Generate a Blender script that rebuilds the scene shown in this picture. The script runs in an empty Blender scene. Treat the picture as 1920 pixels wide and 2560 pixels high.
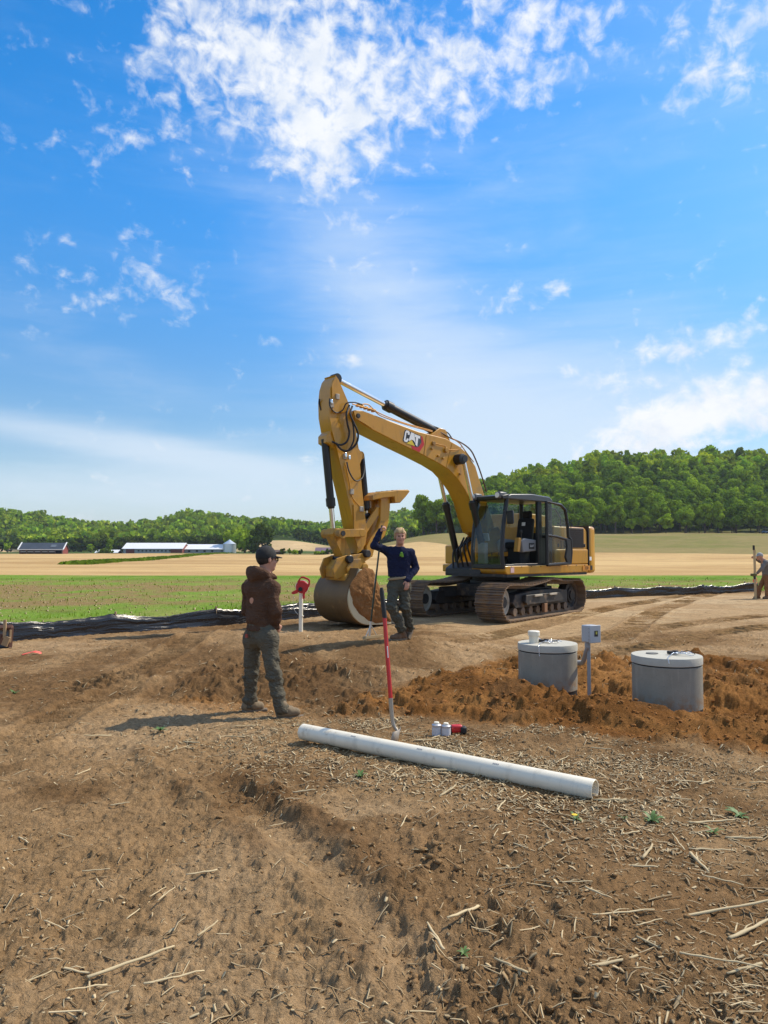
import bpy, bmesh, math, random
import numpy as np
from mathutils import Vector, Matrix
random.seed(7); RNG = np.random.default_rng(11)
R = math.radians
scene = bpy.context.scene
COL = scene.collection

# ------------------------------------------------------------------ camera
F = 1850.0; PIT = R(2.94); CZ = 1.68          # focal length in photo pixels, tilt, eye height
cam = bpy.data.cameras.new('camera'); camo = bpy.data.objects.new('camera', cam); COL.objects.link(camo)
cam.sensor_fit = 'HORIZONTAL'; cam.sensor_width = 36; cam.lens = 36 * F / 1920
cam.clip_start = 0.05; cam.clip_end = 6000
camo.location = (0, 0, CZ); camo.rotation_euler = (R(90) + PIT, 0, 0)
scene.camera = camo

# ------------------------------------------------------------------ sun, sky, exposure
SUN_AZ = R(64); SUN_EL = R(49)                 # azimuth clockwise from +Y
sl = bpy.data.lights.new('sun', 'SUN'); sl.energy = 5.0; sl.angle = R(0.53); sl.color = (1.0, 0.90, 0.73)
so = bpy.data.objects.new('sun', sl); COL.objects.link(so)
sd = Vector((math.sin(SUN_AZ) * math.cos(SUN_EL), math.cos(SUN_AZ) * math.cos(SUN_EL), math.sin(SUN_EL)))
so.rotation_euler = sd.to_track_quat('Z', 'Y').to_euler(); so.location = (20, 10, 40)
scene.view_settings.view_transform = 'Standard'; scene.view_settings.look = 'None'
scene.view_settings.exposure = 0.0; scene.view_settings.gamma = 1.0
scene.cycles.use_denoising = True
scene.cycles.max_bounces = 6; scene.cycles.transparent_max_bounces = 12
scene.cycles.sample_clamp_indirect = 6

def ray(u, v):
    a = (u - 960) / F; b = (1280 - v) / F
    return np.array([a, math.cos(PIT) - b * math.sin(PIT), math.sin(PIT) + b * math.cos(PIT)])
def G(u, v, z=0.0):
    d = ray(u, v); t = (z - CZ) / d[2]; return Vector((d[0] * t, d[1] * t, z))
def AY(u, v, Y):
    d = ray(u, v); t = Y / d[1]; return Vector((d[0] * t, Y, CZ + d[2] * t))
def azel(u, v):
    d = ray(u, v); d = d / np.linalg.norm(d); return math.atan2(d[0], d[1]), math.asin(d[2])

world = bpy.data.worlds.new('World'); scene.world = world; world.use_nodes = True
wn = world.node_tree; wn.nodes.clear()
class NT:
    """small node-graph writer"""
    def __init__(s, nt): s.nt = nt
    def new(s, t, **k):
        n = s.nt.nodes.new(t)
        for a, b in k.items(): setattr(n, a, b)
        return n
    def put(s, sock, v):
        if hasattr(v, 'is_linked') or isinstance(v, bpy.types.NodeSocket): s.nt.links.new(v, sock)
        elif v is not None: sock.default_value = v
    def m(s, op, a=None, b=None, c=None, clamp=False):
        n = s.new('ShaderNodeMath', operation=op); n.use_clamp = clamp
        for i, q in enumerate((a, b, c)):
            if q is not None: s.put(n.inputs[i], q)
        return n.outputs[0]
    def ss(s, x, lo, hi):                       # smoothstep to 0..1
        n = s.new('ShaderNodeMapRange', interpolation_type='SMOOTHSTEP')
        s.put(n.inputs[0], x); s.put(n.inputs[1], lo); s.put(n.inputs[2], hi)
        return n.outputs[0]
    def mix(s, f, a, b, mode='MIX'):
        n = s.new('ShaderNodeMix', data_type='RGBA', blend_type=mode)
        s.put(n.inputs[0], f)
        s.put(n.inputs[6], tuple(a) + (1,) if isinstance(a, tuple) and len(a) == 3 else a)
        s.put(n.inputs[7], tuple(b) + (1,) if isinstance(b, tuple) and len(b) == 3 else b)
        return n.outputs[2]
    def noise(s, vec, scale, detail=4, rough=0.55, dist=0.0, out=0):
        n = s.new('ShaderNodeTexNoise')
        if vec is not None: s.put(n.inputs['Vector'], vec)
        s.put(n.inputs['Scale'], scale); s.put(n.inputs['Detail'], detail); s.put(n.inputs['Roughness'], rough); s.put(n.inputs['Distortion'], dist)
        return n.outputs[out]
    def mapping(s, vec, scale=(1, 1, 1), rot=(0, 0, 0), loc=(0, 0, 0)):
        n = s.new('ShaderNodeMapping'); s.put(n.inputs[0], vec)
        n.inputs['Scale'].default_value = scale; n.inputs['Rotation'].default_value = rot; n.inputs['Location'].default_value = loc
        return n.outputs[0]
    def comb(s, x, y, z=0.0):
        n = s.new('ShaderNodeCombineXYZ'); s.put(n.inputs[0], x); s.put(n.inputs[1], y); s.put(n.inputs[2], z); return n.outputs[0]
W = NT(wn)
tc = W.new('ShaderNodeTexCoord').outputs['Generated']
sx = W.new('ShaderNodeSeparateXYZ'); W.put(sx.inputs[0], tc)
X_, Y_, Z_ = sx.outputs
AZ = W.m('ARCTAN2', X_, Y_); EL = W.m('ARCSINE', Z_)
sky = W.new('ShaderNodeTexSky', sky_type='NISHITA'); sky.sun_disc = False
sky.sun_elevation = SUN_EL; sky.sun_rotation = SUN_AZ; sky.altitude = 250; sky.air_density = 1.0; sky.dust_density = 0.6; sky.ozone_density = 2.0
hs = W.new('ShaderNodeHueSaturation'); hs.inputs['Saturation'].default_value = 1.45; W.put(hs.inputs['Value'], W.m('ADD', W.m('MULTIPLY', W.ss(EL, 0.05, 0.50), 0.95), 1.28))
W.put(hs.inputs['Color'], sky.outputs[0])
def blob(u, v, su, sv, rot=0.0):
    """bell-shaped patch of cloud cover round one direction of the sky (sizes in degrees)"""
    a0, e0 = azel(u, v)
    da = W.m('SUBTRACT', AZ, a0); de = W.m('SUBTRACT', EL, e0)
    c, s_ = math.cos(rot), math.sin(rot)
    p = W.m('DIVIDE', W.m('ADD', W.m('MULTIPLY', da, c), W.m('MULTIPLY', de, s_)), R(su))
    q = W.m('DIVIDE', W.m('SUBTRACT', W.m('MULTIPLY', de, c), W.m('MULTIPLY', da, s_)), R(sv))
    r2 = W.m('ADD', W.m('MULTIPLY', p, p), W.m('MULTIPLY', q, q))
    return W.m('EXPONENT', W.m('MULTIPLY', r2, -1.0))
def addup(terms):
    t = None
    for g, a in terms:
        k = W.m('MULTIPLY', g, a); t = k if t is None else W.m('ADD', t, k)
    return t
ae = W.comb(AZ, EL, 0.0)
# puffy layer
pv = W.mapping(ae, scale=(1.0, 1.25, 1.0), rot=(0, 0, 0.35))
n1 = W.noise(pv, 6.0, 2, 0.5); n2 = W.noise(pv, 30.0, 6, 0.58, 0.35)
n3 = W.noise(pv, 62.0, 3, 0.5)
puff = W.m('ADD', W.m('ADD', W.m('MULTIPLY', n1, 0.30), W.m('MULTIPLY', n2, 0.72)), W.m('MULTIPLY', n3, 0.15))     # about 0.62 mean
cov = addup([(blob(800, 150, 9.0, 7.0, -0.55), 0.255), (blob(770, 350, 4.0, 3.6), 0.13), (blob(480, 130, 6.0, 4.0), 0.20), (blob(1300, 70, 9.0, 3.6), 0.20), (blob(1840, 90, 5.5, 3.2), 0.17),
             (blob(1130, 210, 5.0, 2.2), 0.15), (blob(320, 345, 4.5, 2.0), 0.11), (blob(1340, 240, 1.3, 1.0), 0.16), (blob(1800, 200, 3, 1.5), 0.13), (blob(370, 700, 3.4, 3.0), 0.115), (blob(130, 730, 3.4, 1.6), 0.085),
             (blob(130, 585, 2.4, 0.9), 0.085), (blob(840, 895, 2.6, 1.1), 0.17), (blob(1270, 760, 2.6, 1.6), 0.14), (blob(690, 850, 1.6, 0.7), 0.13), (blob(1400, 720, 2.0, 0.8), 0.11), (blob(1420, 930, 2.0, 0.7), 0.10), (blob(1540, 965, 3.0, 0.9), 0.13), (blob(140, 390, 3.4, 1.4), 0.07), (blob(1760, 850, 6.0, 1.6, 0.2), 0.16), (blob(1840, 1010, 9.0, 2.6, 0.28), 0.29), (blob(1600, 1075, 6.0, 1.5, 0.2), 0.20), (blob(580, 1080, 2.2, 0.5), 0.13)])
wide = W.m('MAXIMUM', W.ss(W.m('ABSOLUTE', AZ), 0.60, 0.95), W.ss(EL, 0.66, 0.85))      # extra cloud cover added out of view to whiten the fill light
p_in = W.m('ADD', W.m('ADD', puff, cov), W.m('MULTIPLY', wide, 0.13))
pmask = W.ss(p_in, 0.665, 0.955)
# thin veil layer, drawn out in long streaks
vv = W.mapping(ae, scale=(1.4, 5.0, 1.0), rot=(0, 0, 0.42))
v1 = W.noise(vv, 3.2, 6, 0.62, 0.6)
vv2 = W.mapping(ae, scale=(1.0, 9.0, 1.0), rot=(0, 0, 0.06))
v2 = W.noise(vv2, 3.0, 6, 0.6, 0.3)
vc = addup([(blob(1020, 820, 13.0, 6.0, -0.80), 0.44), (blob(1500, 980, 14.0, 5.5, 0.1), 0.34), (blob(1750, 1030, 9.0, 1.6, 0.25), 0.35), (blob(1350, 420, 12, 7), 0.10), (blob(360, 1120, 14.0, 1.2, -0.12), 0.50), (blob(420, 1230, 20.0, 2.0), 0.40), (blob(1200, 1120, 15.0, 4.0), 0.25), (blob(820, 200, 11, 6), 0.08), (blob(200, 880, 10, 2.5, -0.3), 0.12)])
veil = W.ss(W.m('ADD', W.m('ADD', W.m('MULTIPLY', wide, 0.22), W.m('ADD', W.m('MULTIPLY', v1, 0.35), W.m('MULTIPLY', v2, 0.35))), vc), 0.32, 0.98)  # veil also thickened out of view for whiter fill
low = W.m('EXPONENT', W.m('MULTIPLY', W.m('ABSOLUTE', EL), -9.5))            # pale air towards the horizon
shade = W.ss(W.noise(pv, 17.0, 4, 0.6), 0.30, 0.62)
ccol = W.mix(shade, (8.3, 8.9, 9.8), (9.9, 10.1, 10.3))
base = W.mix(W.m('MULTIPLY', low, 0.62, clamp=True), hs.outputs[0], (6.5, 7.75, 9.6))
base = W.mix(W.m('MULTIPLY', veil, 0.74), base, (7.7, 8.8, 10.0))
fin = W.mix(W.m('MULTIPLY', pmask, 0.95), base, ccol)
bg = W.new('ShaderNodeBackground'); bg.inputs['Strength'].default_value = 0.1
W.put(bg.inputs['Color'], fin)
wo = W.new('ShaderNodeOutputWorld'); wn.links.new(bg.outputs[0], wo.inputs[0])

# ------------------------------------------------------------------ helpers: numeric noise
def _h(ix, iy, s):
    n = (ix * 374761393 + iy * 668265263 + s * 974634713) & 0xFFFFFFFF
    n = ((n ^ (n >> 13)) * 1274126177) & 0xFFFFFFFF
    return ((n ^ (n >> 16)) & 0xFFFF) / 65535.0
def vn(x, y, s=0):
    """value noise, -1..1"""
    ix = np.floor(x).astype(np.int64); iy = np.floor(y).astype(np.int64)
    fx = x - ix; fy = y - iy
    fx = fx * fx * fx * (fx * (fx * 6 - 15) + 10); fy = fy * fy * fy * (fy * (fy * 6 - 15) + 10)
    a = _h(ix, iy, s); b = _h(ix + 1, iy, s); c = _h(ix, iy + 1, s); d = _h(ix + 1, iy + 1, s)
    return ((a + (b - a) * fx) + ((c + (d - c) * fx) - (a + (b - a) * fx)) * fy) * 2 - 1
def fbm(x, y, s=0, o=4, g=0.5):
    t = 0; a = 1.0; n = 0
    for i in range(o):
        ca, sa = math.cos(0.6 * i), math.sin(0.6 * i)
        t = t + a * vn((x * ca - y * sa) * 2 ** i, (x * sa + y * ca) * 2 ** i, s + i * 17); n += a; a *= g
    return t / n
def sstep(x, lo, hi):
    t = np.clip((x - lo) / (hi - lo), 0, 1); return t * t * (3 - 2 * t)
def poly_sd(x, y, poly):
    """signed distance to a ground polygon, positive inside"""
    d = np.full(x.shape, 1e9); ins = np.zeros(x.shape, bool)
    n = len(poly)
    for i in range(n):
        ax, ay = poly[i][0], poly[i][1]; bx, by = poly[(i + 1) % n][0], poly[(i + 1) % n][1]
        ex, ey = bx - ax, by - ay
        t = np.clip(((x - ax) * ex + (y - ay) * ey) / (ex * ex + ey * ey + 1e-12), 0, 1)
        d = np.minimum(d, np.hypot(x - ax - t * ex, y - ay - t * ey))
        c = ((ay > y) != (by > y)) & (x < (bx - ax) * (y - ay) / (by - ay + 1e-12) + ax)
        ins ^= c
    return np.where(ins, d, -d)
def line_st(x, y, pts):
    """along-distance and signed cross-distance to a polyline"""
    best = np.full(x.shape, 1e9); S = np.zeros(x.shape); C = np.zeros(x.shape); acc = 0
    for i in range(len(pts) - 1):
        ax, ay = pts[i][:2]; bx, by = pts[i + 1][:2]; ex, ey = bx - ax, by - ay; l = math.hypot(ex, ey)
        t = np.clip(((x - ax) * ex + (y - ay) * ey) / l / l, 0, 1)
        dx, dy = x - ax - t * ex, y - ay - t * ey; d = np.hypot(dx, dy)
        k = d < best; best = np.where(k, d, best); S = np.where(k, acc + t * l, S)
        C = np.where(k, d * np.sign(ex * dy - ey * dx), C); acc += l
    return S, C

# ------------------------------------------------------------------ helpers: materials
MATS = {}
def pmat(name, col, rough=0.6, metal=0.0, var=0.12, scale=8.0, dirt=None, dirt_amt=0.0, dirt_scale=3.0, bump=0.0, bscale=60.0, coat=0.0, spec=0.5, space='Object', trans=0.0):
    m = bpy.data.materials.new(name); m.use_nodes = True; T = NT(m.node_tree)
    b = m.node_tree.nodes['Principled BSDF']
    tcn = T.new('ShaderNodeTexCoord').outputs[space]
    c = tuple(col) + (1,)
    n = T.noise(tcn, scale, 5, 0.6)
    lo = tuple(max(0, q * (1 - var)) for q in col) + (1,); hi = tuple(min(1, q * (1 + var)) for q in col) + (1,)
    cc = T.mix(n, lo, hi)
    if dirt is not None:
        dn = T.noise(tcn, dirt_scale, 6, 0.68)
        dm = T.ss(dn, 0.66 - dirt_amt * 0.45, 0.80 - dirt_amt * 0.30)
        cc = T.mix(dm, cc, tuple(dirt) + (1,))
        sk_ = T.ss(T.noise(T.mapping(tcn, scale=(5, 5, 0.9)), 1.7, 6, 0.7, 0.4), 0.50, 0.72)          # run-down grime
        cc = T.mix(T.m('MULTIPLY', sk_, min(0.55, dirt_amt * 1.6)), cc, tuple(q * 0.42 for q in col))
        sc_ = T.ss(T.noise(tcn, dirt_scale * 14, 3, 0.75), 0.66, 0.70)                                # chips and scuffs
        cc = T.mix(T.m('MULTIPLY', sc_, min(0.5, dirt_amt * 1.3)), cc, tuple(min(1, q * 0.5 + 0.14) for q in dirt))
        rr = T.m('ADD', T.m('MULTIPLY', dm, max(0, 0.9 - rough)), rough); T.put(b.inputs['Roughness'], rr)
    else:
        rn = T.noise(tcn, scale * 2.3, 3, 0.5)
        T.put(b.inputs['Roughness'], T.m('ADD', T.m('MULTIPLY', rn, 0.18), rough - 0.09, clamp=True))
    T.put(b.inputs['Base Color'], cc)
    b.inputs['Metallic'].default_value = metal; b.inputs['Coat Weight'].default_value = coat; b.inputs['Specular IOR Level'].default_value = spec
    if bump:
        bn = T.noise(tcn, bscale, 4, 0.6); bu = T.new('ShaderNodeBump'); bu.inputs['Strength'].default_value = bump; bu.inputs['Distance'].default_value = 0.02
        T.put(bu.inputs['Height'], bn); T.put(b.inputs['Normal'], bu.outputs[0])
    MATS[name] = m
    return m
def glassmat(name, tint, refl=0.10):
    m = bpy.data.materials.new(name); m.use_nodes = True; T = NT(m.node_tree); m.node_tree.nodes.clear()
    tr = T.new('ShaderNodeBsdfTransparent'); tr.inputs[0].default_value = tuple(tint) + (1,)
    gl = T.new('ShaderNodeBsdfGlossy'); gl.inputs['Roughness'].default_value = 0.03
    lw = T.new('ShaderNodeLayerWeight').outputs['Facing']
    mx = T.new('ShaderNodeMixShader'); T.put(mx.inputs[0], T.m('ADD', T.m('MULTIPLY', T.m('POWER', lw, 4.0), 0.8), refl * 0.45, clamp=True))
    T.put(mx.inputs[1], tr.outputs[0]); T.put(mx.inputs[2], gl.outputs[0])
    o = T.new('ShaderNodeOutputMaterial'); T.put(o.inputs[0], mx.outputs[0]); return m

# ------------------------------------------------------------------ helpers: meshes
def mesh_np(name, V, Q, smooth=False, cols=None, cname='tint'):
    """numpy vertices (n,3) and faces (m,3 or 4) to a mesh"""
    V = np.asarray(V, np.float32); Q = np.asarray(Q, np.int32); k = Q.shape[1]
    me = bpy.data.meshes.new(name); me.vertices.add(len(V)); me.vertices.foreach_set('co', V.ravel())
    me.loops.add(Q.size); me.loops.foreach_set('vertex_index', Q.ravel())
    me.polygons.add(len(Q)); me.polygons.foreach_set('loop_start', np.arange(0, Q.size, k, dtype=np.int32))
    try: me.polygons.foreach_set('loop_total', np.full(len(Q), k, np.int32))
    except Exception: pass
    if cols is not None:
        a = me.color_attributes.new(cname, 'FLOAT_COLOR', 'POINT'); c = np.ones((len(V), 4), np.float32); c[:, :cols.shape[1]] = cols
        a.data.foreach_set('color', c.ravel())
    me.update(calc_edges=True)
    if smooth: me.polygons.foreach_set('use_smooth', np.ones(len(Q), bool))
    return me
def link(name, me, mat=None, parent=None, loc=(0, 0, 0), rot=(0, 0, 0)):
    o = bpy.data.objects.new(name, me); COL.objects.link(o)
    if mat is not None and me is not None and not me.materials: me.materials.append(mat)
    if parent is not None: o.parent = parent
    o.location = loc; o.rotation_euler = rot
    return o
def tag(o, label=None, cat=None, group=None, kind=None):
    if label: o['label'] = label
    if cat: o['category'] = cat
    if group: o['group'] = group
    if kind: o['kind'] = kind
    return o
def empty(name, loc=(0, 0, 0), rz=0.0, label=None, cat=None, group=None):
    o = bpy.data.objects.new(name, None); COL.objects.link(o); o.location = loc; o.rotation_euler = (0, 0, rz)
    o.empty_display_size = 0.2
    return tag(o, label, cat, group)
class MB:
    def __init__(s): s.v = []; s.f = []
    def _add(s, vs, fs):
        k = len(s.v); s.v += [tuple(q) for q in vs]; s.f += [tuple(i + k for i in q) for q in fs]; return s
    def box(s, c, size, rot=None):
        x, y, z = size[0] / 2, size[1] / 2, size[2] / 2
        vs = [Vector((i * x, j * y, k * z)) for i in (-1, 1) for j in (-1, 1) for k in (-1, 1)]
        if rot is not None: vs = [rot @ q for q in vs]
        vs = [q + Vector(c) for q in vs]
        return s._add(vs, [(0, 1, 3, 2), (4, 6, 7, 5), (0, 4, 5, 1), (2, 3, 7, 6), (0, 2, 6, 4), (1, 5, 7, 3)])
    def prism(s, prof, y0, y1, axis='y'):
        """polygon (a,b) drawn in the x-z plane, thickened from y0 to y1"""
        n = len(prof)
        A = 0.5 * sum(prof[i][0] * prof[(i + 1) % n][1] - prof[(i + 1) % n][0] * prof[i][1] for i in range(n))
        if A < 0: prof = prof[::-1]
        if axis == 'y': f = lambda p, t: (p[0], t, p[1])
        elif axis == 'z': f = lambda p, t: (p[0], p[1], t)
        else: f = lambda p, t: (t, p[0], p[1])
        vs = [f(p, y0) for p in prof] + [f(p, y1) for p in prof]
        fs = [tuple(range(n)), tuple(range(2 * n - 1, n - 1, -1))] + [(i, i + n, (i + 1) % n + n, (i + 1) % n) for i in range(n)]
        return s._add(vs, fs)
    def tube(s, pts, r, seg=10, caps=True, flat=None):
        pts = [Vector(p) for p in pts]; n = len(pts)
        rs = r if isinstance(r, (list, tuple)) else [r] * n
        t0 = (pts[1] - pts[0]).normalized(); up = Vector((0, 0, 1)) if abs(t0.z) < 0.9 else Vector((1, 0, 0))
        a = t0.cross(up).normalized(); vs = []
        for i, p in enumerate(pts):
            t = (pts[min(i + 1, n - 1)] - pts[max(i - 1, 0)]).normalized()
            a = (a - t * a.dot(t)).normalized(); b = t.cross(a)
            for k in range(seg):
                w = 2 * math.pi * k / seg; vs.append(p + (a * math.cos(w) + b * math.sin(w) * (flat or 1)) * rs[i])
        fs = [(i * seg + k, i * seg + (k + 1) % seg, (i + 1) * seg + (k + 1) % seg, (i + 1) * seg + k) for i in range(n - 1) for k in range(seg)]
        if caps: fs += [tuple(range(seg - 1, -1, -1)), tuple((n - 1) * seg + k for k in range(seg))]
        return s._add(vs, fs)
    def lathe(s, prof, seg=24, c=(0, 0, 0), axis='z', caps=True):
        """(radius, height) pairs turned round an axis"""
        vs = []
        for r, h in prof:
            for k in range(seg):
                w = 2 * math.pi * k / seg; p = (r * math.cos(w), r * math.sin(w), h)
                if axis == 'y': p = (p[0], p[2], p[1])
                elif axis == 'x': p = (p[2], p[0], p[1])
                vs.append((p[0] + c[0], p[1] + c[1], p[2] + c[2]))
        n = len(prof)
        fs = [(i * seg + k, i * seg + (k + 1) % seg, (i + 1) * seg + (k + 1) % seg, (i + 1) * seg + k) for i in range(n - 1) for k in range(seg)]
        if caps: fs += [tuple(range(seg - 1, -1, -1)), tuple((n - 1) * seg + k for k in range(seg))]
        return s._add(vs, fs)
    def build(s, name, mat, parent=None, loc=(0, 0, 0), rot=(0, 0, 0), bevel=0.0, smooth=35, seg=2):
        me = bpy.data.meshes.new(name); me.from_pydata([tuple(q) for q in s.v], [], s.f); me.update()
        bm = bmesh.new(); bm.from_mesh(me); bmesh.ops.recalc_face_normals(bm, faces=bm.faces); bm.to_mesh(me); bm.free()
        if smooth:
            me.polygons.foreach_set('use_smooth', np.ones(len(me.polygons), bool)); me.set_sharp_from_angle(angle=R(smooth))
        o = link(name, me, mat, parent, loc, rot)
        if bevel:
            b = o.modifiers.new('bevel', 'BEVEL'); b.width = bevel; b.segments = seg; b.limit_method = 'ANGLE'; b.angle_limit = R(40)
        return o
def spline(pts, n=8):
    """Catmull-Rom through points"""
    P = [Vector(p) for p in pts]; P = [P[0] * 2 - P[1]] + P + [P[-1] * 2 - P[-2]]; out = []
    for i in range(1, len(P) - 2):
        a, b, c, d = P[i - 1:i + 3]
        for k in range(n):
            t = k / n; out.append(0.5 * (2 * b + (c - a) * t + (2 * a - 5 * b + 4 * c - d) * t * t + (3 * b - a - 3 * c + d) * t ** 3))
    out.append(P[-2]); return out
def arc(cx, cz, r, a0, a1, n): return [(cx + r * math.cos(R(a0 + (a1 - a0) * i / n)), cz + r * math.sin(R(a0 + (a1 - a0) * i / n))) for i in range(n + 1)]

# ------------------------------------------------------------------ the building lot: heights and soils
def PG(*px): return [tuple(G(u, v))[:2] for u, v in px]
FENCE = [(-30, -2.5), (-12.0, 9.9), (-7.05, 13.55), (-5.6, 15.1), (-3.3, 17.2), (-1.6, 18.8), (1.0, 21.0), (4.0, 23.8), (7.0, 25.9), (10.0, 27.6), (15.0, 30.0), (40, 41)]
P_OR = PG((860, 1790), (985, 1715), (1120, 1688), (1270, 1640), (1460, 1628), (1590, 1640), (1760, 1640), (1920, 1655), (2150, 1690), (2250, 1950), (1900, 1885), (1640, 1868), (1440, 1842), (1200, 1818), (1010, 1800))
P_DK = PG((400, 1705), (520, 1668), (680, 1650), (860, 1665), (985, 1700), (980, 1770), (860, 1800), (740, 1765), (600, 1765), (470, 1745))
P_OR2 = PG((380, 1790), (440, 1742), (620, 1738), (760, 1755), (740, 1790), (560, 1800))
P_FIN = PG((700, 1545), (1000, 1560), (1260, 1600), (1500, 1600), (1920, 1560), (2600, 1560), (2600, 1490), (1500, 1480), (900, 1520))   # rolled smooth
P_DKF = PG((560, 1990), (700, 1985), (900, 2060), (1150, 2040), (1500, 2080), (1920, 2120), (2300, 2200), (2700, 3400), (900, 3400), (1000, 2450), (930, 2250), (790, 2120))
LANE_R = PG((560, 1920), (700, 2020), (830, 2110), (960, 2220), (1085, 2390), (1190, 2560), (1300, 2760))                 # crest along the rut
LANE_M = PG((300, 1850), (480, 1990), (620, 2110), (740, 2240), (850, 2390), (960, 2560), (1060, 2740))
TREADS = [PG((1080, 1625), (1210, 1598), (1340, 1566), (1450, 1540), (1560, 1514), (1700, 1490), (1790, 1478)),
          PG((1290, 1650), (1400, 1608), (1560, 1582), (1720, 1562), (1920, 1540)),
          PG((1420, 1650), (1560, 1625), (1760, 1590), (1930, 1570)),
          PG((1530, 1600), (1640, 1530), (1720, 1500), (1790, 1482)),
          PG((190, 1720), (330, 1690), (470, 1640), (580, 1600)),
          PG((60, 1860), (140, 1800), (260, 1740), (330, 1700))]
TANKS = [(1370, 1743), (1668, 1790)]
T1 = G(1370, 1741); T1 = Vector((T1.x * (T1.y + 0.34) / T1.y, T1.y + 0.34, 0)); T2 = G(1669, 1791); T2 = Vector((T2.x * (T2.y + 0.35) / T2.y, T2.y + 0.35, 0))
def gs(x, y, cx, cy, sx, sy, rot=0.0):
    c, s = math.cos(rot), math.sin(rot); a = ((x - cx) * c + (y - cy) * s) / sx; b = (-(x - cx) * s + (y - cy) * c) / sy
    return np.exp(-(a * a + b * b))
def soils(x, y):
    """weights of the soils at a ground point"""
    wob = fbm(x * 1.3, y * 1.3, 5, 3) * 0.38 + fbm(x * 6, y * 6, 9, 2) * 0.09
    org = sstep(poly_sd(x, y, P_OR) + wob, -0.12, 0.22)
    org2 = sstep(poly_sd(x, y, P_OR2) + wob, -0.15, 0.4) * 0.55
    dk = sstep(poly_sd(x, y, P_DK) + wob, -0.25, 0.3)
    fin = sstep(poly_sd(x, y, P_FIN) + wob * 2, -0.4, 0.8)
    dkf = sstep(poly_sd(x, y, P_DKF) + wob * 1.2, -0.15, 0.35)
    return org, org2, dk, fin, dkf
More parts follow.
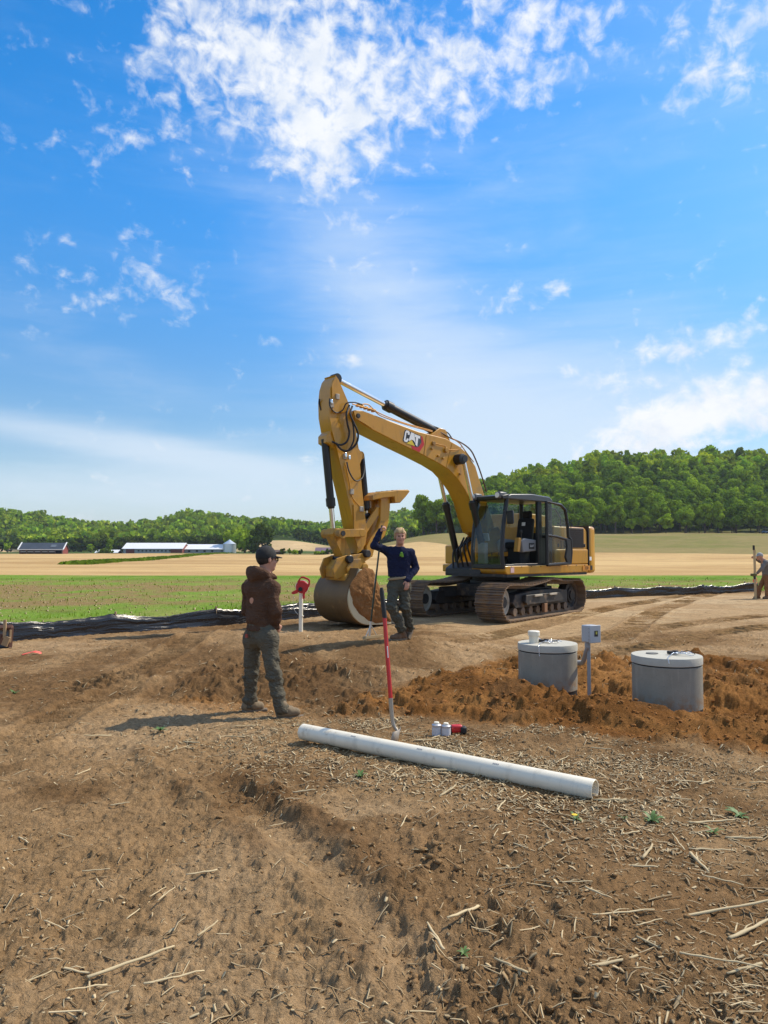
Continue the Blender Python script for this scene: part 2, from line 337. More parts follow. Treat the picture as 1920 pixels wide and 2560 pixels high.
def lot_z(x, y, fine=True):
    org, org2, dk, fin, dkf = soils(x, y)
    z = 0.05 * fbm(x * 0.25, y * 0.25, 1, 2)
    lev = np.maximum(np.maximum(gs(x, y, 2.9, 19.4, 3.0, 3.0), gs(x, y, -0.4, 16.4, 1.6, 1.4)), gs(x, y, T1.x, T1.y, 1, 1)); z = z * (1 - lev)
    # the filled mound between the two men
    z = z + 0.30 * gs(x, y, -1.55, 12.2, 2.1, 1.25, 0.1) + 0.10 * gs(x, y, 0.4, 11.9, 0.9, 0.8) + 0.12 * gs(x, y, -3.3, 12.3, 1.3, 0.6, 0.5)
    z = z - 0.16 * gs(x, y, -1.5, 8.9, 2.2, 0.55, 0.05) + 0.10 * gs(x, y, -0.2, 10.0, 0.8, 0.4)
    # sand dug out round the risers
    ridge = 0.22 * gs(x, y, 1.15, 8.42, 0.75, 0.42, -0.25) + 0.12 * gs(x, y, 2.05, 7.72, 0.75, 0.33, -0.3) + 0.13 * gs(x, y, 2.30, 7.30, 0.55, 0.25, -0.3) + 0.10 * gs(x, y, 3.3, 6.75, 0.9, 0.22, -0.2)
    ridge = ridge + 0.13 * gs(x, y, 1.15, 9.5, 0.5, 0.35) + 0.12 * gs(x, y, 3.9, 8.6, 0.9, 0.35, -0.2) + 0.12 * gs(x, y, 2.6, 9.6, 0.9, 0.25)
    pit = 0.10 * gs(x, y, T1.x + 0.25, T1.y - 0.1, 0.55, 0.42) + 0.13 * gs(x, y, T2.x + 0.2, T2.y + 0.02, 0.60, 0.45) + 0.10 * gs(x, y, T2.x + 0.28, T2.y - 0.25, 0.22, 0.2) + 0.10 * gs(x, y, T1.x + 0.26, T1.y - 0.25, 0.22, 0.2) + 0.06 * gs(x, y, 2.4, 8.5, 0.5, 0.4)
    z = z + ridge - pit
    # ruts in the foreground
    s, c = line_st(x, y, LANE_R)
    fo = 1 - 0.8 * sstep(s, 1.8, 2.8); z = z + 0.068 * fo * np.exp(-(c / 0.11) ** 2) * (0.75 + 0.5 * fbm(s * 3, c * 8, 31, 3)) * sstep(s, 0.1, 0.6)
    s2, c2 = line_st(x, y, LANE_M)
    z = z + 0.065 * np.exp(-(c2 / 0.10) ** 2) * (0.6 + 0.8 * fbm(s2 * 3, c2 * 6, 33, 3)) * sstep(s2, 0.1, 0.8)
    inl = sstep(c2, 0.05, 0.16) * sstep(-c, 0.04, 0.14) * sstep(s, 0.2, 0.9)           # lane between the two crests
    z = z + 0.030 * fo * sstep(c, -0.02, 0.10) * (1 - sstep(c, 0.5, 1.6)) * sstep(s, 0.1, 0.6)
    gro = np.sin(s2 * 2 * math.pi / 0.17 + 1.3 * fbm(x * 2, y * 2, 41, 2) * 2)
    z = z - inl * (0.026 + 0.034 * sstep(gro, 0.2, 0.7) * (0.5 + 0.7 * fbm(x * 1.7, y * 1.7, 43, 2)))
    for k, t in enumerate(TREADS):
        s3, c3 = line_st(x, y, t); wd = 0.32 if k < 4 else 0.26
        band = sstep(wd - np.abs(c3), 0, 0.05)
        z = z - band * 0.024 + band * 0.046 * sstep(np.sin(s3 * 2 * math.pi / (0.20 if k < 4 else 0.16) + 3 * c3), 0.1, 0.7) * (0.7 + 0.5 * fbm(x, y, 60 + k, 2)) + 0.03 * np.exp(-((np.abs(c3) - wd - 0.04) / 0.06) ** 2)
    if fine:
        rough = np.clip(1 + 0.25 * dkf + 0.3 * dk + 0.2 * org - 0.75 * fin, 0.22, 3) * (0.75 + 0.5 * fbm(x * 0.7, y * 0.7, 77, 2))
        n = 0.024 * fbm(x * 2.2, y * 2.2, 11, 3) + 0.036 * np.abs(fbm(x * 6, y * 6, 13, 4)) + 0.024 * fbm(x * 17, y * 17, 15, 4, 0.65)
        cl = sstep(fbm(x * 11, y * 11, 17, 3), 0.02, 0.42)                                   # clods
        n = n + 0.024 * cl * (0.40 + dkf * 0.6 + dk * 0.9 + org * 0.6) + 0.010 * sstep(fbm(x * 30, y * 30, 19, 2), 0.0, 0.5)
        cl2 = sstep(fbm(x * 4.5, y * 4.5, 23, 4), 0.0, 0.5); n = n + cl2 * (0.060 * dk + 0.095 * org + 0.026 * dkf) + org * 0.05 * fbm(x * 1.7, y * 1.7, 29, 3)
        z = z + n * rough * 0.9
    return z
def ZL(x, y): return float(lot_z(np.array([float(x)]), np.array([float(y)]))[0])

def lot_mesh():
    us = np.concatenate([np.linspace(-1.5, -0.60, 40, endpoint=False), np.linspace(-0.60, 0.60, 660), np.linspace(0.60, 1.5, 41)[1:]])
    # where each bearing meets the fence line
    yb = np.full(len(us), 60.0)
    for i, u in enumerate(us):
        for (ax, ay), (bx, by) in zip(FENCE[:-1], FENCE[1:]):
            den = (bx - ax) - u * (by - ay)
            if abs(den) > 1e-9:
                t = (u * ay - ax) / den
                if -1e-6 <= t <= 1 + 1e-6:
                    yy = ay + t * (by - ay)
                    if yy > 2: yb[i] = min(yb[i], yy)
    nv = 740; t = np.linspace(0, 1, nv); P_ = 0.35
    y = (1.3 ** P_ + (yb[None, :] ** P_ - 1.3 ** P_) * t[:, None]) ** (1 / P_); x = us[None, :] * y
    z = lot_z(x.ravel(), y.ravel()).reshape(x.shape)
    z[-1, :] -= 0.02
    org, org2, dk, fin, dkf = soils(x.ravel(), y.ravel())
    xx, yy = x.ravel(), y.ravel()
    pat = fbm(xx * 0.55, yy * 0.55, 51, 4); pat2 = fbm(xx * 2.3, yy * 2.3, 53, 3)
    tan = np.array([0.335, 0.222, 0.122]); dry = np.array([0.420, 0.290, 0.165]); mid = np.array([0.200, 0.122, 0.062]); drk = np.array([0.110, 0.061, 0.029])
    orn = np.array([0.200, 0.092, 0.030]); orl = np.array([0.330, 0.165, 0.058])
    def lerp(a, b, t): return a + (b - a) * t[:, None]
    c = lerp(np.broadcast_to(tan, (len(xx), 3)), np.broadcast_to(mid, (len(xx), 3)), sstep(pat + pat2 * 0.5, 0.0, 0.55))
    c = lerp(c, dry * np.array([1.0, 1.02, 1.08]), sstep(-pat + 0.4 * pat2, 0.0, 0.5) * 0.85)
    c = lerp(c, dry * np.array([1.10, 1.14, 1.20]), fin * 0.85); c = lerp(c, mid * 1.22, sstep(dkf + 0.25 * pat2, 0.3, 0.9) * 0.72)
    c = lerp(c, lerp(np.broadcast_to(drk * 1.25, (len(xx), 3)), mid, sstep(pat2, -0.3, 0.5)), dk * 0.85)
    for tr in TREADS[:4]:
        s3, c3 = line_st(xx, yy, tr); c = lerp(c, mid * 1.15, sstep(0.42 - np.abs(c3), 0, 0.1) * (0.5 + 0.25 * pat2))
    s1, c1 = line_st(xx, yy, LANE_R); s2, c2 = line_st(xx, yy, LANE_M)
    c = lerp(c, drk * 1.35, np.exp(-(c1 / 0.13) ** 2) * (1 - 0.7 * sstep(s1, 1.8, 2.8)) * sstep(s1, 0.1, 0.6) * sstep(pat2, -0.6, 0.3) * 0.75); c = lerp(c, drk * 1.5, np.exp(-(c2 / 0.10) ** 2) * sstep(s2, 0.3, 1.0) * sstep(pat2, -0.5, 0.3) * 0.55)
    c = lerp(c, orl, org2)
    oc = lerp(np.broadcast_to(orl, (len(xx), 3)), orn, sstep(pat2 + pat, -0.5, 0.5)); oc = lerp(oc, drk * 1.3, sstep(fbm(xx * 1.6, yy * 1.6, 57, 3), 0.22, 0.6) * 0.6)
    c = lerp(c, oc, org)
    # sun-bleached patches on the rolled ground
    bl = sstep(fbm(xx * 0.45 + 3, yy * 1.1, 59, 3), 0.15, 0.4) * fin; c = lerp(c, np.array([0.52, 0.40, 0.26]), bl * 0.65)
    c = c * np.array([0.92, 0.875, 0.785])
    V = np.stack([xx, yy, z.ravel()], 1)
    nu = len(us); i = np.arange(nv - 1)[:, None] * nu + np.arange(nu - 1)[None, :]; i = i.ravel()
    Q = np.stack([i, i + 1, i + nu + 1, i + nu], 1)
    return mesh_np('dirt_lot', V, Q, True, c, 'soil')
def soil_mat():
    m = bpy.data.materials.new('soil'); m.use_nodes = True; T = NT(m.node_tree); b = m.node_tree.nodes['Principled BSDF']
    a = T.new('ShaderNodeAttribute', attribute_name='soil').outputs['Color']
    tco = T.new('ShaderNodeTexCoord').outputs['Object']
    n1 = T.noise(tco, 26, 6, 0.65); n2 = T.noise(tco, 130, 4, 0.6); n3 = T.noise(tco, 4.0, 4, 0.6)
    f = T.m('ADD', T.m('ADD', T.m('MULTIPLY', n1, 0.75), T.m('MULTIPLY', n2, 0.55)), T.m('MULTIPLY', n3, 0.5))
    f = T.m('ADD', T.m('MULTIPLY', T.m('SUBTRACT', f, 0.9), 1.9), 0.98)
    cc = T.mix(1.0, a, T.comb(f, f, f), 'MULTIPLY')
    gr = T.ss(T.noise(tco, 210, 2, 0.5), 0.66, 0.74)       # pale grains and chaff
    cc = T.mix(T.m('MULTIPLY', gr, 0.35), cc, (0.45, 0.36, 0.24))
    T.put(b.inputs['Base Color'], cc); b.inputs['Roughness'].default_value = 0.95; b.inputs['Specular IOR Level'].default_value = 0.03
    bu = T.new('ShaderNodeBump'); bu.inputs['Strength'].default_value = 1.0; bu.inputs['Distance'].default_value = 0.022
    T.put(bu.inputs['Height'], T.m('ADD', T.m('MULTIPLY', T.noise(tco, 55, 6, 0.7), 1.0), T.m('MULTIPLY', n2, 0.45))); T.put(b.inputs['Normal'], bu.outputs[0])
    return m
SOIL = soil_mat()
lot = link('dirt_lot', lot_mesh(), SOIL); tag(lot, 'bare brown dirt lot with ruts and crawler tread marks', None, None, 'structure')

# ------------------------------------------------------------------ fields, hills
HX = [20, 34, 46, 58, 83, 107, 131, 155, 180, 260, 500]; HH = [4, 12, 25, 34, 43, 49, 54, 57, 57, 56, 54]
LU = [-2500, -600, 0, 100, 200, 300, 400, 470, 540, 600, 700, 800, 860, 950, 1050, 1200, 1600, 2400, 4000]
LT = [1300, 1280, 1272, 1284, 1303, 1308, 1300, 1277, 1289, 1309, 1322, 1324, 1310, 1293, 1290, 1290, 1290, 1290, 1300]
def far_z(x, y):
    z = 0.35 * fbm(x * 0.03, y * 0.03, 101, 2) * sstep(y, 30, 90)
    z = z - 0.6 * sstep(y, 50, 120) * (1 - sstep(y, 150, 300))
    # rise of the field below the wood on the right
    side = sstep(x, -0.09 * y, 0.09 * y)
    z = z + 9.0 * sstep(y, 170, 335) * side
    top = np.interp(x * 450 / np.maximum(y, 1), HX, HH)
    z = z + np.maximum(top - 9, 0) * sstep(y, 335, 540) * side
    # wooded ridge far off on the left
    u = 960 + F * x / np.maximum(y, 1); lt = np.interp(u, LU, LT)
    hz = np.maximum((1375 - lt) * 900 / F - 13, 2)
    z = z + hz * sstep(y, 560, 900)
    z = z + 9 * sstep(y, 430, 560) * np.exp(-((u - 700) / 150) ** 2)        # small open rise behind the farm trees
    return z
def strip(name, ya, yb, nx, ny, label, mat, xs=None, colf=None, lift=0.0):
    """field sheet between two lines y = ya(x) and y = yb(x)"""
    X = np.linspace(-1, 1, nx) if xs is None else xs
    t = np.linspace(0, 1, ny)
    A = ya(X); B = yb(X); y = A[None, :] * (B / A)[None, :] ** t[:, None]
    x = np.broadcast_to(X[None, :], y.shape) * y
    z = far_z(x.ravel(), y.ravel()) + lift
    cols = colf(x.ravel(), y.ravel()) if colf else None
    i = (np.arange(ny - 1)[:, None] * nx + np.arange(nx - 1)[None, :]).ravel()
    me = mesh_np(name, np.stack([x.ravel(), y.ravel(), z], 1), np.stack([i, i + 1, i + nx + 1, i + nx], 1), True, cols, 'soil')
    return tag(link(name, me, mat), label, None, None, 'structure')
def field_mat(name, sc, bump=0.6, chaff=0.0, streak=None):
    m = bpy.data.materials.new(name); m.use_nodes = True; T = NT(m.node_tree); b = m.node_tree.nodes['Principled BSDF']
    a = T.new('ShaderNodeAttribute', attribute_name='soil').outputs['Color']; tco = T.new('ShaderNodeTexCoord').outputs['Object']
    v = T.mapping(tco, scale=streak) if streak else tco
    f = T.m('ADD', T.m('ADD', T.m('MULTIPLY', T.noise(v, sc, 6, 0.7), 0.8), T.m('MULTIPLY', T.noise(v, sc * 7, 4, 0.6), 0.6)), 0.3)
    cc = T.mix(1.0, a, T.comb(f, f, f), 'MULTIPLY')
    if chaff: cc = T.mix(T.m('MULTIPLY', T.ss(T.noise(tco, 9, 3, 0.7), 0.60, 0.68), chaff), cc, (0.55, 0.47, 0.33))
    T.put(b.inputs['Base Color'], cc); b.inputs['Roughness'].default_value = 0.95; b.inputs['Specular IOR Level'].default_value = 0.03
    bu = T.new('ShaderNodeBump'); bu.inputs['Strength'].default_value = bump; bu.inputs['Distance'].default_value = 0.15
    T.put(bu.inputs['Height'], T.noise(v, sc * 4, 5, 0.7)); T.put(b.inputs['Normal'], bu.outputs[0]); return m
FX = np.concatenate([np.linspace(-3.2, -0.62, 50, endpoint=False), np.linspace(-0.62, 0.62, 280), np.linspace(0.62, 3.2, 51)[1:]])
def fence_y(u):
    r = np.full(u.shape, 38.0)
    for k, uu in enumerate(u):
        for (ax, ay), (bx, by) in zip(FENCE[:-1], FENCE[1:]):
            den = (bx - ax) - uu * (by - ay)
            if abs(den) > 1e-9:
                t = (uu * ay - ax) / den
                if -1e-6 <= t <= 1 + 1e-6 and ay + t * (by - ay) > 2: r[k] = min(r[k], ay + t * (by - ay))
    return np.maximum(r, 3.5)
GRASS_END = lambda u: 50 - 3 * u + 1.5 * np.sin(u * 5)
TAN_END = lambda u: np.interp(u, [-3.2, -0.6, -0.45, -0.35, -0.28, -0.2, 0.05, 0.12, 0.6, 3.2], [300, 330, 345, 360, 330, 300, 262, 215, 205, 205])
def green_col(x, y):
    u = x / y; s = fence_y(u); d = y - s; n = fbm(x * 0.35, y * 0.35, 201, 4); n2 = fbm(x * 1.6, y * 1.6, 203, 3)
    g = np.array([0.175, 0.285, 0.036]); gd = np.array([0.115, 0.215, 0.022]); br = np.array([0.290, 0.190, 0.085]); yl = np.array([0.30, 0.28, 0.085])
    def lerp(a, b, t): return a + (b - a) * t[:, None]
    c = lerp(np.broadcast_to(g, (len(x), 3)), gd, sstep(n2 + n, -0.2, 0.6))
    w = sstep(d + 2.5 * n, 5.0, 8.5) * (1 - sstep(y + 5 * n, 38, 46)); w = w * sstep(n + 0.5 * n2, -0.50, 0.30)
    c = lerp(c, br, w * 0.92)
    c = lerp(c, yl, sstep(-n + n2 * 0.6, 0.1, 0.6) * 0.55)
    c = lerp(c, np.array([0.30, 0.225, 0.12]), (1 - sstep(d, 0.3, 1.6 + n)) * 0.7)
    return c
def tan_col(x, y):
    n = fbm(x * 0.02, y * 0.05, 211, 4); n2 = fbm(x * 0.15, y * 0.3, 213, 3)
    a = np.array([0.545, 0.375, 0.175]); b_ = np.array([0.400, 0.255, 0.112])
    rows = fbm(x * 0.012 + 7, y * 0.28 - x * 0.03, 217, 3); t = sstep(n + 0.4 * n2 + 0.3 * rows, -0.55, 0.6)[:, None]; return a + (b_ - a) * t
def hill_col(x, y):
    n = fbm(x * 0.02, y * 0.05, 221, 4); n2 = fbm(x * 0.2, y * 0.5, 223, 3); u = x / y
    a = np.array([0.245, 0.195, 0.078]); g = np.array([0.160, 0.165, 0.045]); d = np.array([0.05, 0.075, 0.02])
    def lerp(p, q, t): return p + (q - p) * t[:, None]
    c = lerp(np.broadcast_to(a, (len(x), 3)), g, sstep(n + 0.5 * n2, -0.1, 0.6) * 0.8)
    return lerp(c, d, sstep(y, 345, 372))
def far_col(x, y):
    n = fbm(x * 0.01, y * 0.01, 231, 3); u = 960 + F * x / y
    g = np.broadcast_to(np.array([0.075, 0.115, 0.030]), (len(x), 3)); t = np.array([0.50, 0.36, 0.19])
    w = (np.exp(-((u - 700) / 140) ** 4) * sstep(y, 455, 470) * (1 - sstep(y, 545, 560)) + np.exp(-((u - 10) / 40) ** 4) * sstep(y, 560, 580) * (1 - sstep(y, 650, 660)))
    return g + (t - g) * np.clip(w, 0, 1)[:, None]
tag_ = 'structure'
gf = strip('grass_field', fence_y, GRASS_END, len(FX), 100, 'green and brown weedy field strip behind the black fence', field_mat('grass_field', 2.2, 0.8, 0.7), FX, green_col)
tf = strip('tilled_field', lambda u: GRASS_END(u), lambda u: TAN_END(u), len(FX), 80, 'dry tan tilled field beyond the green strip', field_mat('tilled_field', 0.5, 0.6, 0.0, (0.35, 1.6, 1)), FX, tan_col)
hf = strip('hillside_field', TAN_END, lambda u: np.full(u.shape, 430.0), len(FX), 70, 'olive field rising to the foot of the wood', field_mat('hillside_field', 0.35, 0.8, 0.3, (0.4, 1.6, 1)), FX, hill_col)
ff = strip('hills', lambda u: np.full(u.shape, 430.0), lambda u: np.full(u.shape, 2600.0), len(FX), 90, 'low hills under the far woods', field_mat('hills', 0.08, 0.5), FX, far_col)
gb = MB().box((0, 0, -6), (7000, 7000, 0.2)); gbo = gb.build('ground', pmat('deep_soil', (0.2, 0.14, 0.08), 0.95), None); tag(gbo, 'plain under everything reaching to the horizon', None, None, 'structure')

# ------------------------------------------------------------------ trees
def leaf_mat(name, col, trans=0.25):
    m = bpy.data.materials.new(name); m.use_nodes = True; T = NT(m.node_tree); m.node_tree.nodes.clear()
    a = T.new('ShaderNodeAttribute', attribute_name='tint').outputs['Color']
    rnd = T.new('ShaderNodeObjectInfo').outputs['Random']
    c0 = T.mix(rnd, tuple(q * 0.60 for q in col), (col[0] * 1.50, col[1] * 1.25, col[2] * 0.95))
    cc = T.mix(1.0, c0, a, 'MULTIPLY')
    d = T.new('ShaderNodeBsdfDiffuse'); T.put(d.inputs[0], cc)
    t = T.new('ShaderNodeBsdfTranslucent'); T.put(t.inputs[0], T.mix(1.0, cc, (1.2, 1.3, 0.5), 'MULTIPLY'))
    mx = T.new('ShaderNodeMixShader'); mx.inputs[0].default_value = trans; T.put(mx.inputs[1], d.outputs[0]); T.put(mx.inputs[2], t.outputs[0])
    o = T.new('ShaderNodeOutputMaterial'); T.put(o.inputs[0], mx.outputs[0]); return m
LEAF = leaf_mat('leaves', (0.195, 0.315, 0.036), 0.24); LEAFD = leaf_mat('dark_leaves', (0.085, 0.140, 0.028), 0.25)
BARK = pmat('bark', (0.10, 0.075, 0.05), 0.95, var=0.4, scale=3)
def crown(rng, nclump, nleaf, rx, rz, zc, leaf, clump=0.42, conic=0.0):
    """leaf-sized faces spread over clumps; returns vertices, quads, tint"""
    Vs = []; Ts = []
    for k in range(nclump):
        d = rng.normal(size=3); d /= np.linalg.norm(d); r = rng.uniform(0.35, 0.86)
        c = np.array([d[0] * rx * r, d[1] * rx * r, d[2] * rz * r])
        if conic: s = 1 - conic * (c[2] / rz * 0.5 + 0.5); c[0] *= s; c[1] *= s
        cr = clump * rx * rng.uniform(0.65, 1.2); tint = rng.uniform(0.72, 1.28)
        n = rng.normal(size=(nleaf, 3)); n /= np.linalg.norm(n, axis=1)[:, None]
        p = c + n * cr * rng.uniform(0.72, 1.08, (nleaf, 1)) * np.array([1, 1, 0.85])
        nn = n + rng.normal(size=(nleaf, 3)) * 0.45; nn /= np.linalg.norm(nn, axis=1)[:, None]
        t = np.cross(nn, rng.normal(size=(nleaf, 3))); t /= np.linalg.norm(t, axis=1)[:, None] + 1e-9; b = np.cross(nn, t)
        s = leaf * rng.uniform(0.6, 1.35, (nleaf, 1))
        Vs.append(np.stack([p - t * s - b * s * 0.6, p + t * s - b * s * 0.6, p + t * s * 0.7 + b * s * 0.8, p - t * s * 0.7 + b * s * 0.8], 1).reshape(-1, 3))
        Ts.append(np.repeat(tint * rng.uniform(0.85, 1.15, nleaf), 4))
    V = np.concatenate(Vs); V[:, 2] += zc; t = np.concatenate(Ts)
    return V, np.arange(len(V)).reshape(-1, 4), np.stack([t, t, t * 0.95], 1)
def trunk_mesh(rng, h, r, limbs=5, spread=3.0):
    b = MB(); b.tube([(0, 0, -0.5), (0.1, 0, h * 0.3), (rng.uniform(-.3, .3), rng.uniform(-.3, .3), h * 0.62)], [r * 1.25, r, r * 0.6], 7)
    for k in range(limbs):
        a = rng.uniform(0, 6.28); z0 = h * rng.uniform(0.22, 0.5)
        b.tube([(0, 0, z0), (math.cos(a) * spread * 0.4, math.sin(a) * spread * 0.4, z0 + h * 0.12), (math.cos(a) * spread, math.sin(a) * spread, z0 + h * 0.28)], [r * 0.55, r * 0.4, r * 0.2], 5)
    me = bpy.data.meshes.new('trunk'); me.from_pydata(b.v, [], b.f); me.update(); return me
TREES = []
for k in range(7):
    rng = np.random.default_rng(300 + k); rx = [4.6, 5.4, 4.0, 5.8, 4.8, 4.2, 5.0][k]; rz = [6.2, 5.6, 6.6, 6.0, 5.2, 7.0, 6.4][k]
    zc = 9.6
    V, Q, t = crown(rng, 26, 110, rx, rz, zc, 0.42, 0.38)
    me = mesh_np('crown', V, Q, False, t); me.materials.append(LEAF)
    tm = trunk_mesh(rng, 15, 0.30); tm.materials.append(BARK); TREES.append((me, tm))
def put_tree(k, x, y, z, s, rz, name, label, cat, group, sz=1.0, mats=None):
    e = empty(name, (x, y, z), rz, label, cat, group); e.scale = (s, s, s * sz)
    c = link('crown', TREES[k][0], None, e); t = link('trunk', TREES[k][1], None, e)
    return e
# the wood on the right: candidates on a jittered grid
rng = np.random.default_rng(5)
cand = []
for gx in np.arange(22, 330, 8.2):
    for gy in np.arange(338, 600, 9.0):
        x = gx + rng.uniform(-3.6, 3.6); y = gy + rng.uniform(-4, 4)
        top = float(np.interp(x * 450 / y, HX, HH))
        if top < 6 or x / y > 0.72: continue
        if x / y < 0.10 and y > 400: continue
        cand.append((x, y))
cand = np.array(cand); cz = far_z(cand[:, 0], cand[:, 1])
inview = np.abs(cand[:, 0] / cand[:, 1]) < 0.53
order = np.argsort(np.where(inview, cand[:, 1], 9999) )
front = [i for i in order if inview[i]][:300]; fs = set(front)
for i in front:
    x, y = cand[i]; edge = y < 352
    k = int(rng.integers(7)); s = rng.uniform(0.66, 1.34) * (0.85 if edge else 1)
    put_tree(k, x, y, cz[i] - 0.3, s, rng.uniform(0, 6.28), 'woodland_tree', 'leafy tree in the outer row where the wood meets the olive field' if y < 349 else 'leafy tree rising behind the outer row of the wood' if y < 385 else 'leafy tree on the upper slope of the wooded hill', 'tree', 'trees along the edge of the wood' if y < 349 else 'trees behind the edge of the wood' if y < 385 else 'trees up the slope of the wooded hill', rng.uniform(0.85, 1.12))
def mass(pts, zs, rng, nclump, nleaf, leaf, name, label, mat, smin=0.8, smax=1.25, protos=5, rx=4.8, rz=6.0, zc=9.0):
    P = [crown(np.random.default_rng(900 + j), nclump, nleaf, rx * [1, .9, 1.15, 1.05, .95][j % 5], rz * [1, 1.15, .9, 1.05, .95][j % 5], zc, leaf, 0.45) for j in range(protos)]
    Vs = []; Cs = []
    for (x, y), z in zip(pts, zs):
        V, Q, t = P[rng.integers(protos)]; s = rng.uniform(smin, smax); a = rng.uniform(0, 6.28); c, sn = math.cos(a), math.sin(a)
        W_ = np.stack([(V[:, 0] * c - V[:, 1] * sn) * s + x, (V[:, 0] * sn + V[:, 1] * c) * s + y, V[:, 2] * s * rng.uniform(.85, 1.15) + z], 1)
        g = rng.uniform(0.6, 1.35); Vs.append(W_); Cs.append(t * np.array([g * rng.uniform(.85, 1.2), g, g * rng.uniform(.8, 1.1)]))
    V = np.concatenate(Vs); me = mesh_np(name, V, np.arange(len(V)).reshape(-1, 4), False, np.concatenate(Cs))
    return tag(link(name, me, mat), label, None, None, 'stuff')
rest = [i for i in range(len(cand)) if i not in fs]
mass(cand[rest], cz[rest] - 0.3, rng, 10, 20, 1.08, 'woodland', 'rear of the leafy wood covering the right hill', LEAF)
# woods on the far ridge
fp = []
for y in np.arange(560, 935, 10.5):
    for x in np.arange(-0.66 * y, 0.16 * y, 9.0):
        u = 960 + F * x / y
        if abs(u - 700) < 115 and y < 640: continue
        if u < 60 and 565 < y < 655: continue
        fp.append((x + rng.uniform(-4, 4), y + rng.uniform(-4, 4)))
fp = np.array(fp); mass(fp, far_z(fp[:, 0], fp[:, 1]) - 0.5, rng, 7, 8, 1.5, 'far_woodland', 'pale green woods on the low ridge beyond the farm', LEAF, 0.75, 1.2)
# darker belt of trees along the foot of the ridge
bp = []
for u in np.arange(-160, 560, 3.4):
    for r_ in range(3):
        y = 505 + r_ * 17 + rng.uniform(-6, 6)
        if -20 < u < 60 and r_ < 2: continue
        bp.append(((u + rng.uniform(-3, 3) - 960) / F * y, y))
for u in np.arange(740, 1130, 3.0):
    for r_ in range(2):
        y = 560 + r_ * 20 + rng.uniform(-6, 6); bp.append(((u + rng.uniform(-2, 2) - 960) / F * y, y))
bp = np.array(bp); mass(bp, far_z(bp[:, 0], bp[:, 1]) - 0.5, rng, 8, 10, 1.25, 'tree_belt', 'dark belt of trees along the foot of the far ridge', LEAFD, 0.45, 0.78)
# single trees round the farm
def own_tree(u, vb, vt, wpx, Y, name, label, cat, mat, seed, nclump=26, nleaf=70, conic=0.0, trunk=True):
    rr = np.random.default_rng(seed); b = AY(u, vb, Y); H = (vb - vt) * Y / F; w = wpx * Y / F
    zb = float(far_z(np.array([b.x]), np.array([Y]))[0])
    e = empty(name, (b.x, Y, zb), 0, label, cat, None)
    frac = 0.12 if cat == 'tree' else 0.02
    V, Q, t = crown(rr, nclump, nleaf, w * 0.5, H * (0.5 - frac / 2), H * (0.5 + frac / 2), max(0.25, w * 0.055), 0.40, conic)
    me = mesh_np('crown', V, Q, False, t); link('crown', me, mat, e)
    if trunk: tm = trunk_mesh(rr, H * 0.9, max(0.12, w * 0.035), 4, w * 0.25); link('trunk', tm, BARK, e)
    return e
own_tree(612, 1378, 1310, 76, 395, 'shade_tree', 'broad bright green tree next to the grain bin', 'tree', LEAF, 1)
own_tree(655, 1385, 1308, 58, 372, 'shade_tree', 'tall dark green tree standing alone beyond the tan field', 'tree', LEAFD, 2)
own_tree(580, 1378, 1326, 50, 412, 'shade_tree', 'smaller tree half hidden behind the grain bin', 'tree', LEAF, 3)
own_tree(632, 1377, 1360, 40, 372, 'bush', 'low bush spreading at the foot of the two farm trees', 'bush', LEAFD, 4, 12, 40)
for q, (u, vb, vt, w, lab) in enumerate([(707, 1373, 1357, 12, 'reddish bush next to the dark shed'), (724, 1373, 1356, 9, 'thin upright bush between two round bushes'), (740, 1374, 1358, 22, 'round bush in front of the pale field rise'), (752, 1374, 1359, 14, 'dark cone bush touching the round bush'),
                                         (792, 1373, 1364, 22, 'low hedge bush under the mauve roof'), (806, 1373, 1364, 18, 'second hedge bush under the mauve roof'), (818, 1371, 1356, 10, 'dark upright conifer at the mauve roofed house'), (828, 1371, 1357, 12, 'dark conifer on the far side of the mauve roofed house')]):
    own_tree(u, vb, vt, w, 300, 'bush', lab, 'bush', LEAFD if q in (0, 3, 6, 7) else LEAF, 20 + q, 10, 40, 0.5 if q in (3, 6, 7) else 0)
own_tree(130, 1388, 1340, 28, 420, 'shade_tree', 'leafy tree behind the dark roofed barn', 'tree', LEAF, 41, 16, 45)
own_tree(228, 1384, 1356, 20, 420, 'shade_tree', 'small bright tree near the white roofed shed', 'tree', LEAF, 42, 14, 40)
own_tree(272, 1380, 1344, 26, 430, 'shade_tree', 'rounded tree behind the white roofed shed', 'tree', LEAF, 43, 14, 40)
own_tree(18, 1380, 1345, 22, 430, 'shade_tree', 'light green tree beside the tan slope', 'tree', LEAF, 44, 14, 40)
own_tree(1090, 1334, 1262, 70, 352, 'wood_edge_tree', 'big dark tree at the left end of the wooded hill', 'tree', LEAFD, 45, 30, 70)
own_tree(1128, 1334, 1248, 60, 350, 'wood_edge_tree', 'dark rounded tree close behind the boom cylinder', 'tree', LEAFD, 46, 26, 70)
own_tree(1160, 1335, 1252, 60, 348, 'wood_edge_tree', 'dark tree behind the front of the excavator cab', 'tree', LEAFD, 47, 26, 70)
for q, u in enumerate(range(985, 1075, 15)):
    own_tree(u, 1352 - q, 1318 - q * 2, 26, 420, 'hedge_tree', 'small tree in the hedge between the two hills', 'tree', LEAFD if q % 2 else LEAF, 60 + q, 10, 36)['group'] = 'hedge between the hills'

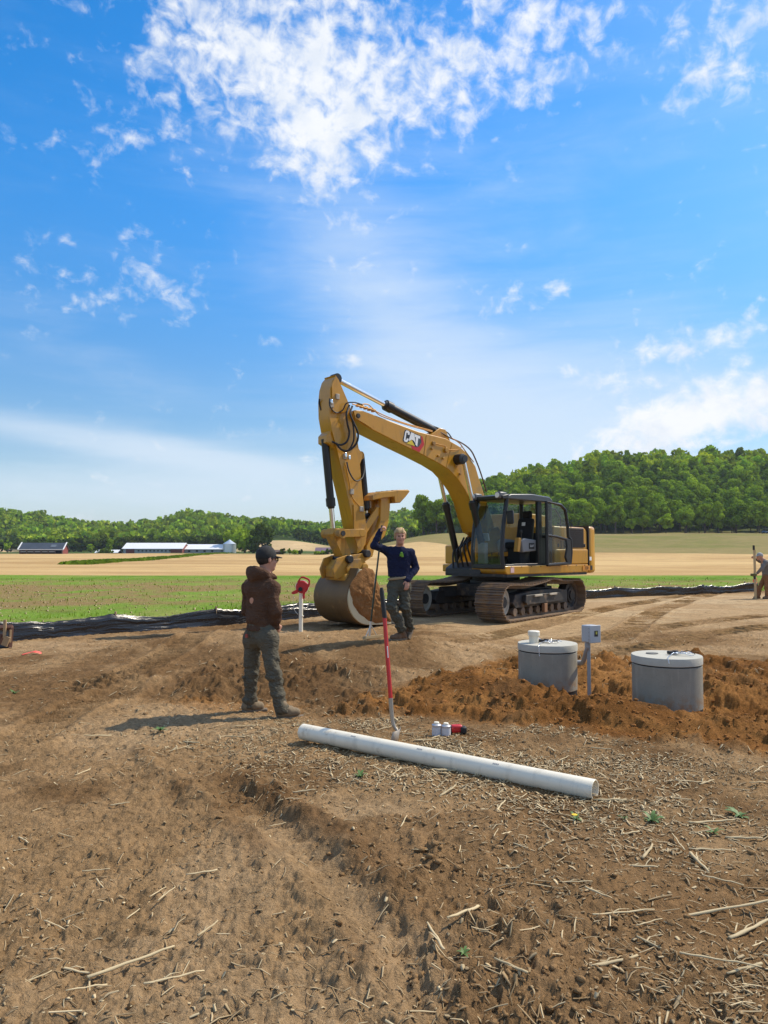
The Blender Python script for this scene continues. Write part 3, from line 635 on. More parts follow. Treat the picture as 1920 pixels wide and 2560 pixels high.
# ------------------------------------------------------------------ farm buildings
M_TIN = pmat('white_tin', (0.78, 0.78, 0.78), 0.45, var=0.05, scale=0.5); M_GREYW = pmat('grey_siding', (0.36, 0.37, 0.36), 0.7, var=0.1, scale=0.6)
M_RED = pmat('barn_red', (0.20, 0.045, 0.035), 0.8, var=0.2, scale=0.8); M_DKROOF = pmat('dark_roof', (0.045, 0.055, 0.07), 0.5, var=0.4, scale=0.35)
M_WOODG = pmat('weathered_wood', (0.13, 0.10, 0.085), 0.9, var=0.3, scale=0.8); M_STEEL = pmat('galvanised', (0.62, 0.67, 0.70), 0.35, 0.6, 0.08, 0.8)
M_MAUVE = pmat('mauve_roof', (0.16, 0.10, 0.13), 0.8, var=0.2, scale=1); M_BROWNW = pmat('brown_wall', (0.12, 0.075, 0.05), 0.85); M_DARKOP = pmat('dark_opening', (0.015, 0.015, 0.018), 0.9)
M_WHITE = pmat('white_trim', (0.75, 0.75, 0.73), 0.6, var=0.05)
def barn(u0, u1, vb, ve, vr, Y, depth, name, label, wall, roof, end=None, ridge_in=0.0, open_side=False, rot=0.0, ends_u=None, trim=None):
    """gabled shed: front wall from u0 to u1, eave at pixel row ve, ridge at vr"""
    k = Y / F; L_ = (u1 - u0) * k; he = (vb - ve) * k; hr = (vb - vr) * k * 1.03
    x0 = (u0 - 960) / F * Y; zb = float(far_z(np.array([x0 + L_ / 2]), np.array([float(Y)]))[0]) - 0.1
    e = empty(name, (x0, Y, zb), rot, label, 'barn' if 'bin' not in name else 'bin')
    if open_side:
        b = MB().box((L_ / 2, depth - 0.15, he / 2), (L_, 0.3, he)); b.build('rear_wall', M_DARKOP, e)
        npost = 7
        for i in range(npost): MB().box((L_ * i / (npost - 1), 0.1, he / 2), (0.35, 0.3, he)).build('post', M_WOODG, e)
        for i in range(npost - 2): MB().box((L_ * (i + 0.5) / (npost - 1), 0.25, he * 0.55), (L_ / (npost - 1) - 0.6, 0.1, 0.5)).build('rail_board', M_GREYW, e)
    else: MB().box((L_ / 2, 0.1, he / 2), (L_, 0.2, he)).build('front_wall', wall, e); MB().box((L_ / 2, depth - 0.1, he / 2), (L_, 0.2, he)).build('rear_wall', wall, e)
    for x in (0.12, L_ - 0.12):
        MB().prism([(0, 0), (depth, 0), (depth, he), (depth / 2, hr), (0, he)], x - 0.1, x + 0.1, 'x').build('gable_wall', end or wall, e)
    ov = 0.5; dz = (hr - he) / (depth / 2) * ov
    for sgn in (0, 1):
        a = [(-ov, he - dz + 0.12), (depth / 2, hr + 0.12), (depth / 2, hr + 0.32), (-ov, he - dz + 0.32)]
        if sgn: a = [(depth - p, q) for p, q in a]
        MB().prism(a, -0.5, L_ + 0.5, 'x').build('roof', roof, e)
        if trim and not sgn:
            for x in (-0.6, L_ + 0.6): MB().prism([(p, q + 0.25) for p, q in a], x - 0.25, x + 0.25, 'x').build('roof_trim', trim, e)
            MB().box((L_ / 2, -ov, he - dz + 0.35), (L_ + 1.2, 0.4, 0.35)).build('roof_trim', trim, e)
    return e, L_, he
bA, LA, hA = barn(50, 152, 1387, 1376, 1361, 330, 9, 'open_barn', 'dark roofed open barn with red end wall at the field edge', M_WOODG, M_DKROOF, M_RED, open_side=True, trim=M_WHITE, rot=0.12)
MB().box((LA * 0.76, 2.0, (hA + (1387 - 1361) * 330 / F) / 2 + 0.35), (LA * 0.12, 2.2, 0.08), Matrix.Rotation(math.atan2((1376 - 1361) * 330 / F, 4.5), 3, 'X')).build('roof_patch', pmat('roof_patch', (0.12, 0.14, 0.16), 0.5), bA)
barn(240, 294, 1383, 1381, 1375, 400, 7, 'low_shed', 'low white roofed shed beside the long barn', M_DARKOP, M_TIN)
bB, LB, hB = barn(308, 456, 1384, 1372, 1359, 400, 14, 'long_barn', 'long barn with white tin roof and red gable', M_GREYW, M_TIN, M_RED)
MB().box((LB - 3.2, -0.08, 1.2), (6.0, 0.1, 2.4)).build('red_door', M_RED, bB); MB().box((4, -0.08, 1.2), (4.5, 0.1, 2.4)).build('red_door', M_RED, bB)
for i_ in range(9): MB().box((8.5 + i_ * 2.1, -0.06, 1.55), (0.9, 0.10, 0.75)).build('window', M_DARKOP, bB)
bD, LD, hD = barn(460, 555, 1383, 1373, 1362, 405, 15, 'annex_barn', 'grey annex barn with white roof between long barn and grain bin', M_GREYW, M_TIN)
for i_ in range(4): MB().box((3 + i_ * 4.2, -0.06, 1.3), (1.2, 0.10, 0.9)).build('window', M_DARKOP, bD)
gbn = empty('grain_bin', tuple(AY(574, 1376, 380).xy) + (float(far_z(np.array([AY(574, 1376, 380).x]), np.array([380.]))[0]),), 0, 'round galvanised grain bin with conical roof', 'grain bin')
rb = 16 * 380 / F; hb = 23 * 380 / F
MB().lathe([(rb * (1 + 0.006 * (i % 2)), hb * i / 14) for i in range(15)], 28).build('bin_wall', M_STEEL, gbn); MB().lathe([(rb * 1.04, hb), (rb * 0.12, hb + 2.0), (rb * 0.12, hb + 2.4)], 28).build('bin_roof', M_STEEL, gbn)
MB().box((-rb * 0.75, -rb * 0.72, hb / 2), (0.4, 0.2, hb)).build('ladder', M_GREYW, gbn)
barn(697 - 12, 706, 1374, 1368, 1364, 300, 4, 'dark_shed', 'small dark shed among bushes beyond the tan field', M_BROWNW, M_BROWNW)
barn(790, 822, 1373, 1366, 1357, 302, 7, 'farmhouse', 'house with mauve roof half hidden by hedge and conifers', M_BROWNW, M_MAUVE)
barn(850, 870, 1345, 1341, 1336, 520, 8, 'cottage', 'tiny white walled cottage behind the bucket linkage', M_WHITE, M_MAUVE)
own_tree(264, 1388, 1377, 36, 385, 'bush', 'dark low bush in front of the white roofed shed', 'bush', LEAFD, 71, 12, 40)
# green verge crossing the tan field
vg = []
for t in np.linspace(0, 1, 420):
    u = 190 + 400 * t; v = 1402.5 - 20 * t; p = G(u, v); zz = float(far_z(np.array([p.x]), np.array([p.y]))[0])
    for k in range(4): vg.append((p.x + RNG.uniform(-2, 2), p.y + RNG.uniform(-1.6, 1.6), zz))
V = []; 
for (x, y, z) in vg:
    a = RNG.uniform(0, 3.14); w = RNG.uniform(.5, 1.2); h = RNG.uniform(.25, .6)
    V += [(x - w * math.cos(a), y - w * math.sin(a), z), (x + w * math.cos(a), y + w * math.sin(a), z), (x + w * .4 * math.cos(a), y + w * .4 * math.sin(a), z + h), (x - w * .5 * math.cos(a), y - w * .5 * math.sin(a), z + h * .9)]
V = np.array(V); tag(link('grass_verge', mesh_np('grass_verge', V, np.arange(len(V)).reshape(-1, 4), False, np.ones((len(V), 3)) * 0.9), LEAF), 'thin green verge crossing the tan field', None, None, 'stuff')

# ------------------------------------------------------------------ excavator (local x forward, y to its left, z up)
EXC = Vector((2.94, 19.48)); EXR = R(221)
fxv = Vector((math.cos(EXR), math.sin(EXR))); lyv = Vector((-math.sin(EXR), math.cos(EXR)))
def LP(u, v, yl):
    """photo pixel to (x, z) on the machine's vertical plane y = yl"""
    d = ray(u, v); t = (yl + EXC.dot(lyv)) / (d[0] * lyv.x + d[1] * lyv.y)
    q = Vector((d[0] * t, d[1] * t)) - EXC; return (q.dot(fxv), CZ + d[2] * t)
def LPS(px, yl): return [LP(u, v, yl) for u, v in px]
def L3(u, v, yl): a = LP(u, v, yl); return (a[0], yl, a[1])
DUST = (0.30, 0.20, 0.115)
YEL = pmat('machine_yellow', (0.52, 0.245, 0.010), 0.36, var=0.06, scale=2, dirt=(0.36, 0.215, 0.075), dirt_amt=0.22, dirt_scale=2.6, coat=0.25)
YELD = pmat('dusty_yellow', (0.46, 0.225, 0.022), 0.6, var=0.12, scale=3, dirt=(0.27, 0.165, 0.07), dirt_amt=0.42, dirt_scale=3.0)
BLK = pmat('black_paint', (0.012, 0.012, 0.013), 0.42, var=0.3, scale=6, dirt=(0.07, 0.05, 0.035), dirt_amt=0.08, dirt_scale=4)
RUB = pmat('hose_rubber', (0.014, 0.013, 0.013), 0.6)
CHR = pmat('chrome_rod', (0.78, 0.78, 0.78), 0.12, 1.0, 0.03)
STL = pmat('track_steel', (0.16, 0.115, 0.085), 0.6, 0.35, 0.3, 5, dirt=(0.29, 0.185, 0.10), dirt_amt=0.58, dirt_scale=4, bump=0.4, bscale=25)
STLD = pmat('frame_steel', (0.035, 0.032, 0.03), 0.6, 0.2, 0.3, 4, dirt=(0.24, 0.165, 0.105), dirt_amt=0.28, dirt_scale=2.5)
PALE = pmat('dusty_steel', (0.42, 0.37, 0.29), 0.7, 0.1, 0.2, 5, dirt=(0.30, 0.21, 0.13), dirt_amt=0.3)
GREYP = pmat('grey_plastic', (0.22, 0.225, 0.23), 0.6, var=0.1); DKG = pmat('dark_interior', (0.02, 0.02, 0.022), 0.8)
SEATM = pmat('seat_fabric', (0.018, 0.018, 0.02), 0.95); GLS = glassmat('cab_glass', (0.62, 0.72, 0.64), 0.12)
WHT = pmat('decal_white', (0.82, 0.82, 0.80), 0.4, var=0.03); DBLK = pmat('decal_black', (0.015, 0.015, 0.018), 0.4); DRED = pmat('decal_red', (0.50, 0.02, 0.02), 0.4, var=0.05); DYEL = pmat('decal_yellow', (0.70, 0.52, 0.03), 0.4)
LENS = pmat('lamp_lens', (0.75, 0.73, 0.65), 0.15, var=0.05); COPP = pmat('hydraulic_pipe', (0.42, 0.22, 0.06), 0.35, 0.5)
BUCK = pmat('bucket_steel', (0.150, 0.084, 0.030), 0.55, 0.15, 0.25, 3, dirt=(0.30, 0.165, 0.065), dirt_amt=0.22, dirt_scale=2.5, bump=0.25, bscale=14)
WORN = pmat('worn_steel', (0.55, 0.47, 0.30), 0.6, 0.1, 0.15, 5, dirt=(0.34, 0.2, 0.09), dirt_amt=0.2)
exc = empty('excavator', (EXC.x, EXC.y, 0), EXR, 'yellow crawler excavator with its bucket resting on the dirt lot', 'excavator')
# --- undercarriage, turned a little against the upper works
UR = R(10); URM = Matrix.Rotation(UR, 3, 'Z')
TL = 1.83; RI = 0.415; SHW = 0.74; GA = 1.12
def track_path(n):
    """centre line of the chain in the x-z plane, arc-length spaced"""
    zc = RI + 0.045; pts = []
    def hump(x): return 0.075 * math.exp(-((x + 0.35) / 0.45) ** 2) - 0.035 * math.exp(-((x - 0.9) / 0.5) ** 2)
    for i in range(60): x = TL - 2 * TL * i / 60; pts.append((x, zc + RI + hump(x)))
    for i in range(40): a = math.pi / 2 + math.pi * i / 40; pts.append((-TL + RI * math.cos(a), zc + RI * math.sin(a)))
    for i in range(60): x = -TL + 2 * TL * i / 60; pts.append((x, zc - RI))
    for i in range(40): a = -math.pi / 2 + math.pi * i / 40; pts.append((TL + RI * math.cos(a), zc + RI * math.sin(a)))
    P = np.array(pts); D = np.linalg.norm(np.roll(P, -1, 0) - P, axis=1); cum = np.concatenate([[0], np.cumsum(D)]); P2 = np.vstack([P, P[:1]])
    out = []
    for k in range(n):
        s = cum[-1] * k / n; x = np.interp(s, cum, P2[:, 0]); z = np.interp(s, cum, P2[:, 1]); s2 = (s + 0.05) % cum[-1]; s1 = (s - 0.05) % cum[-1]
        t = np.array([np.interp(s2, cum, P2[:, 0]) - np.interp(s1, cum, P2[:, 0]), np.interp(s2, cum, P2[:, 1]) - np.interp(s1, cum, P2[:, 1])])
        out.append((x, z, math.atan2(t[1], t[0])))
    return out, cum[-1]
NSH = 52; tp, tl_ = track_path(NSH); pit_ = tl_ / NSH
sb = MB(); h = pit_ / 2
sb.prism([(-h * 1.03, -0.015), (h * 1.05, -0.015), (h * 1.05, 0.0), (h * .95, 0.042), (h * .80, 0.042), (h * .70, 0.004), (h * .12, 0.002), (h * .06, 0.034), (-h * .1, 0.034), (-h * .16, 0.002), (-h * .62, 0.002), (-h * .68, 0.036), (-h * .84, 0.036), (-h * .92, 0.0), (-h * 1.03, 0.0)], -SHW / 2, SHW / 2)
sb.box((0, 0.11, -0.05), (pit_ * 0.98, 0.05, 0.09)); sb.box((0, -0.11, -0.05), (pit_ * 0.98, 0.05, 0.09))
shoe_me = bpy.data.meshes.new('track_shoe'); shoe_me.from_pydata(sb.v, [], sb.f); shoe_me.update(); shoe_me.materials.append(STL)
for side in (1, -1):
    cy = side * GA; nm = 'near' if side > 0 else 'far'
    fr = MB()
    fr.prism([(-1.45, 0.30), (1.35, 0.30), (1.48, 0.42), (1.35, 0.62), (0.5, 0.68), (-0.9, 0.68), (-1.45, 0.62)], cy - 0.20, cy + 0.20)
    fr.prism([(-1.0, 0.36), (0.95, 0.36), (1.05, 0.44), (1.0, 0.60), (-1.0, 0.60)], cy + side * 0.20, cy + side * 0.30)
    tr = fr.build('track_frame', STLD, exc, rot=(0, 0, UR), bevel=0.015)
    MB().box((0.45, cy + side * 0.325, 0.57), (0.40, 0.05, 0.05)).build('step', PALE, tr, bevel=0.008); MB().box((-0.35, cy + side * 0.325, 0.57), (0.40, 0.05, 0.05)).build('step', PALE, tr, bevel=0.008)
    trk = link('track', None, None, exc, rot=(0, 0, UR))
    for k, (x, z, a) in enumerate(tp): link('track_shoe', shoe_me, None, trk, (x, cy, z), (0, math.pi - a, 0))
    zc = RI + 0.045
    for x, nme, mt in ((TL, 'idler', PALE), (-TL, 'sprocket', STLD)):
        w = MB(); pr = [(0.05, -0.13), (0.20, -0.13), (0.21, -0.09), (0.28, -0.09), (0.30, -0.11), (0.345, -0.11), (0.345, 0.11), (0.30, 0.11), (0.28, 0.09), (0.21, 0.09), (0.20, 0.13), (0.05, 0.13)]
        w.lathe(pr, 28, (x, cy, zc), 'y'); wo_ = w.build(nme, mt, exc, rot=(0, 0, UR))
        MB().lathe([(0.13, -0.17), (0.13, 0.17)], 18, (x, cy, zc), 'y').build('hub', STLD, wo_)
    for i in range(8):
        x = -1.35 + 2.7 * i / 7
        MB().lathe([(0.06, -0.19), (0.10, -0.19), (0.10, -0.12), (0.075, -0.10), (0.075, 0.10), (0.10, 0.12), (0.10, 0.19), (0.06, 0.19)], 14, (x, cy, 0.21), 'y').build('track_roller', STL, exc, rot=(0, 0, UR))
    MB().lathe([(0.03, -0.13), (0.07, -0.13), (0.07, 0.13), (0.03, 0.13)], 12, (-0.35, cy, 0.80), 'y').build('carrier_roller', STLD, exc, rot=(0, 0, UR))
    MB().box((0.0, cy + side * 0.27, 0.24), (0.16, 0.08, 0.22)).build('track_guard', pmat('rusty_guard_' + nm, (0.26, 0.13, 0.06), 0.8), exc, rot=(0, 0, UR), bevel=0.01)
cb = MB(); cb.prism([(-0.75, -0.75), (0.75, -0.75), (0.75, 0.75), (-0.75, 0.75)], 0.50, 0.82, 'z')
for sx_ in (-1, 1):
    for sy_ in (-1, 1): cb.prism([(sx_ * 0.2, sy_ * 0.5), (sx_ * 1.2, sy_ * 1.0), (sx_ * 0.75, sy_ * 1.0), (sx_ * 0.05, sy_ * 0.65)], 0.46, 0.74, 'z')
cb.build('car_body', STLD, exc, rot=(0, 0, UR), bevel=0.02)
MB().lathe([(0.62, 0.80), (0.68, 0.82), (0.68, 0.90), (0.62, 0.92), (0.62, 1.04)], 36).build('swing_bearing', STLD, exc)
# --- upper works
MB().prism([(0.55, -1.30), (0.60, -0.62), (1.28, -0.60), (1.32, 0.30), (1.20, 1.36), (-2.10, 1.36), (-2.10, -1.36), (0.50, -1.36)], 1.03, 1.10, 'z').build('deck_plate', STLD, exc)
sk = MB().prism([(1.22, 1.105), (1.28, 1.16), (1.28, 1.30), (-2.16, 1.30), (-2.16, 1.09), (1.18, 1.09)], 0.30, 1.375)
sk.build('side_skirt', YEL, exc, bevel=0.025, seg=3)
MB().prism([(0.02, 1.09), (0.02, 1.28), (-2.16, 1.28), (-2.16, 1.09)], -1.375, -0.42).build('side_skirt', YEL, exc, bevel=0.025)
tb = MB().box((0.26, -1.02, 1.56), (0.55, 0.66, 0.50)); tb.build('tool_box', YEL, exc, bevel=0.04, seg=3)
MB().box((0.32, -1.02, 1.20), (0.56, 0.72, 0.20)).build('front_step', YEL, exc, bevel=0.03, seg=3)
MB().box((-0.34, -1.0, 1.62), (0.6, 0.66, 0.62)).build('fuel_tank', YEL, exc, bevel=0.04)
# engine house and side panels
hood = MB().prism([(-0.62, 1.28), (-2.18, 1.28), (-2.18, 2.22), (-2.05, 2.30), (-1.75, 2.34), (-1.45, 2.62), (-0.62, 2.66)], -1.33, 0.55); hood.build('engine_hood', YEL, exc, bevel=0.05, seg=3)
pan = MB().prism([(-0.70, 1.31), (-2.18, 1.31), (-2.18, 2.20), (-2.05, 2.28), (-0.70, 2.30)], 0.56, 1.345); pan.build('side_panel', YEL, exc, bevel=0.06, seg=3)
MB().prism([(-0.70, 1.31), (-2.16, 1.31), (-2.16, 1.70), (-0.70, 1.70)], 1.30, 1.372).build('lower_side_panel', YEL, exc, bevel=0.03, seg=3)
gr = MB().box((-1.55, 1.35, 2.0), (0.86, 0.03, 0.52)).build('grille', pmat('grille', (0.045, 0.03, 0.022), 0.7, bump=0.6, bscale=90), exc, bevel=0.01)
for i in range(9): MB().box((-1.55, 1.368, 1.78 + i * 0.055), (0.84, 0.012, 0.018)).build('grille_slat', STLD, gr)
lt = MB().lathe([(0.12, -0.10), (0.19, -0.08), (0.22, 0.0), (0.19, 0.08), (0.12, 0.10)], 20, (-1.0, 1.02, 2.34), 'x'); 
MB().tube([(-0.70, 0.9, 2.26), (-0.70, 0.9, 2.60), (-0.95, 0.9, 2.78), (-1.35, 0.9, 2.78), (-1.6, 0.9, 2.55), (-1.6, 0.9, 2.26)], 0.018, 8).build('hand_rail', BLK, exc)
cwp = []
for i in range(15):
    a = R(-64 + 128 * i / 14); cwp.append((-2.83 * math.cos(a) * 1.0, -2.83 * math.sin(a) * 0.53 / math.sin(R(64)) * 0.953))
cw_pl = [(-2.22, 1.375)] + [(p[0] if p[0] < -2.25 else -2.25, -p[1]) for p in cwp] + [(-2.22, -1.375)]
cwy = [(-2.22, 1.37), (-2.40, 1.36), (-2.58, 1.30), (-2.72, 1.15), (-2.82, 0.85), (-2.87, 0.45), (-2.88, 0), (-2.87, -0.45), (-2.82, -0.85), (-2.72, -1.15), (-2.58, -1.30), (-2.40, -1.36), (-2.22, -1.37)]
cw = MB().prism(cwy, 1.06, 2.32, 'z').build('counterweight', YEL, exc, bevel=0.09, seg=4)
MB().box((-2.205, 1.0, 1.72), (0.03, 0.742, 1.2)).build('seam', DBLK, cw)
MB().box((-2.05, 1.386, 1.200), (0.34, 0.006, 0.13)).build('model_plate', pmat('plate_orange', (0.62, 0.24, 0.02), 0.4), exc)
MB().box((-2.28, 1.384, 1.205), (0.10, 0.010, 0.12)).build('decal_square', DBLK, exc); MB().box((-2.26, 1.377, 1.45), (0.09, 0.010, 0.10)).build('decal_square', WHT, exc)
MB().box((1.02, 1.379, 1.20), (0.13, 0.006, 0.13)).build('decal_square', pmat('decal_pink', (0.70, 0.45, 0.42), 0.5), exc)
def text_obj(txt, size, mat, parent, loc, rot, name, ext=0.001):
    cu = bpy.data.curves.new('lettering', 'FONT'); cu.body = txt; cu.size = size; cu.extrude = ext; cu.align_x = 'CENTER'; cu.align_y = 'CENTER'
    o = bpy.data.objects.new('tmp_lettering', cu); COL.objects.link(o); dg = bpy.context.evaluated_depsgraph_get()
    me = bpy.data.meshes.new_from_object(o.evaluated_get(dg)); bpy.data.objects.remove(o); me.name = name
    return link(name, me, mat, parent, loc, rot)
text_obj('320', 0.115, DBLK, exc, (-2.05, 1.391, 1.20), (R(90), 0, R(180)), 'model_number')
for x in (-0.98, -1.42): MB().box((x, 1.352, 1.86), (0.014, 0.016, 0.90)).build('panel_gap', DBLK, exc)
for x in (-0.86, -1.30, -2.02): MB().box((x, 1.356, 1.80), (0.05, 0.03, 0.09)).build('panel_latch', BLK, exc, bevel=0.008)
for k in range(9): MB().lathe([(0.014, 1.372), (0.014, 1.384)], 8, (1.05 - 0.38 * k, 0, 1.275), 'y').build('bolt', STLD, exc)
# --- cab
cab = link('cab', None, None, exc)
CX0, CX1, CY0, CY1, CB, CT = -0.60, 1.17, 0.37, 1.35, 1.29, 2.93
MB().box(((CX0 + CX1) / 2, (CY0 + CY1) / 2, CB + 0.02), (CX1 - CX0, CY1 - CY0, 0.06)).build('cab_floor', DKG, cab)
rf = MB().prism([(CX0 - 0.03, CT + 0.02), (CX0 + 0.1, CT + 0.10), (0.2, CT + 0.14), (1.02, CT + 0.10), (1.20, CT + 0.03), (1.19, CT - 0.03), (CX0 - 0.02, CT - 0.05)], CY0 - 0.02, CY1 + 0.02)
rf.build('cab_roof', pmat('roof_paint', (0.055, 0.06, 0.065), 0.35, dirt=(0.22, 0.17, 0.12), dirt_amt=0.1), cab, bevel=0.05, seg=3)
lb = MB().prism([(1.10, CT - 0.02), (1.34, CT - 0.04), (1.36, CT + 0.05), (1.10, CT + 0.10)], CY0 - 0.02, CY1 + 0.02).build('light_bar', BLK, cab, bevel=0.02)
for y in (CY0 + 0.10, CY1 - 0.10):
    hl = MB().box((1.27, y, CT + 0.06), (0.26, 0.17, 0.16)).build('work_light', pmat('light_housing', (0.12, 0.12, 0.12), 0.4) if 'light_housing' not in MATS else MATS['light_housing'], cab, bevel=0.03)
    MB().lathe([(0.062, 0.0), (0.062, 0.02)], 18, (1.395, y, CT + 0.06), 'x').build('lens', LENS, hl)
def bar(pts, w, name, mat=BLK, parent=cab, seg=8): return MB().tube(pts, w, seg).build(name, mat, parent)
for y in (CY0 + 0.03, CY1 - 0.03):
    bar([(1.30, y, CB - 0.05), (1.34, y, CB + 0.35), (1.28, y, 2.2), (1.13, y, CT)], 0.052, 'front_pillar')
bar([(CX0 + 0.04, CY1 - 0.04, CB), (CX0 + 0.04, CY1 - 0.04, CT)], 0.06, 'rear_pillar'); bar([(CX0 + 0.04, CY0 + 0.04, CB), (CX0 + 0.04, CY0 + 0.04, CT)], 0.06, 'rear_pillar')
MB().box((-0.12, CY1 - 0.05, (CB + CT) / 2), (0.16, 0.09, CT - CB)).build('middle_pillar', BLK, cab, bevel=0.02)
MB().box((1.30, (CY0 + CY1) / 2, CB - 0.01), (0.10, CY1 - CY0, 0.11)).build('front_sill', BLK, cab, bevel=0.02)
MB().box((0.55, CY1 - 0.03, CB + 0.0), (1.4, 0.09, 0.09)).build('door_sill', BLK, cab, bevel=0.015)
MB().box((0.45, CY1 - 0.02, CB + 0.055), (0.95, 0.07, 0.015)).build('sill_plate', CHR, cab)
gl = MB(); y0, y1 = CY0 + 0.06, CY1 - 0.06
gl._add([(1.335, y0, CB + 0.03), (1.335, y1, CB + 0.03), (1.37, y0, CB + 0.45), (1.37, y1, CB + 0.45), (1.30, y0, 2.2), (1.30, y1, 2.2), (1.16, y0, CT - 0.03), (1.16, y1, CT - 0.03)], [(0, 1, 3, 2), (2, 3, 5, 4), (4, 5, 7, 6)])
gl.build('windshield', GLS, cab)
def pane(vs, name='window'): b = MB(); b._add(vs, [tuple(range(len(vs)))]); return b.build(name, GLS, cab)
pane([(CX0 + 0.1, CY0 + 0.02, CB + 0.5), (1.2, CY0 + 0.02, CB + 0.2), (1.2, CY0 + 0.02, 2.2), (1.05, CY0 + 0.02, CT - 0.06), (CX0 + 0.1, CY0 + 0.02, CT - 0.06)], 'right_window')
pane([(CX0 + 0.02, CY0 + 0.1, CB + 0.85), (CX0 + 0.02, CY1 - 0.1, CB + 0.85), (CX0 + 0.02, CY1 - 0.1, CT - 0.1), (CX0 + 0.02, CY0 + 0.1, CT - 0.1)], 'rear_window')
MB().box((CX0 + 0.05, (CY0 + CY1) / 2, CB + 0.42), (0.08, CY1 - CY0 - 0.06, 0.82)).build('rear_panel', DKG, cab); MB().box((0.2, CY0 + 0.03, CB + 0.12), (1.5, 0.05, 0.22)).build('right_panel', DKG, cab)
pane([(CX0 + 0.1, CY1 - 0.04, CB + 0.7), (-0.22, CY1 - 0.04, CB + 0.7), (-0.22, CY1 - 0.04, CT - 0.1), (CX0 + 0.1, CY1 - 0.04, CT - 0.1)], 'quarter_window')
MB().box((-0.38, CY1 - 0.04, CB + 0.35), (0.40, 0.05, 0.70)).build('quarter_panel', BLK, cab)
# seat, consoles, levers, monitor
st = link('seat', None, None, cab)
MB().box((0.12, 0.84, 1.80), (0.50, 0.50, 0.16)).build('seat_cushion', SEATM, st, bevel=0.05, seg=3)
MB().box((-0.17, 0.84, 2.16), (0.15, 0.48, 0.66), Matrix.Rotation(R(-10), 3, 'Y')).build('seat_back', SEATM, st, bevel=0.06, seg=3)
MB().box((-0.26, 0.84, 2.58), (0.11, 0.28, 0.20)).build('headrest', SEATM, st, bevel=0.05, seg=3); MB().box((0.1, 0.84, 1.55), (0.4, 0.4, 0.40)).build('seat_base', DKG, st, bevel=0.02)
MB().box((-0.062, 0.87, 2.34), (0.012, 0.10, 0.09), Matrix.Rotation(R(-10), 3, 'Y')).build('seat_tag', WHT, st)
for y in (0.53, 1.17): 
    cn = MB().prism([(0.45, 1.62), (0.50, 1.90), (0.36, 1.97), (-0.10, 1.93), (-0.12, 1.66)], y - 0.085, y + 0.085).build('console', GREYP, cab, bevel=0.03)
    bar([(0.40, y, 1.94), (0.42, y, 2.10)], 0.016, 'joystick', BLK, cab); MB().lathe([(0.022, 0), (0.034, 0.04), (0.026, 0.10)], 10, (0.42, y, 2.08)).build('joystick_grip', BLK, cab)
MB().prism([(0.56, 1.64), (0.66, 1.64), (0.60, 1.98), (0.50, 1.98)], 1.12, 1.25).build('console_end', YEL, cab, bevel=0.01)
MB().box((0.12, 1.262, 1.78), (0.20, 0.012, 0.15)).build('console_badge', DBLK, cab); text_obj('CAT', 0.075, WHT, cab, (0.12, 1.271, 1.78), (R(90), 0, R(180)), 'badge_lettering')
MB().box((1.02, 0.52, 2.0), (0.05, 0.26, 0.19), Matrix.Rotation(R(12), 3, 'Y')).build('monitor', pmat('monitor_grey', (0.35, 0.36, 0.37), 0.5), cab, bevel=0.015)
bar([(1.05, 0.5, CB), (1.05, 0.5, 1.95)], 0.025, 'monitor_post')
for y in (0.72, 0.94): bar([(0.98, y, CB), (1.00, y, 1.62)], 0.014, 'pedal_lever')
MB().box((1.1, 0.52, 1.60), (0.14, 0.22, 0.52)).build('side_box', GREYP, cab, bevel=0.02)
# mirror in front of the cab
bar([(1.30, CY1 + 0.0, 2.62), (1.36, CY1 + 0.10, 2.60), (1.36, CY1 + 0.10, 2.40)], 0.012, 'mirror_arm'); MB().box((1.20, CY1 + 0.13, 2.46), (0.06, 0.20, 0.32)).build('mirror', BLK, cab, bevel=0.03)
bar([(1.05, 0.62, 2.85), (1.12, 0.60, 2.5), (1.10, 0.55, 2.44)], 0.008, 'wiper_arm')
# door swung back against the side panel
door = link('door', None, None, cab); DY = 1.49
dpts = [(-0.20, CB + 0.02), (-0.20, CT - 0.04), (-0.78, CT - 0.10), (-0.98, CT - 0.22), (-1.08, 2.30), (-1.10, 2.02), (-1.20, 1.95), (-1.22, 1.62), (-1.18, CB + 0.05)]
b = MB(); b.tube([(p[0], DY, p[1]) for p in dpts + [dpts[0]]], 0.042, 8); b.tube([(-0.20, DY, 2.05), (-0.60, DY, 2.02), (-1.15, DY, 1.93)], 0.035, 8); b.build('door_frame', BLK, door)
b = MB(); b.prism([(-0.98, 1.95), (-1.20, 1.95), (-1.22, 1.62), (-1.18, 1.34), (-1.02, 1.34), (-0.94, 1.5), (-1.02, 1.75)], DY - 0.03, DY + 0.03); b.build('door_corner', BLK, door, bevel=0.02)
for q in ([(-0.23, 2.07), (-0.23, CT - 0.07), (-0.78, CT - 0.13), (-0.95, CT - 0.24), (-1.05, 2.30), (-1.07, 2.0), (-0.6, 2.04)], [(-0.23, CB + 0.06), (-0.23, 2.02), (-0.60, 1.99), (-1.00, 1.93), (-1.04, 1.75), (-0.96, 1.5), (-1.04, CB + 0.06)]):
    bb = MB(); bb._add([(p[0], DY, p[1]) for p in q], [tuple(range(len(q)))]); bb.build('door_glass', GLS, door)
MB().tube(spline([(-0.26, DY - 0.04, 2.62), (-0.31, DY - 0.07, 2.58), (-0.33, DY - 0.08, 2.45), (-0.29, DY - 0.05, 2.36)], 5), 0.013, 8).build('grab_handle', GREYP, door)
MB().box((-0.36, DY - 0.04, 2.34), (0.10, 0.05, 0.14)).build('latch', BLK, door, bevel=0.01)
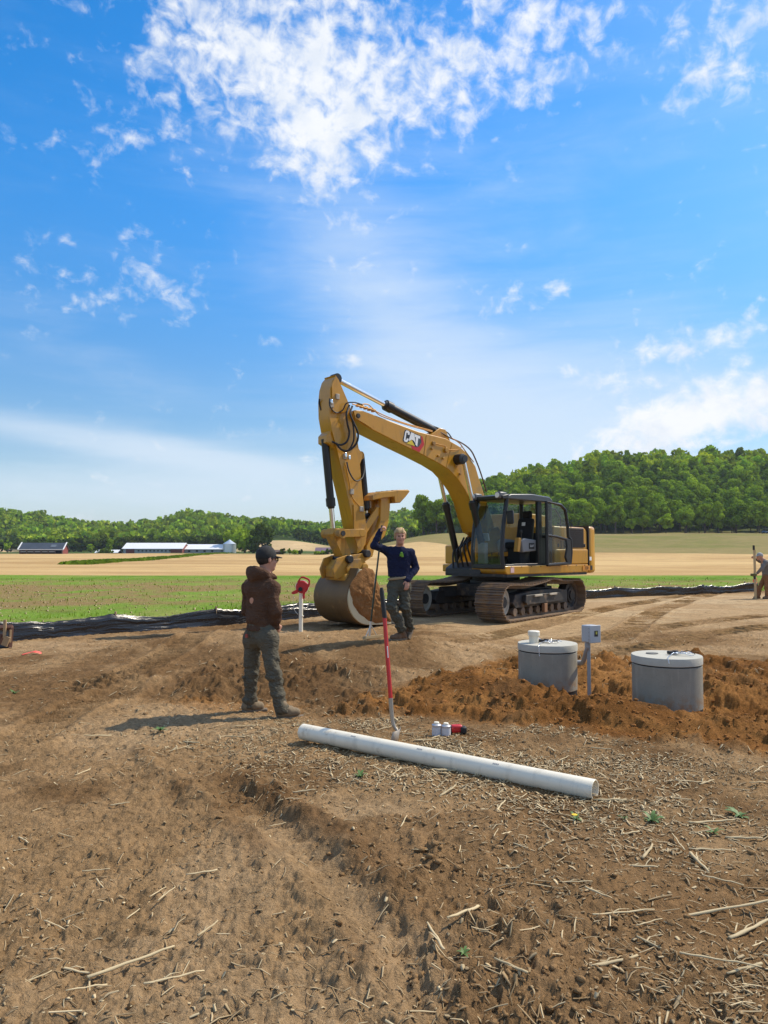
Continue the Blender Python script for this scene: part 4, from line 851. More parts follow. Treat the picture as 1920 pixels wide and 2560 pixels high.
MB().box((-0.9, 1.38, 2.10), (0.6, 0.05, 0.34)).build('panel_boss', YEL, exc, bevel=0.05, seg=3)
# --- boom
BW = 0.30
b_top = [(880, 1032), (886, 1025), (905, 1026), (933, 1036), (980, 1054), (1047, 1079), (1115, 1096), (1149, 1116), (1168, 1133), (1189, 1166), (1204, 1216), (1224, 1277), (1240, 1328)]
b_bot = [(1226, 1345), (1200, 1330), (1186, 1290), (1176, 1253), (1162, 1224), (1145, 1199), (1123, 1175), (1096, 1158), (1050, 1134), (1001, 1110), (928, 1073), (905, 1060), (886, 1048)]
boom = MB().prism(LPS(b_top + b_bot, BW), -BW, BW).build('boom', YEL, exc, bevel=0.018)
def on_face(px, y, th, name, mat, parent, yl=None): return MB().prism(LPS(px, yl if yl is not None else y), y, y + th).build(name, mat, parent)
def cp(x, y): return (980 + x / 5.925, 1000 + y / 5.925)
on_face([(882, 1028), (905, 1028), (931, 1038), (927, 1071), (905, 1057), (886, 1046)], BW + 0.001, 0.035, 'boom_tip_plate', YEL, boom)
# the maker's mark on the side of the boom
on_face([cp(*q) for q in [(188, 452), (205, 440), (420, 528), (428, 545), (360, 700), (290, 670), (165, 610), (160, 590)]], BW + 0.002, 0.002, 'mark_backing', DBLK, boom)
on_face([cp(*q) for q in [(428, 530), (452, 548), (478, 660), (410, 765), (395, 768), (300, 722), (285, 672), (362, 698), (400, 690), (436, 640)]], BW + 0.002, 0.003, 'mark_red', DRED, boom)
on_face([cp(*q) for q in [(420, 560), (436, 620), (400, 688), (366, 700), (385, 600), (390, 560)]], BW + 0.0045, 0.002, 'mark_grey', pmat('mark_grey', (0.05, 0.06, 0.07), 0.4), boom)
for px, nm, mt in (([(196, 470), (212, 450), (246, 458), (262, 478), (258, 520), (232, 514), (232, 486), (214, 482), (198, 588), (212, 592), (220, 568), (246, 574), (238, 606), (218, 626), (184, 614), (174, 592)], 'letter_c', WHT),
                   ([(282, 478), (330, 498), (344, 640), (318, 600), (290, 586), (262, 606), (246, 600)], 'letter_a', WHT),
                   ([(322, 500), (418, 538), (412, 574), (388, 566), (372, 690), (346, 660), (352, 552), (326, 542)], 'letter_t', WHT),
                   ([(292, 592), (340, 684), (214, 640)], 'mark_triangle', DYEL)):
    on_face([cp(*q) for q in px], BW + 0.0046, 0.0035 if 'letter' in nm else 0.0022, nm, mt, boom)
for px_ in ([(933, 1040), (936, 1040), (931, 1070), (928, 1070)], [(1066, 1088), (1068, 1089), (1062, 1138), (1060, 1137)], [(1130, 1108), (1132, 1109), (1118, 1168), (1116, 1167)]): on_face(px_, BW + 0.001, 0.008, 'weld_seam', YEL, boom)
for q_ in ((1080, 1122), (1096, 1140), (1108, 1146), (1140, 1165), (1150, 1185)): MB().box(L3(q_[0], q_[1], BW + 0.02), (0.05, 0.05, 0.05)).build('lifting_lug', YELD, boom, bevel=0.01)
def pin(u, v, r, y0, y1, name, mat, parent=exc, yl=None):
    x, z = LP(u, v, yl if yl is not None else y1); return MB().lathe([(r * 0.85, y0), (r, y0 + 0.01), (r, y1 - 0.01), (r * 0.85, y1)], 18, (x, 0, z), 'y').build(name, mat, parent)
pin(897, 1039, 0.055, -0.36, 0.36, 'boom_tip_pin', STLD)
pin(1158, 1147, 0.13, -0.52, 0.52, 'boom_cylinder_pin', BLK); pin(1118, 1125, 0.06, BW, BW + 0.06, 'pipe_clamp', YELD); pin(1086, 1108, 0.05, BW, BW + 0.05, 'pipe_clamp', YELD)
def cyl(p0, p1, frac, rb, rr, name, parent=exc, head=True):
    """hydraulic cylinder from p0 (barrel foot) to p1 (rod eye)"""
    p0, p1 = Vector(p0), Vector(p1); m = p0.lerp(p1, frac); d = (p1 - p0).normalized()
    b = MB().tube([p0, m - d * 0.02, m], [rb, rb, rb * 1.0], 16); b.tube([m - d * 0.16, m + d * 0.02], [rb * 1.22, rb * 1.22], 16); b.tube([m + d * 0.02, m + d * 0.07], [rb * 1.0, rb * 0.8], 16)
    o = b.build(name, BLK, parent); MB().tube([m, p1], rr, 14).build('piston_rod', CHR, o)
    ey = MB().lathe([(rr * 0.8, -rb * 0.8), (rr * 1.75, -rb * 0.8), (rr * 1.75, rb * 0.8), (rr * 0.8, rb * 0.8)], 16, tuple(p1), 'y').build('rod_eye', BLK, o)
    return o
bc = LP(1158, 1147, 0.46); ft = (0.90, 1.24)
for s_ in (1, -1): cyl((ft[0], 0.46 * s_, ft[1]), (bc[0], 0.46 * s_, bc[1]), 0.60, 0.085, 0.052, 'boom_cylinder')
MB().prism([(0.70, 1.06), (1.30, 1.06), (1.28, 1.22), (1.02, 1.36), (0.80, 1.38)], -0.60, 0.60).build('boom_foot_frame', STLD, exc, bevel=0.02)
for s_ in (1, -1): MB().prism([(0.1, 1.09), (1.15, 1.09), (1.05, 1.4), (0.62, 2.22), (0.35, 2.28), (0.15, 2.1)], s_ * 0.33, s_ * 0.37).build('boom_foot_cheek', YEL, exc, bevel=0.01)
# --- arm
a_right = [(838, 937), (846, 948), (871, 1006), (886, 1052), (893, 1098), (897, 1122), (906, 1134), (905, 1146), (900, 1160), (905, 1220), (913, 1291), (918, 1330), (914, 1360), (903, 1378), (893, 1384)]
a_left = [(884, 1372), (880, 1340), (872, 1300), (862, 1250), (848, 1190), (832, 1120), (820, 1075), (814, 1040), (813, 1000), (816, 970), (822, 950), (830, 940)]
AW = 0.20
a_side = LPS(a_right, AW) + LPS([(u + 10, v) for u, v in a_left], AW)
arm = MB().prism(a_side, -AW, AW).build('arm', YEL, exc, bevel=0.02)
on_face([(838, 940), (845, 952), (868, 1005), (868, 1032), (830, 1030), (828, 962)], AW + 0.001, 0.03, 'arm_head_plate', YEL, arm)
on_face([(882, 1262), (908, 1262), (914, 1330), (906, 1366), (893, 1370), (884, 1340)], AW + 0.001, 0.03, 'arm_end_plate', YELD, arm)
cyl((LP(1064, 1080, 0)[0] - 0.45, 0, LP(1064, 1080, 0)[1] + 0.02), (LP(839, 947, 0)[0], 0, LP(839, 947, 0)[1]), 0.54, 0.105, 0.062, 'arm_cylinder')
MB().prism([(LP(1064, 1080, 0)[0] - 0.75, LP(1064, 1080, 0)[1] - 0.22), (LP(1064, 1080, 0)[0] + 0.05, LP(1064, 1080, 0)[1] - 0.14), (LP(1064, 1080, 0)[0] - 0.35, LP(1064, 1080, 0)[1] + 0.12), (LP(1064, 1080, 0)[0] - 0.55, LP(1064, 1080, 0)[1] + 0.1)], -0.14, 0.14).build('cylinder_lug', YEL, boom, bevel=0.01)
# bucket cylinder in front of the arm
p_bc0 = LP(812, 1098, 0); p_bc1 = LP(834, 1334, 0)
cyl((p_bc0[0], 0, p_bc0[1]), (p_bc1[0], 0, p_bc1[1]), 0.70, 0.085, 0.055, 'bucket_cylinder')
MB().prism([LP(826, 1068, 0), LP(806, 1090, 0), LP(806, 1108, 0), LP(838, 1130, 0)], -0.16, 0.16).build('cylinder_lug', YEL, arm, bevel=0.01)
# linkage
x1, z1 = LP(834, 1334, 0.0); x2, z2 = LP(905, 1332, 0.27); x3, z3 = LP(877, 1398, 0.22); x4, z4 = LP(921, 1383, 0.22)
MB().lathe([(0.055, -0.33), (0.105, -0.33), (0.105, -0.14), (0.08, -0.13), (0.08, 0.13), (0.105, 0.14), (0.105, 0.33), (0.055, 0.33)], 18, (x1, 0, z1), 'y').build('link_tube', YELD, exc)
MB().lathe([(0.058, -0.345), (0.058, 0.345)], 16, (x1, 0, z1), 'y').build('link_pin', STLD, exc)
def plate(pa, pb, w0, w1, y, th, name, mat):
    a, b_ = Vector((pa[0], pa[1])), Vector((pb[0], pb[1])); d = (b_ - a).normalized(); n = Vector((-d.y, d.x))
    pts = [a + n * w0 - d * w0 * 0.4, a - d * w0, a - n * w0 - d * w0 * 0.4, b_ - n * w1 + d * w1 * 0.4, b_ + d * w1, b_ + n * w1 + d * w1 * 0.4]
    return MB().prism([tuple(q) for q in pts], y - th / 2, y + th / 2).build(name, mat, exc, bevel=0.008)
for s_ in (1, -1): plate((x1, z1), (x2, z2), 0.085, 0.085, s_ * 0.30, 0.055, 'side_link', YELD)
plate((x1, z1), (x3, z3), 0.13, 0.11, 0.0, 0.30, 'bucket_link', YELD)
# quick coupler
qc = [(832, 1424), (842, 1396), (866, 1388), (890, 1386), (912, 1382), (921, 1374), (930, 1384), (926, 1394), (912, 1404), (880, 1425), (860, 1442), (838, 1448)]
for s_ in (1, -1): MB().prism(LPS(qc, 0.24), s_ * 0.20, s_ * 0.25).build('coupler_cheek', YELD, exc, bevel=0.01)
MB().prism(LPS([(840, 1420), (856, 1400), (905, 1394), (880, 1424), (860, 1440), (842, 1444)], 0.2), -0.20, 0.20).build('coupler_body', YELD, exc, bevel=0.02)
for (u, v, r, m) in ((877, 1398, 0.085, BLK), (921, 1384, 0.085, STLD), (870, 1446, 0.10, YELD), (914, 1418, 0.085, YELD)): pin(u, v, r, -0.34, 0.34, 'coupler_pin', m)
# --- bucket: wrapped shell with side plates, mouth towards the machine
bkx, bkz = 4.83, 0.66
shell = [(5.12, 1.30)] + [(bkx + 0.60 * math.cos(R(a)), bkz + 0.585 * math.sin(R(a))) for a in range(50, -100, -12)] + [(4.55, 0.055), (4.20, 0.05)]
inner = [(bkx + 0.55 * math.cos(R(a)), bkz + 0.535 * math.sin(R(a))) for a in range(50, -100, -12)]
inner = [(5.06, 1.27)] + inner + [(4.55, 0.105), (4.20, 0.075)]
bk = MB().prism(shell + inner[::-1], -0.58, 0.58).build('bucket', BUCK, exc, bevel=0.008)
side_p = [(5.12, 1.27)] + [(bkx + 0.585 * math.cos(R(a)), bkz + 0.57 * math.sin(R(a))) for a in range(50, -100, -10)] + [(4.55, 0.075), (4.22, 0.075), (4.36, 0.42), (4.60, 0.92), (4.72, 1.16), (4.86, 1.28)]
for s_ in (1, -1): MB().prism(side_p, s_ * 0.58, s_ * 0.625).build('bucket_side_plate', WORN if s_ > 0 else BUCK, bk, bevel=0.006)
for s_ in (1, -1): MB().prism([(4.60, 1.10), (5.16, 1.10), (5.22, 1.30), (5.05, 1.48), (4.78, 1.50), (4.62, 1.35)], s_ * 0.26, s_ * 0.31).build('bucket_ear', YELD, bk, bevel=0.015)
MB().box((4.88, 0, 1.22), (0.50, 0.62, 0.12)).build('bucket_top', BUCK, bk, bevel=0.02)
for k in range(5): MB().prism([(4.25, 0.045), (4.22, 0.11), (3.98, 0.06), (3.98, 0.045)], -0.55 + k * 0.255, -0.47 + k * 0.255).build('bucket_tooth', STLD, bk, bevel=0.006)
def lump(name, centre, radii, seed, mat, parent=None, amp=0.22, sub=4, freq=2.2):
    bm = bmesh.new(); bmesh.ops.create_icosphere(bm, subdivisions=sub, radius=1.0)
    co = np.array([v.co[:] for v in bm.verts]); n = fbm(co[:, 0] * freq + seed, co[:, 1] * freq + co[:, 2] * 1.7 * freq, seed, 4) * amp + 0.35 * amp * fbm(co[:, 0] * freq * 4, co[:, 2] * freq * 4 + co[:, 1] * 3, seed + 3, 3)
    for v, k in zip(bm.verts, n): v.co = Vector((v.co.x * radii[0], v.co.y * radii[1], v.co.z * radii[2])) * (1 + k)
    me = bpy.data.meshes.new(name); bm.to_mesh(me); bm.free(); me.polygons.foreach_set('use_smooth', np.ones(len(me.polygons), bool))
    return link(name, me, mat, parent, centre)
CAKE = pmat('orange_soil', (0.25, 0.122, 0.046), 0.95, var=0.35, scale=7, dirt=(0.16, 0.07, 0.025), dirt_amt=0.35, dirt_scale=6, bump=0.9, bscale=30, spec=0.1)
# soil caked over the near side plate, thickest towards the mouth
def cake():
    cx, cz = 4.78, 0.66; vs = []; fs = []; nr, na = 26, 46
    out = [(4.86, 1.33), (4.72, 1.20), (4.56, 0.86), (4.38, 0.46), (4.24, 0.14), (4.45, 0.12), (4.70, 0.13), (4.90, 0.19), (5.12, 0.34), (5.30, 0.58), (5.385, 0.84), (5.28, 1.06), (5.06, 1.27)]
    O = spline([(p[0], 0, p[1]) for p in out + [out[0]]], 6)
    na = len(O) - 1
    for i in range(nr + 1):
        t = i / nr
        for k in range(na):
            x = cx + (O[k].x - cx) * t; z = cz + (O[k].z - cz) * t; w = 1 + 0.05 * float(vn(np.array([x * 9.]), np.array([z * 9.]), 3)[0]) * t
            x = cx + (x - cx) * w; z = cz + (z - cz) * w
            hgt = 0.045 * (1 - t ** 6) + 0.05 * (1 - t ** 2) + 0.045 * float(fbm(np.array([x * 6.]), np.array([z * 6.]), 5, 4)[0]) * (1 - t ** 8) + 0.02 * float(fbm(np.array([x * 22.]), np.array([z * 22.]), 6, 2)[0]) * (1 - t ** 8)
            vs.append((x, 0.622 + max(hgt, -0.0), z))
    for i in range(nr):
        for k in range(na): fs.append((i * na + k, i * na + (k + 1) % na, (i + 1) * na + (k + 1) % na, (i + 1) * na + k))
    b = MB(); b._add(vs, fs); return b.build('caked_soil', CAKE, bk, smooth=60)
cake()
lump('soil_load', (4.66, 0, 0.66), (0.36, 0.55, 0.42), 8, CAKE, bk)
# --- thumb folded up behind the arm
th = LPS([(921, 1376), (930, 1384), (918, 1396), (917, 1370), (922, 1350), (940, 1325), (948, 1300), (950, 1275), (948, 1256), (957, 1245), (986, 1243), (975, 1275), (968, 1310), (963, 1335), (946, 1352), (934, 1366), (928, 1388)], 0.2)
th = LPS([(922, 1394), (914, 1388), (916, 1364), (926, 1344), (943, 1322), (950, 1300), (951, 1250), (944, 1238), (974, 1236), (974, 1268), (970, 1306), (962, 1338), (944, 1360), (934, 1376), (930, 1392)], 0.2)
thumb = MB().prism(th, 0.10, 0.22).build('thumb', YEL, exc, bevel=0.012); MB().prism(th, -0.22, -0.10).build('thumb_plate', YEL, thumb, bevel=0.012)
tip = LPS([(918, 1240), (930, 1231), (960, 1229), (985, 1226), (1008, 1226), (1011, 1230), (1000, 1244), (987, 1258), (974, 1258), (972, 1243), (945, 1246), (918, 1252)], 0.15)
MB().prism(tip, -0.34, 0.34).build('thumb_tip', YELD, thumb, bevel=0.015)
for k in range(4): MB().prism(LPS([(972, 1226), (1010, 1225), (1010, 1229), (975, 1231)], 0.15), -0.33 + k * 0.18, -0.25 + k * 0.18).build('thumb_tooth', YELD, thumb, bevel=0.006)
on_face([(952, 1302), (962, 1303), (956, 1322), (945, 1321)], 0.222, 0.008, 'thumb_badge', YELD, thumb)
cyl((LP(903, 1140, 0)[0], 0, LP(903, 1140, 0)[1]), (LP(917, 1290, 0)[0], 0, LP(917, 1290, 0)[1]), 0.86, 0.075, 0.04, 'thumb_cylinder')
pin(904, 1138, 0.09, -0.13, 0.13, 'thumb_cylinder_pin', YELD)
plate(LP(906, 1330, 0.12), LP(942, 1276, 0.12), 0.08, 0.08, 0.15, 0.05, 'thumb_link', YEL); plate(LP(906, 1330, 0.12), LP(942, 1276, 0.12), 0.08, 0.08, -0.15, 0.05, 'thumb_link', YEL)
pin(906, 1332, 0.09, -0.33, 0.33, 'arm_link_pin', YELD)
# --- hoses and pipes
def hose(px, r, name='hose', mat=RUB, parent=exc): return MB().tube(spline([L3(*q) for q in px], 8), r, 8).build(name, mat, parent)
c0 = lambda x, y, yl: (760 + x / 4.1475, 900 + y / 4.1475, yl)
hose([c0(500, 480, .30), c0(480, 560, .40), c0(520, 660, .42), c0(560, 760, .42), c0(545, 860, .36), c0(470, 935, .32), c0(390, 930, .28), c0(330, 860, .24)], 0.022)
hose([c0(470, 470, .30), c0(440, 560, .36), c0(450, 660, .34), c0(470, 760, .32), c0(440, 850, .30), c0(370, 880, .26), c0(290, 845, .22)], 0.022)
hose([c0(495, 600, .36), c0(515, 720, .38), c0(510, 850, .36), c0(440, 950, .3), c0(350, 900, .25)], 0.018)
hose([c0(265, 400, .24), c0(270, 480, .26), c0(330, 545, .27), c0(400, 520, .28), c0(440, 450, .32), c0(520, 440, .34), c0(600, 460, .34)], 0.014)
hose([c0(445, 1060, .24), c0(470, 1160, .30), c0(530, 1250, .32), c0(600, 1225, .26), c0(625, 1130, .16), c0(610, 1040, .10)], 0.016)
hose([c0(160, 405, -.1), c0(158, 450, -.14), c0(178, 520, -.1)], 0.018)
hose([c0(432, 1090, .22), c0(470, 1270, .22), c0(500, 1420, .22), c0(590, 1530, .23)], 0.012, 'hydraulic_pipe', YELD)
hose([c0(500, 455, .28), c0(620, 490, .30), c0(720, 520, .30), c0(800, 580, .30), c0(1000, 650, .28), c0(1160, 700, .28), c0(1330, 745, .24)], 0.013, 'hydraulic_pipe', COPP)
hose([c0(560, 470, .22), c0(660, 460, .22), c0(760, 540, .24), c0(1000, 640, .22), c0(1330, 735, .2)], 0.013, 'hydraulic_pipe', COPP)
c9 = lambda x, y, yl: (980 + x / 5.925, 1000 + y / 5.925, yl)
hose([c9(640, 440, .1), c9(760, 500, .14), c9(860, 560, .18), c9(1000, 620, .22), c9(1110, 690, .25), c9(1190, 780, .25), c9(1270, 960, .25), c9(1330, 1130, .25), c9(1400, 1360, .25)], 0.018, 'boom_hose', pmat('brown_hose', (0.07, 0.035, 0.02), 0.5))
hose([c9(540, 380, .05), c9(640, 400, .08), c9(760, 450, .1), c9(830, 490, .12), c9(880, 555, .15)], 0.016)
hose([c9(880, 560, .2), c9(1000, 640, .26), c9(1060, 720, .28), c9(1140, 830, .3), c9(1210, 920, .3)], 0.013, 'hydraulic_pipe', COPP)
hose([c9(620, 640, .31), c9(700, 660, .32), c9(780, 680, .32), c9(830, 735, .33), c9(990, 730, .32), c9(1030, 690, .31)], 0.010, 'hydraulic_pipe', COPP)
for k in range(5): MB().tube(spline([(1.30 - 0.06 * k, -0.30 + 0.12 * k, 1.22), (1.32, -0.28 + 0.12 * k, 1.62 + .04 * k), (1.15, -0.25 + 0.1 * k, 1.72 + 0.05 * k), (1.0, -0.2 + 0.1 * k, 2.0)], 6), 0.024, 8).build('swing_hose', RUB, exc)
for (x, y, yl) in ((285, 465, .235), (425, 1000, .21), (495, 1365, .21), (595, 1545, .235), (345, 380, .235)):
    q = c0(x, y, yl); p = L3(*q); MB().box(p, (0.10, 0.05, 0.12)).build('hose_clamp', PALE, arm, bevel=0.01)
for (x, y) in ((285, 430), (430, 985), (470, 1010)): p = L3(*c0(x, y, .25)); MB().box(p, (0.05, 0.05, 0.10)).build('hose_fitting', CHR, arm, bevel=0.01)
for i in range(5):
    q = L3(*c0(560 + i * 40, 470 + i * 14, .25)); MB().box(q, (0.07, 0.10, 0.06)).build('hose_fitting', COPP, boom, bevel=0.008)

# ------------------------------------------------------------------ people: smooth implicit bodies
def sdf_mesh(fn, lo, hi, h, name):
    lo = np.array(lo, float); n = np.ceil((np.array(hi) - lo) / h).astype(int) + 1
    ax = [lo[i] + h * np.arange(n[i]) for i in range(3)]
    P = np.stack(np.meshgrid(*ax, indexing='ij'), -1).reshape(-1, 3)
    D = np.concatenate([fn(P[i:i + 200000]) for i in range(0, len(P), 200000)]).reshape(n)
    ins = D < 0
    c = [ins[a:n[0] - 1 + a, b:n[1] - 1 + b, d:n[2] - 1 + d] for a in (0, 1) for b in (0, 1) for d in (0, 1)]
    sm = sum(q.astype(np.int8) for q in c); act = (sm > 0) & (sm < 8)
    I = np.argwhere(act); idx = -np.ones(act.shape, int); idx[act] = np.arange(len(I))
    acc = np.zeros((len(I), 3)); cnt = np.zeros(len(I))
    cor = [(a, b, d) for a in (0, 1) for b in (0, 1) for d in (0, 1)]
    for p in range(8):
        for q in range(p + 1, 8):
            if sum(abs(cor[p][i] - cor[q][i]) for i in range(3)) != 1: continue
            A = D[I[:, 0] + cor[p][0], I[:, 1] + cor[p][1], I[:, 2] + cor[p][2]]; B = D[I[:, 0] + cor[q][0], I[:, 1] + cor[q][1], I[:, 2] + cor[q][2]]
            k = (A < 0) != (B < 0); t = np.where(k, A / np.where(k, A - B, 1), 0)[:, None]
            acc += np.where(k[:, None], np.array(cor[p]) + (np.array(cor[q]) - np.array(cor[p])) * t, 0); cnt += k
    V = lo + h * (I + acc / cnt[:, None])
    F_ = []
    for axn in range(3):
        e = [0, 0, 0]; e[axn] = 1
        A = ins[:n[0] - e[0], :n[1] - e[1], :n[2] - e[2]]; B = ins[e[0]:, e[1]:, e[2]:]
        E_ = np.argwhere(A != B); o1, o2 = [(1, 2), (2, 0), (0, 1)][axn]
        k = (E_[:, o1] > 0) & (E_[:, o2] > 0) & (E_[:, o1] < n[o1] - 1) & (E_[:, o2] < n[o2] - 1); E_ = E_[k]
        if not len(E_): continue
        a_in = A[E_[:, 0], E_[:, 1], E_[:, 2]]
        def cell(d1, d2):
            q = E_.copy(); q[:, o1] -= d1; q[:, o2] -= d2; return idx[q[:, 0], q[:, 1], q[:, 2]]
        qd = np.stack([cell(1, 1), cell(0, 1), cell(0, 0), cell(1, 0)], 1)
        qd = np.where(a_in[:, None], qd, qd[:, ::-1]); F_.append(qd)
    return mesh_np(name, V, np.concatenate(F_), True)
def cap(P, a, b, ra, rb=None):
    a = np.array(a, float); b = np.array(b, float); rb = ra if rb is None else rb; d = b - a
    t = np.clip(((P - a) @ d) / (d @ d + 1e-12), 0, 1); return np.linalg.norm(P - a - t[:, None] * d, axis=1) - (ra + (rb - ra) * t)
def ell(P, c, r, M=None):
    q = P - np.array(c, float)
    if M is not None: q = q @ np.array(M)
    r = np.array(r, float); k0 = np.linalg.norm(q / r, axis=1); k1 = np.linalg.norm(q / (r * r), axis=1); return k0 * (k0 - 1) / (k1 + 1e-9)
def smin(a, b, k):
    h = np.clip(0.5 + 0.5 * (b - a) / k, 0, 1); return b + (a - b) * h - k * h * (1 - h)
def smu(ds, k):
    r = ds[0]
    for d in ds[1:]: r = smin(r, d, k)
    return r
def folds(P, s, amp, f=14.0, zf=1.0):
    return amp * (vn(P[:, 0] * f + P[:, 1] * f * 0.7, P[:, 2] * f * zf, s) + 0.5 * vn(P[:, 1] * f * 2.1 + P[:, 2] * f, P[:, 0] * f * 2 + P[:, 2] * f * 1.3, s + 3))
def v3(p): return np.array(p[:], float)
def bounds(pts, m): A = np.array([v3(p) for p in pts]); return A.min(0) - m, A.max(0) + m
def frame(fwd):
    f = np.array([fwd[0], fwd[1], 0.0]); f /= np.linalg.norm(f); r = np.array([f[1], -f[0], 0.0]); return f, r, np.array([0, 0, 1.0])
SKIN = pmat('skin', (0.52, 0.27, 0.185), 0.55, var=0.10, scale=25, spec=0.3)
def cloth(name, col, bscale=120):
    m = pmat(name, col, 0.95, var=0.22, scale=9, spec=0.12, dirt=(0.24, 0.17, 0.105), dirt_amt=0.05, dirt_scale=7); T = NT(m.node_tree); b = m.node_tree.nodes['Principled BSDF']; tco = T.new('ShaderNodeTexCoord').outputs['Object']
    w1 = T.noise(T.mapping(tco, scale=(1, 1, 1.7), rot=(0.3, 0.4, 0)), 13, 4, 0.55, 1.6); w2 = T.noise(tco, bscale, 3, 0.6)
    bu = T.new('ShaderNodeBump'); bu.inputs['Strength'].default_value = 0.9; bu.inputs['Distance'].default_value = 0.035
    T.put(bu.inputs['Height'], T.m('ADD', w1, T.m('MULTIPLY', w2, 0.08))); T.put(b.inputs['Normal'], bu.outputs[0]); return m
BROWN = cloth('brown_fleece', (0.098, 0.055, 0.036)); PANT = cloth('olive_canvas', (0.112, 0.100, 0.074)); NAVY = cloth('navy_knit', (0.018, 0.022, 0.052)); GREYS = cloth('grey_shirt', (0.20, 0.18, 0.165)); RUST = cloth('rust_canvas', (0.26, 0.125, 0.06)); GREYT = cloth('grey_trousers', (0.095, 0.090, 0.068))
BOOT = pmat('boot_suede', (0.20, 0.145, 0.085), 0.85, var=0.2, scale=12, dirt=(0.27, 0.19, 0.12), dirt_amt=0.3); BOOTD = pmat('boot_brown', (0.15, 0.085, 0.045), 0.8, var=0.2, scale=12, dirt=(0.25, 0.17, 0.10), dirt_amt=0.25)
CAPM = pmat('cap_mesh', (0.018, 0.017, 0.017), 0.85, bump=0.3, bscale=160); CAPG = pmat('cap_grey', (0.33, 0.32, 0.31), 0.8)
HAIR = pmat('blond_hair', (0.46, 0.30, 0.13), 0.6, var=0.35, scale=30, bump=0.6, bscale=90); HAIRB = pmat('dark_hair', (0.02, 0.014, 0.010), 0.6, bump=0.4, bscale=90)
SHADES = pmat('dark_lens', (0.01, 0.01, 0.012), 0.1, var=0.05); EYE = pmat('eye_dark', (0.03, 0.025, 0.02), 0.3); LIP = pmat('lips', (0.36, 0.13, 0.10), 0.5); BELT = pmat('belt_tan', (0.33, 0.24, 0.13), 0.7)
def head_fn(c, fwd, tilt=(0, 0), s=1.0, ears=True):
    """head round centre c, facing fwd; s scales it"""
    f, r, u = frame(fwd); c = np.array(c, float)
    M = np.stack([r, f, u], 1)
    def fn(P):
        q = ((P - c) @ M) / s
        d = ell(q, (0, -0.012, 0.030), (0.078, 0.098, 0.098))
        d = smin(d, ell(q, (0, 0.030, -0.045), (0.060, 0.066, 0.078)), 0.03)                 # face and jaw
        d = smin(d, ell(q, (0, 0.062, -0.098), (0.030, 0.028, 0.024)), 0.03)                  # chin
        d = smin(d, cap(q, (0, 0.092, 0.012), (0, 0.112, -0.030), 0.010, 0.015), 0.014)       # nose
        d = smin(d, cap(q, (-0.036, 0.086, 0.024), (0.036, 0.086, 0.024), 0.012), 0.016)      # brow
        for sx_ in (-1, 1):
            d = -smin(-d, ell(q, (sx_ * 0.031, 0.104, 0.004), (0.018, 0.014, 0.011)), 0.012)
            d = smin(d, ell(q, (sx_ * 0.040, 0.072, -0.030), (0.022, 0.018, 0.020)), 0.02)    # cheeks
            if ears: d = smin(d, ell(q, (sx_ * 0.083, -0.008, -0.008), (0.010, 0.020, 0.034)), 0.008)
        d = smin(d, cap(q, (-0.018, 0.094, -0.062), (0.018, 0.094, -0.062), 0.008), 0.010)    # mouth
        return d * s
    return fn, M, c
def hand_fn(w, k, n, th, curl=0.9, s=1.0):
    """hand from wrist w towards knuckles direction k; n is the way the palm faces, th the thumb's side"""
    k = v3(k) / np.linalg.norm(k); n = v3(n); n = n - k * (n @ k); n /= np.linalg.norm(n); t = np.cross(k, n); t = t if t @ v3(th) > 0 else -t
    w = v3(w); pr = []
    for i, (off, ln) in enumerate(((0.030, 0.076), (0.010, 0.084), (-0.011, 0.078), (-0.030, 0.062))):
        b = w + (k * 0.088 + t * off) * s; pr.append((w + (k * 0.02 + t * off * 0.6) * s, b, 0.0135 * s, 0.0105 * s))
        a = 0.0; p = b
        for j, fr in enumerate((0.45, 0.31, 0.24)):
            a += curl * (0.9, 1.0, 0.7)[j]; q = p + (k * math.cos(a) + n * math.sin(a)) * ln * fr * s; pr.append((p, q, (0.0100 - 0.0010 * j) * s, (0.0092 - 0.0010 * j) * s)); p = q
    b = w + (k * 0.028 + t * 0.030 + n * 0.008) * s; q = b + (k * 0.030 + t * 0.022 + n * 0.016) * s; q2 = q + (k * 0.026 - t * 0.004 + n * 0.018 * (0.5 + curl)) * s
    pr += [(w + k * 0.01 * s, b, 0.016 * s, 0.0135 * s), (b, q, 0.0125 * s, 0.011 * s), (q, q2, 0.0105 * s, 0.0095 * s)]
    return lambda P: smu([cap(P, *x) for x in pr], 0.006 * s)
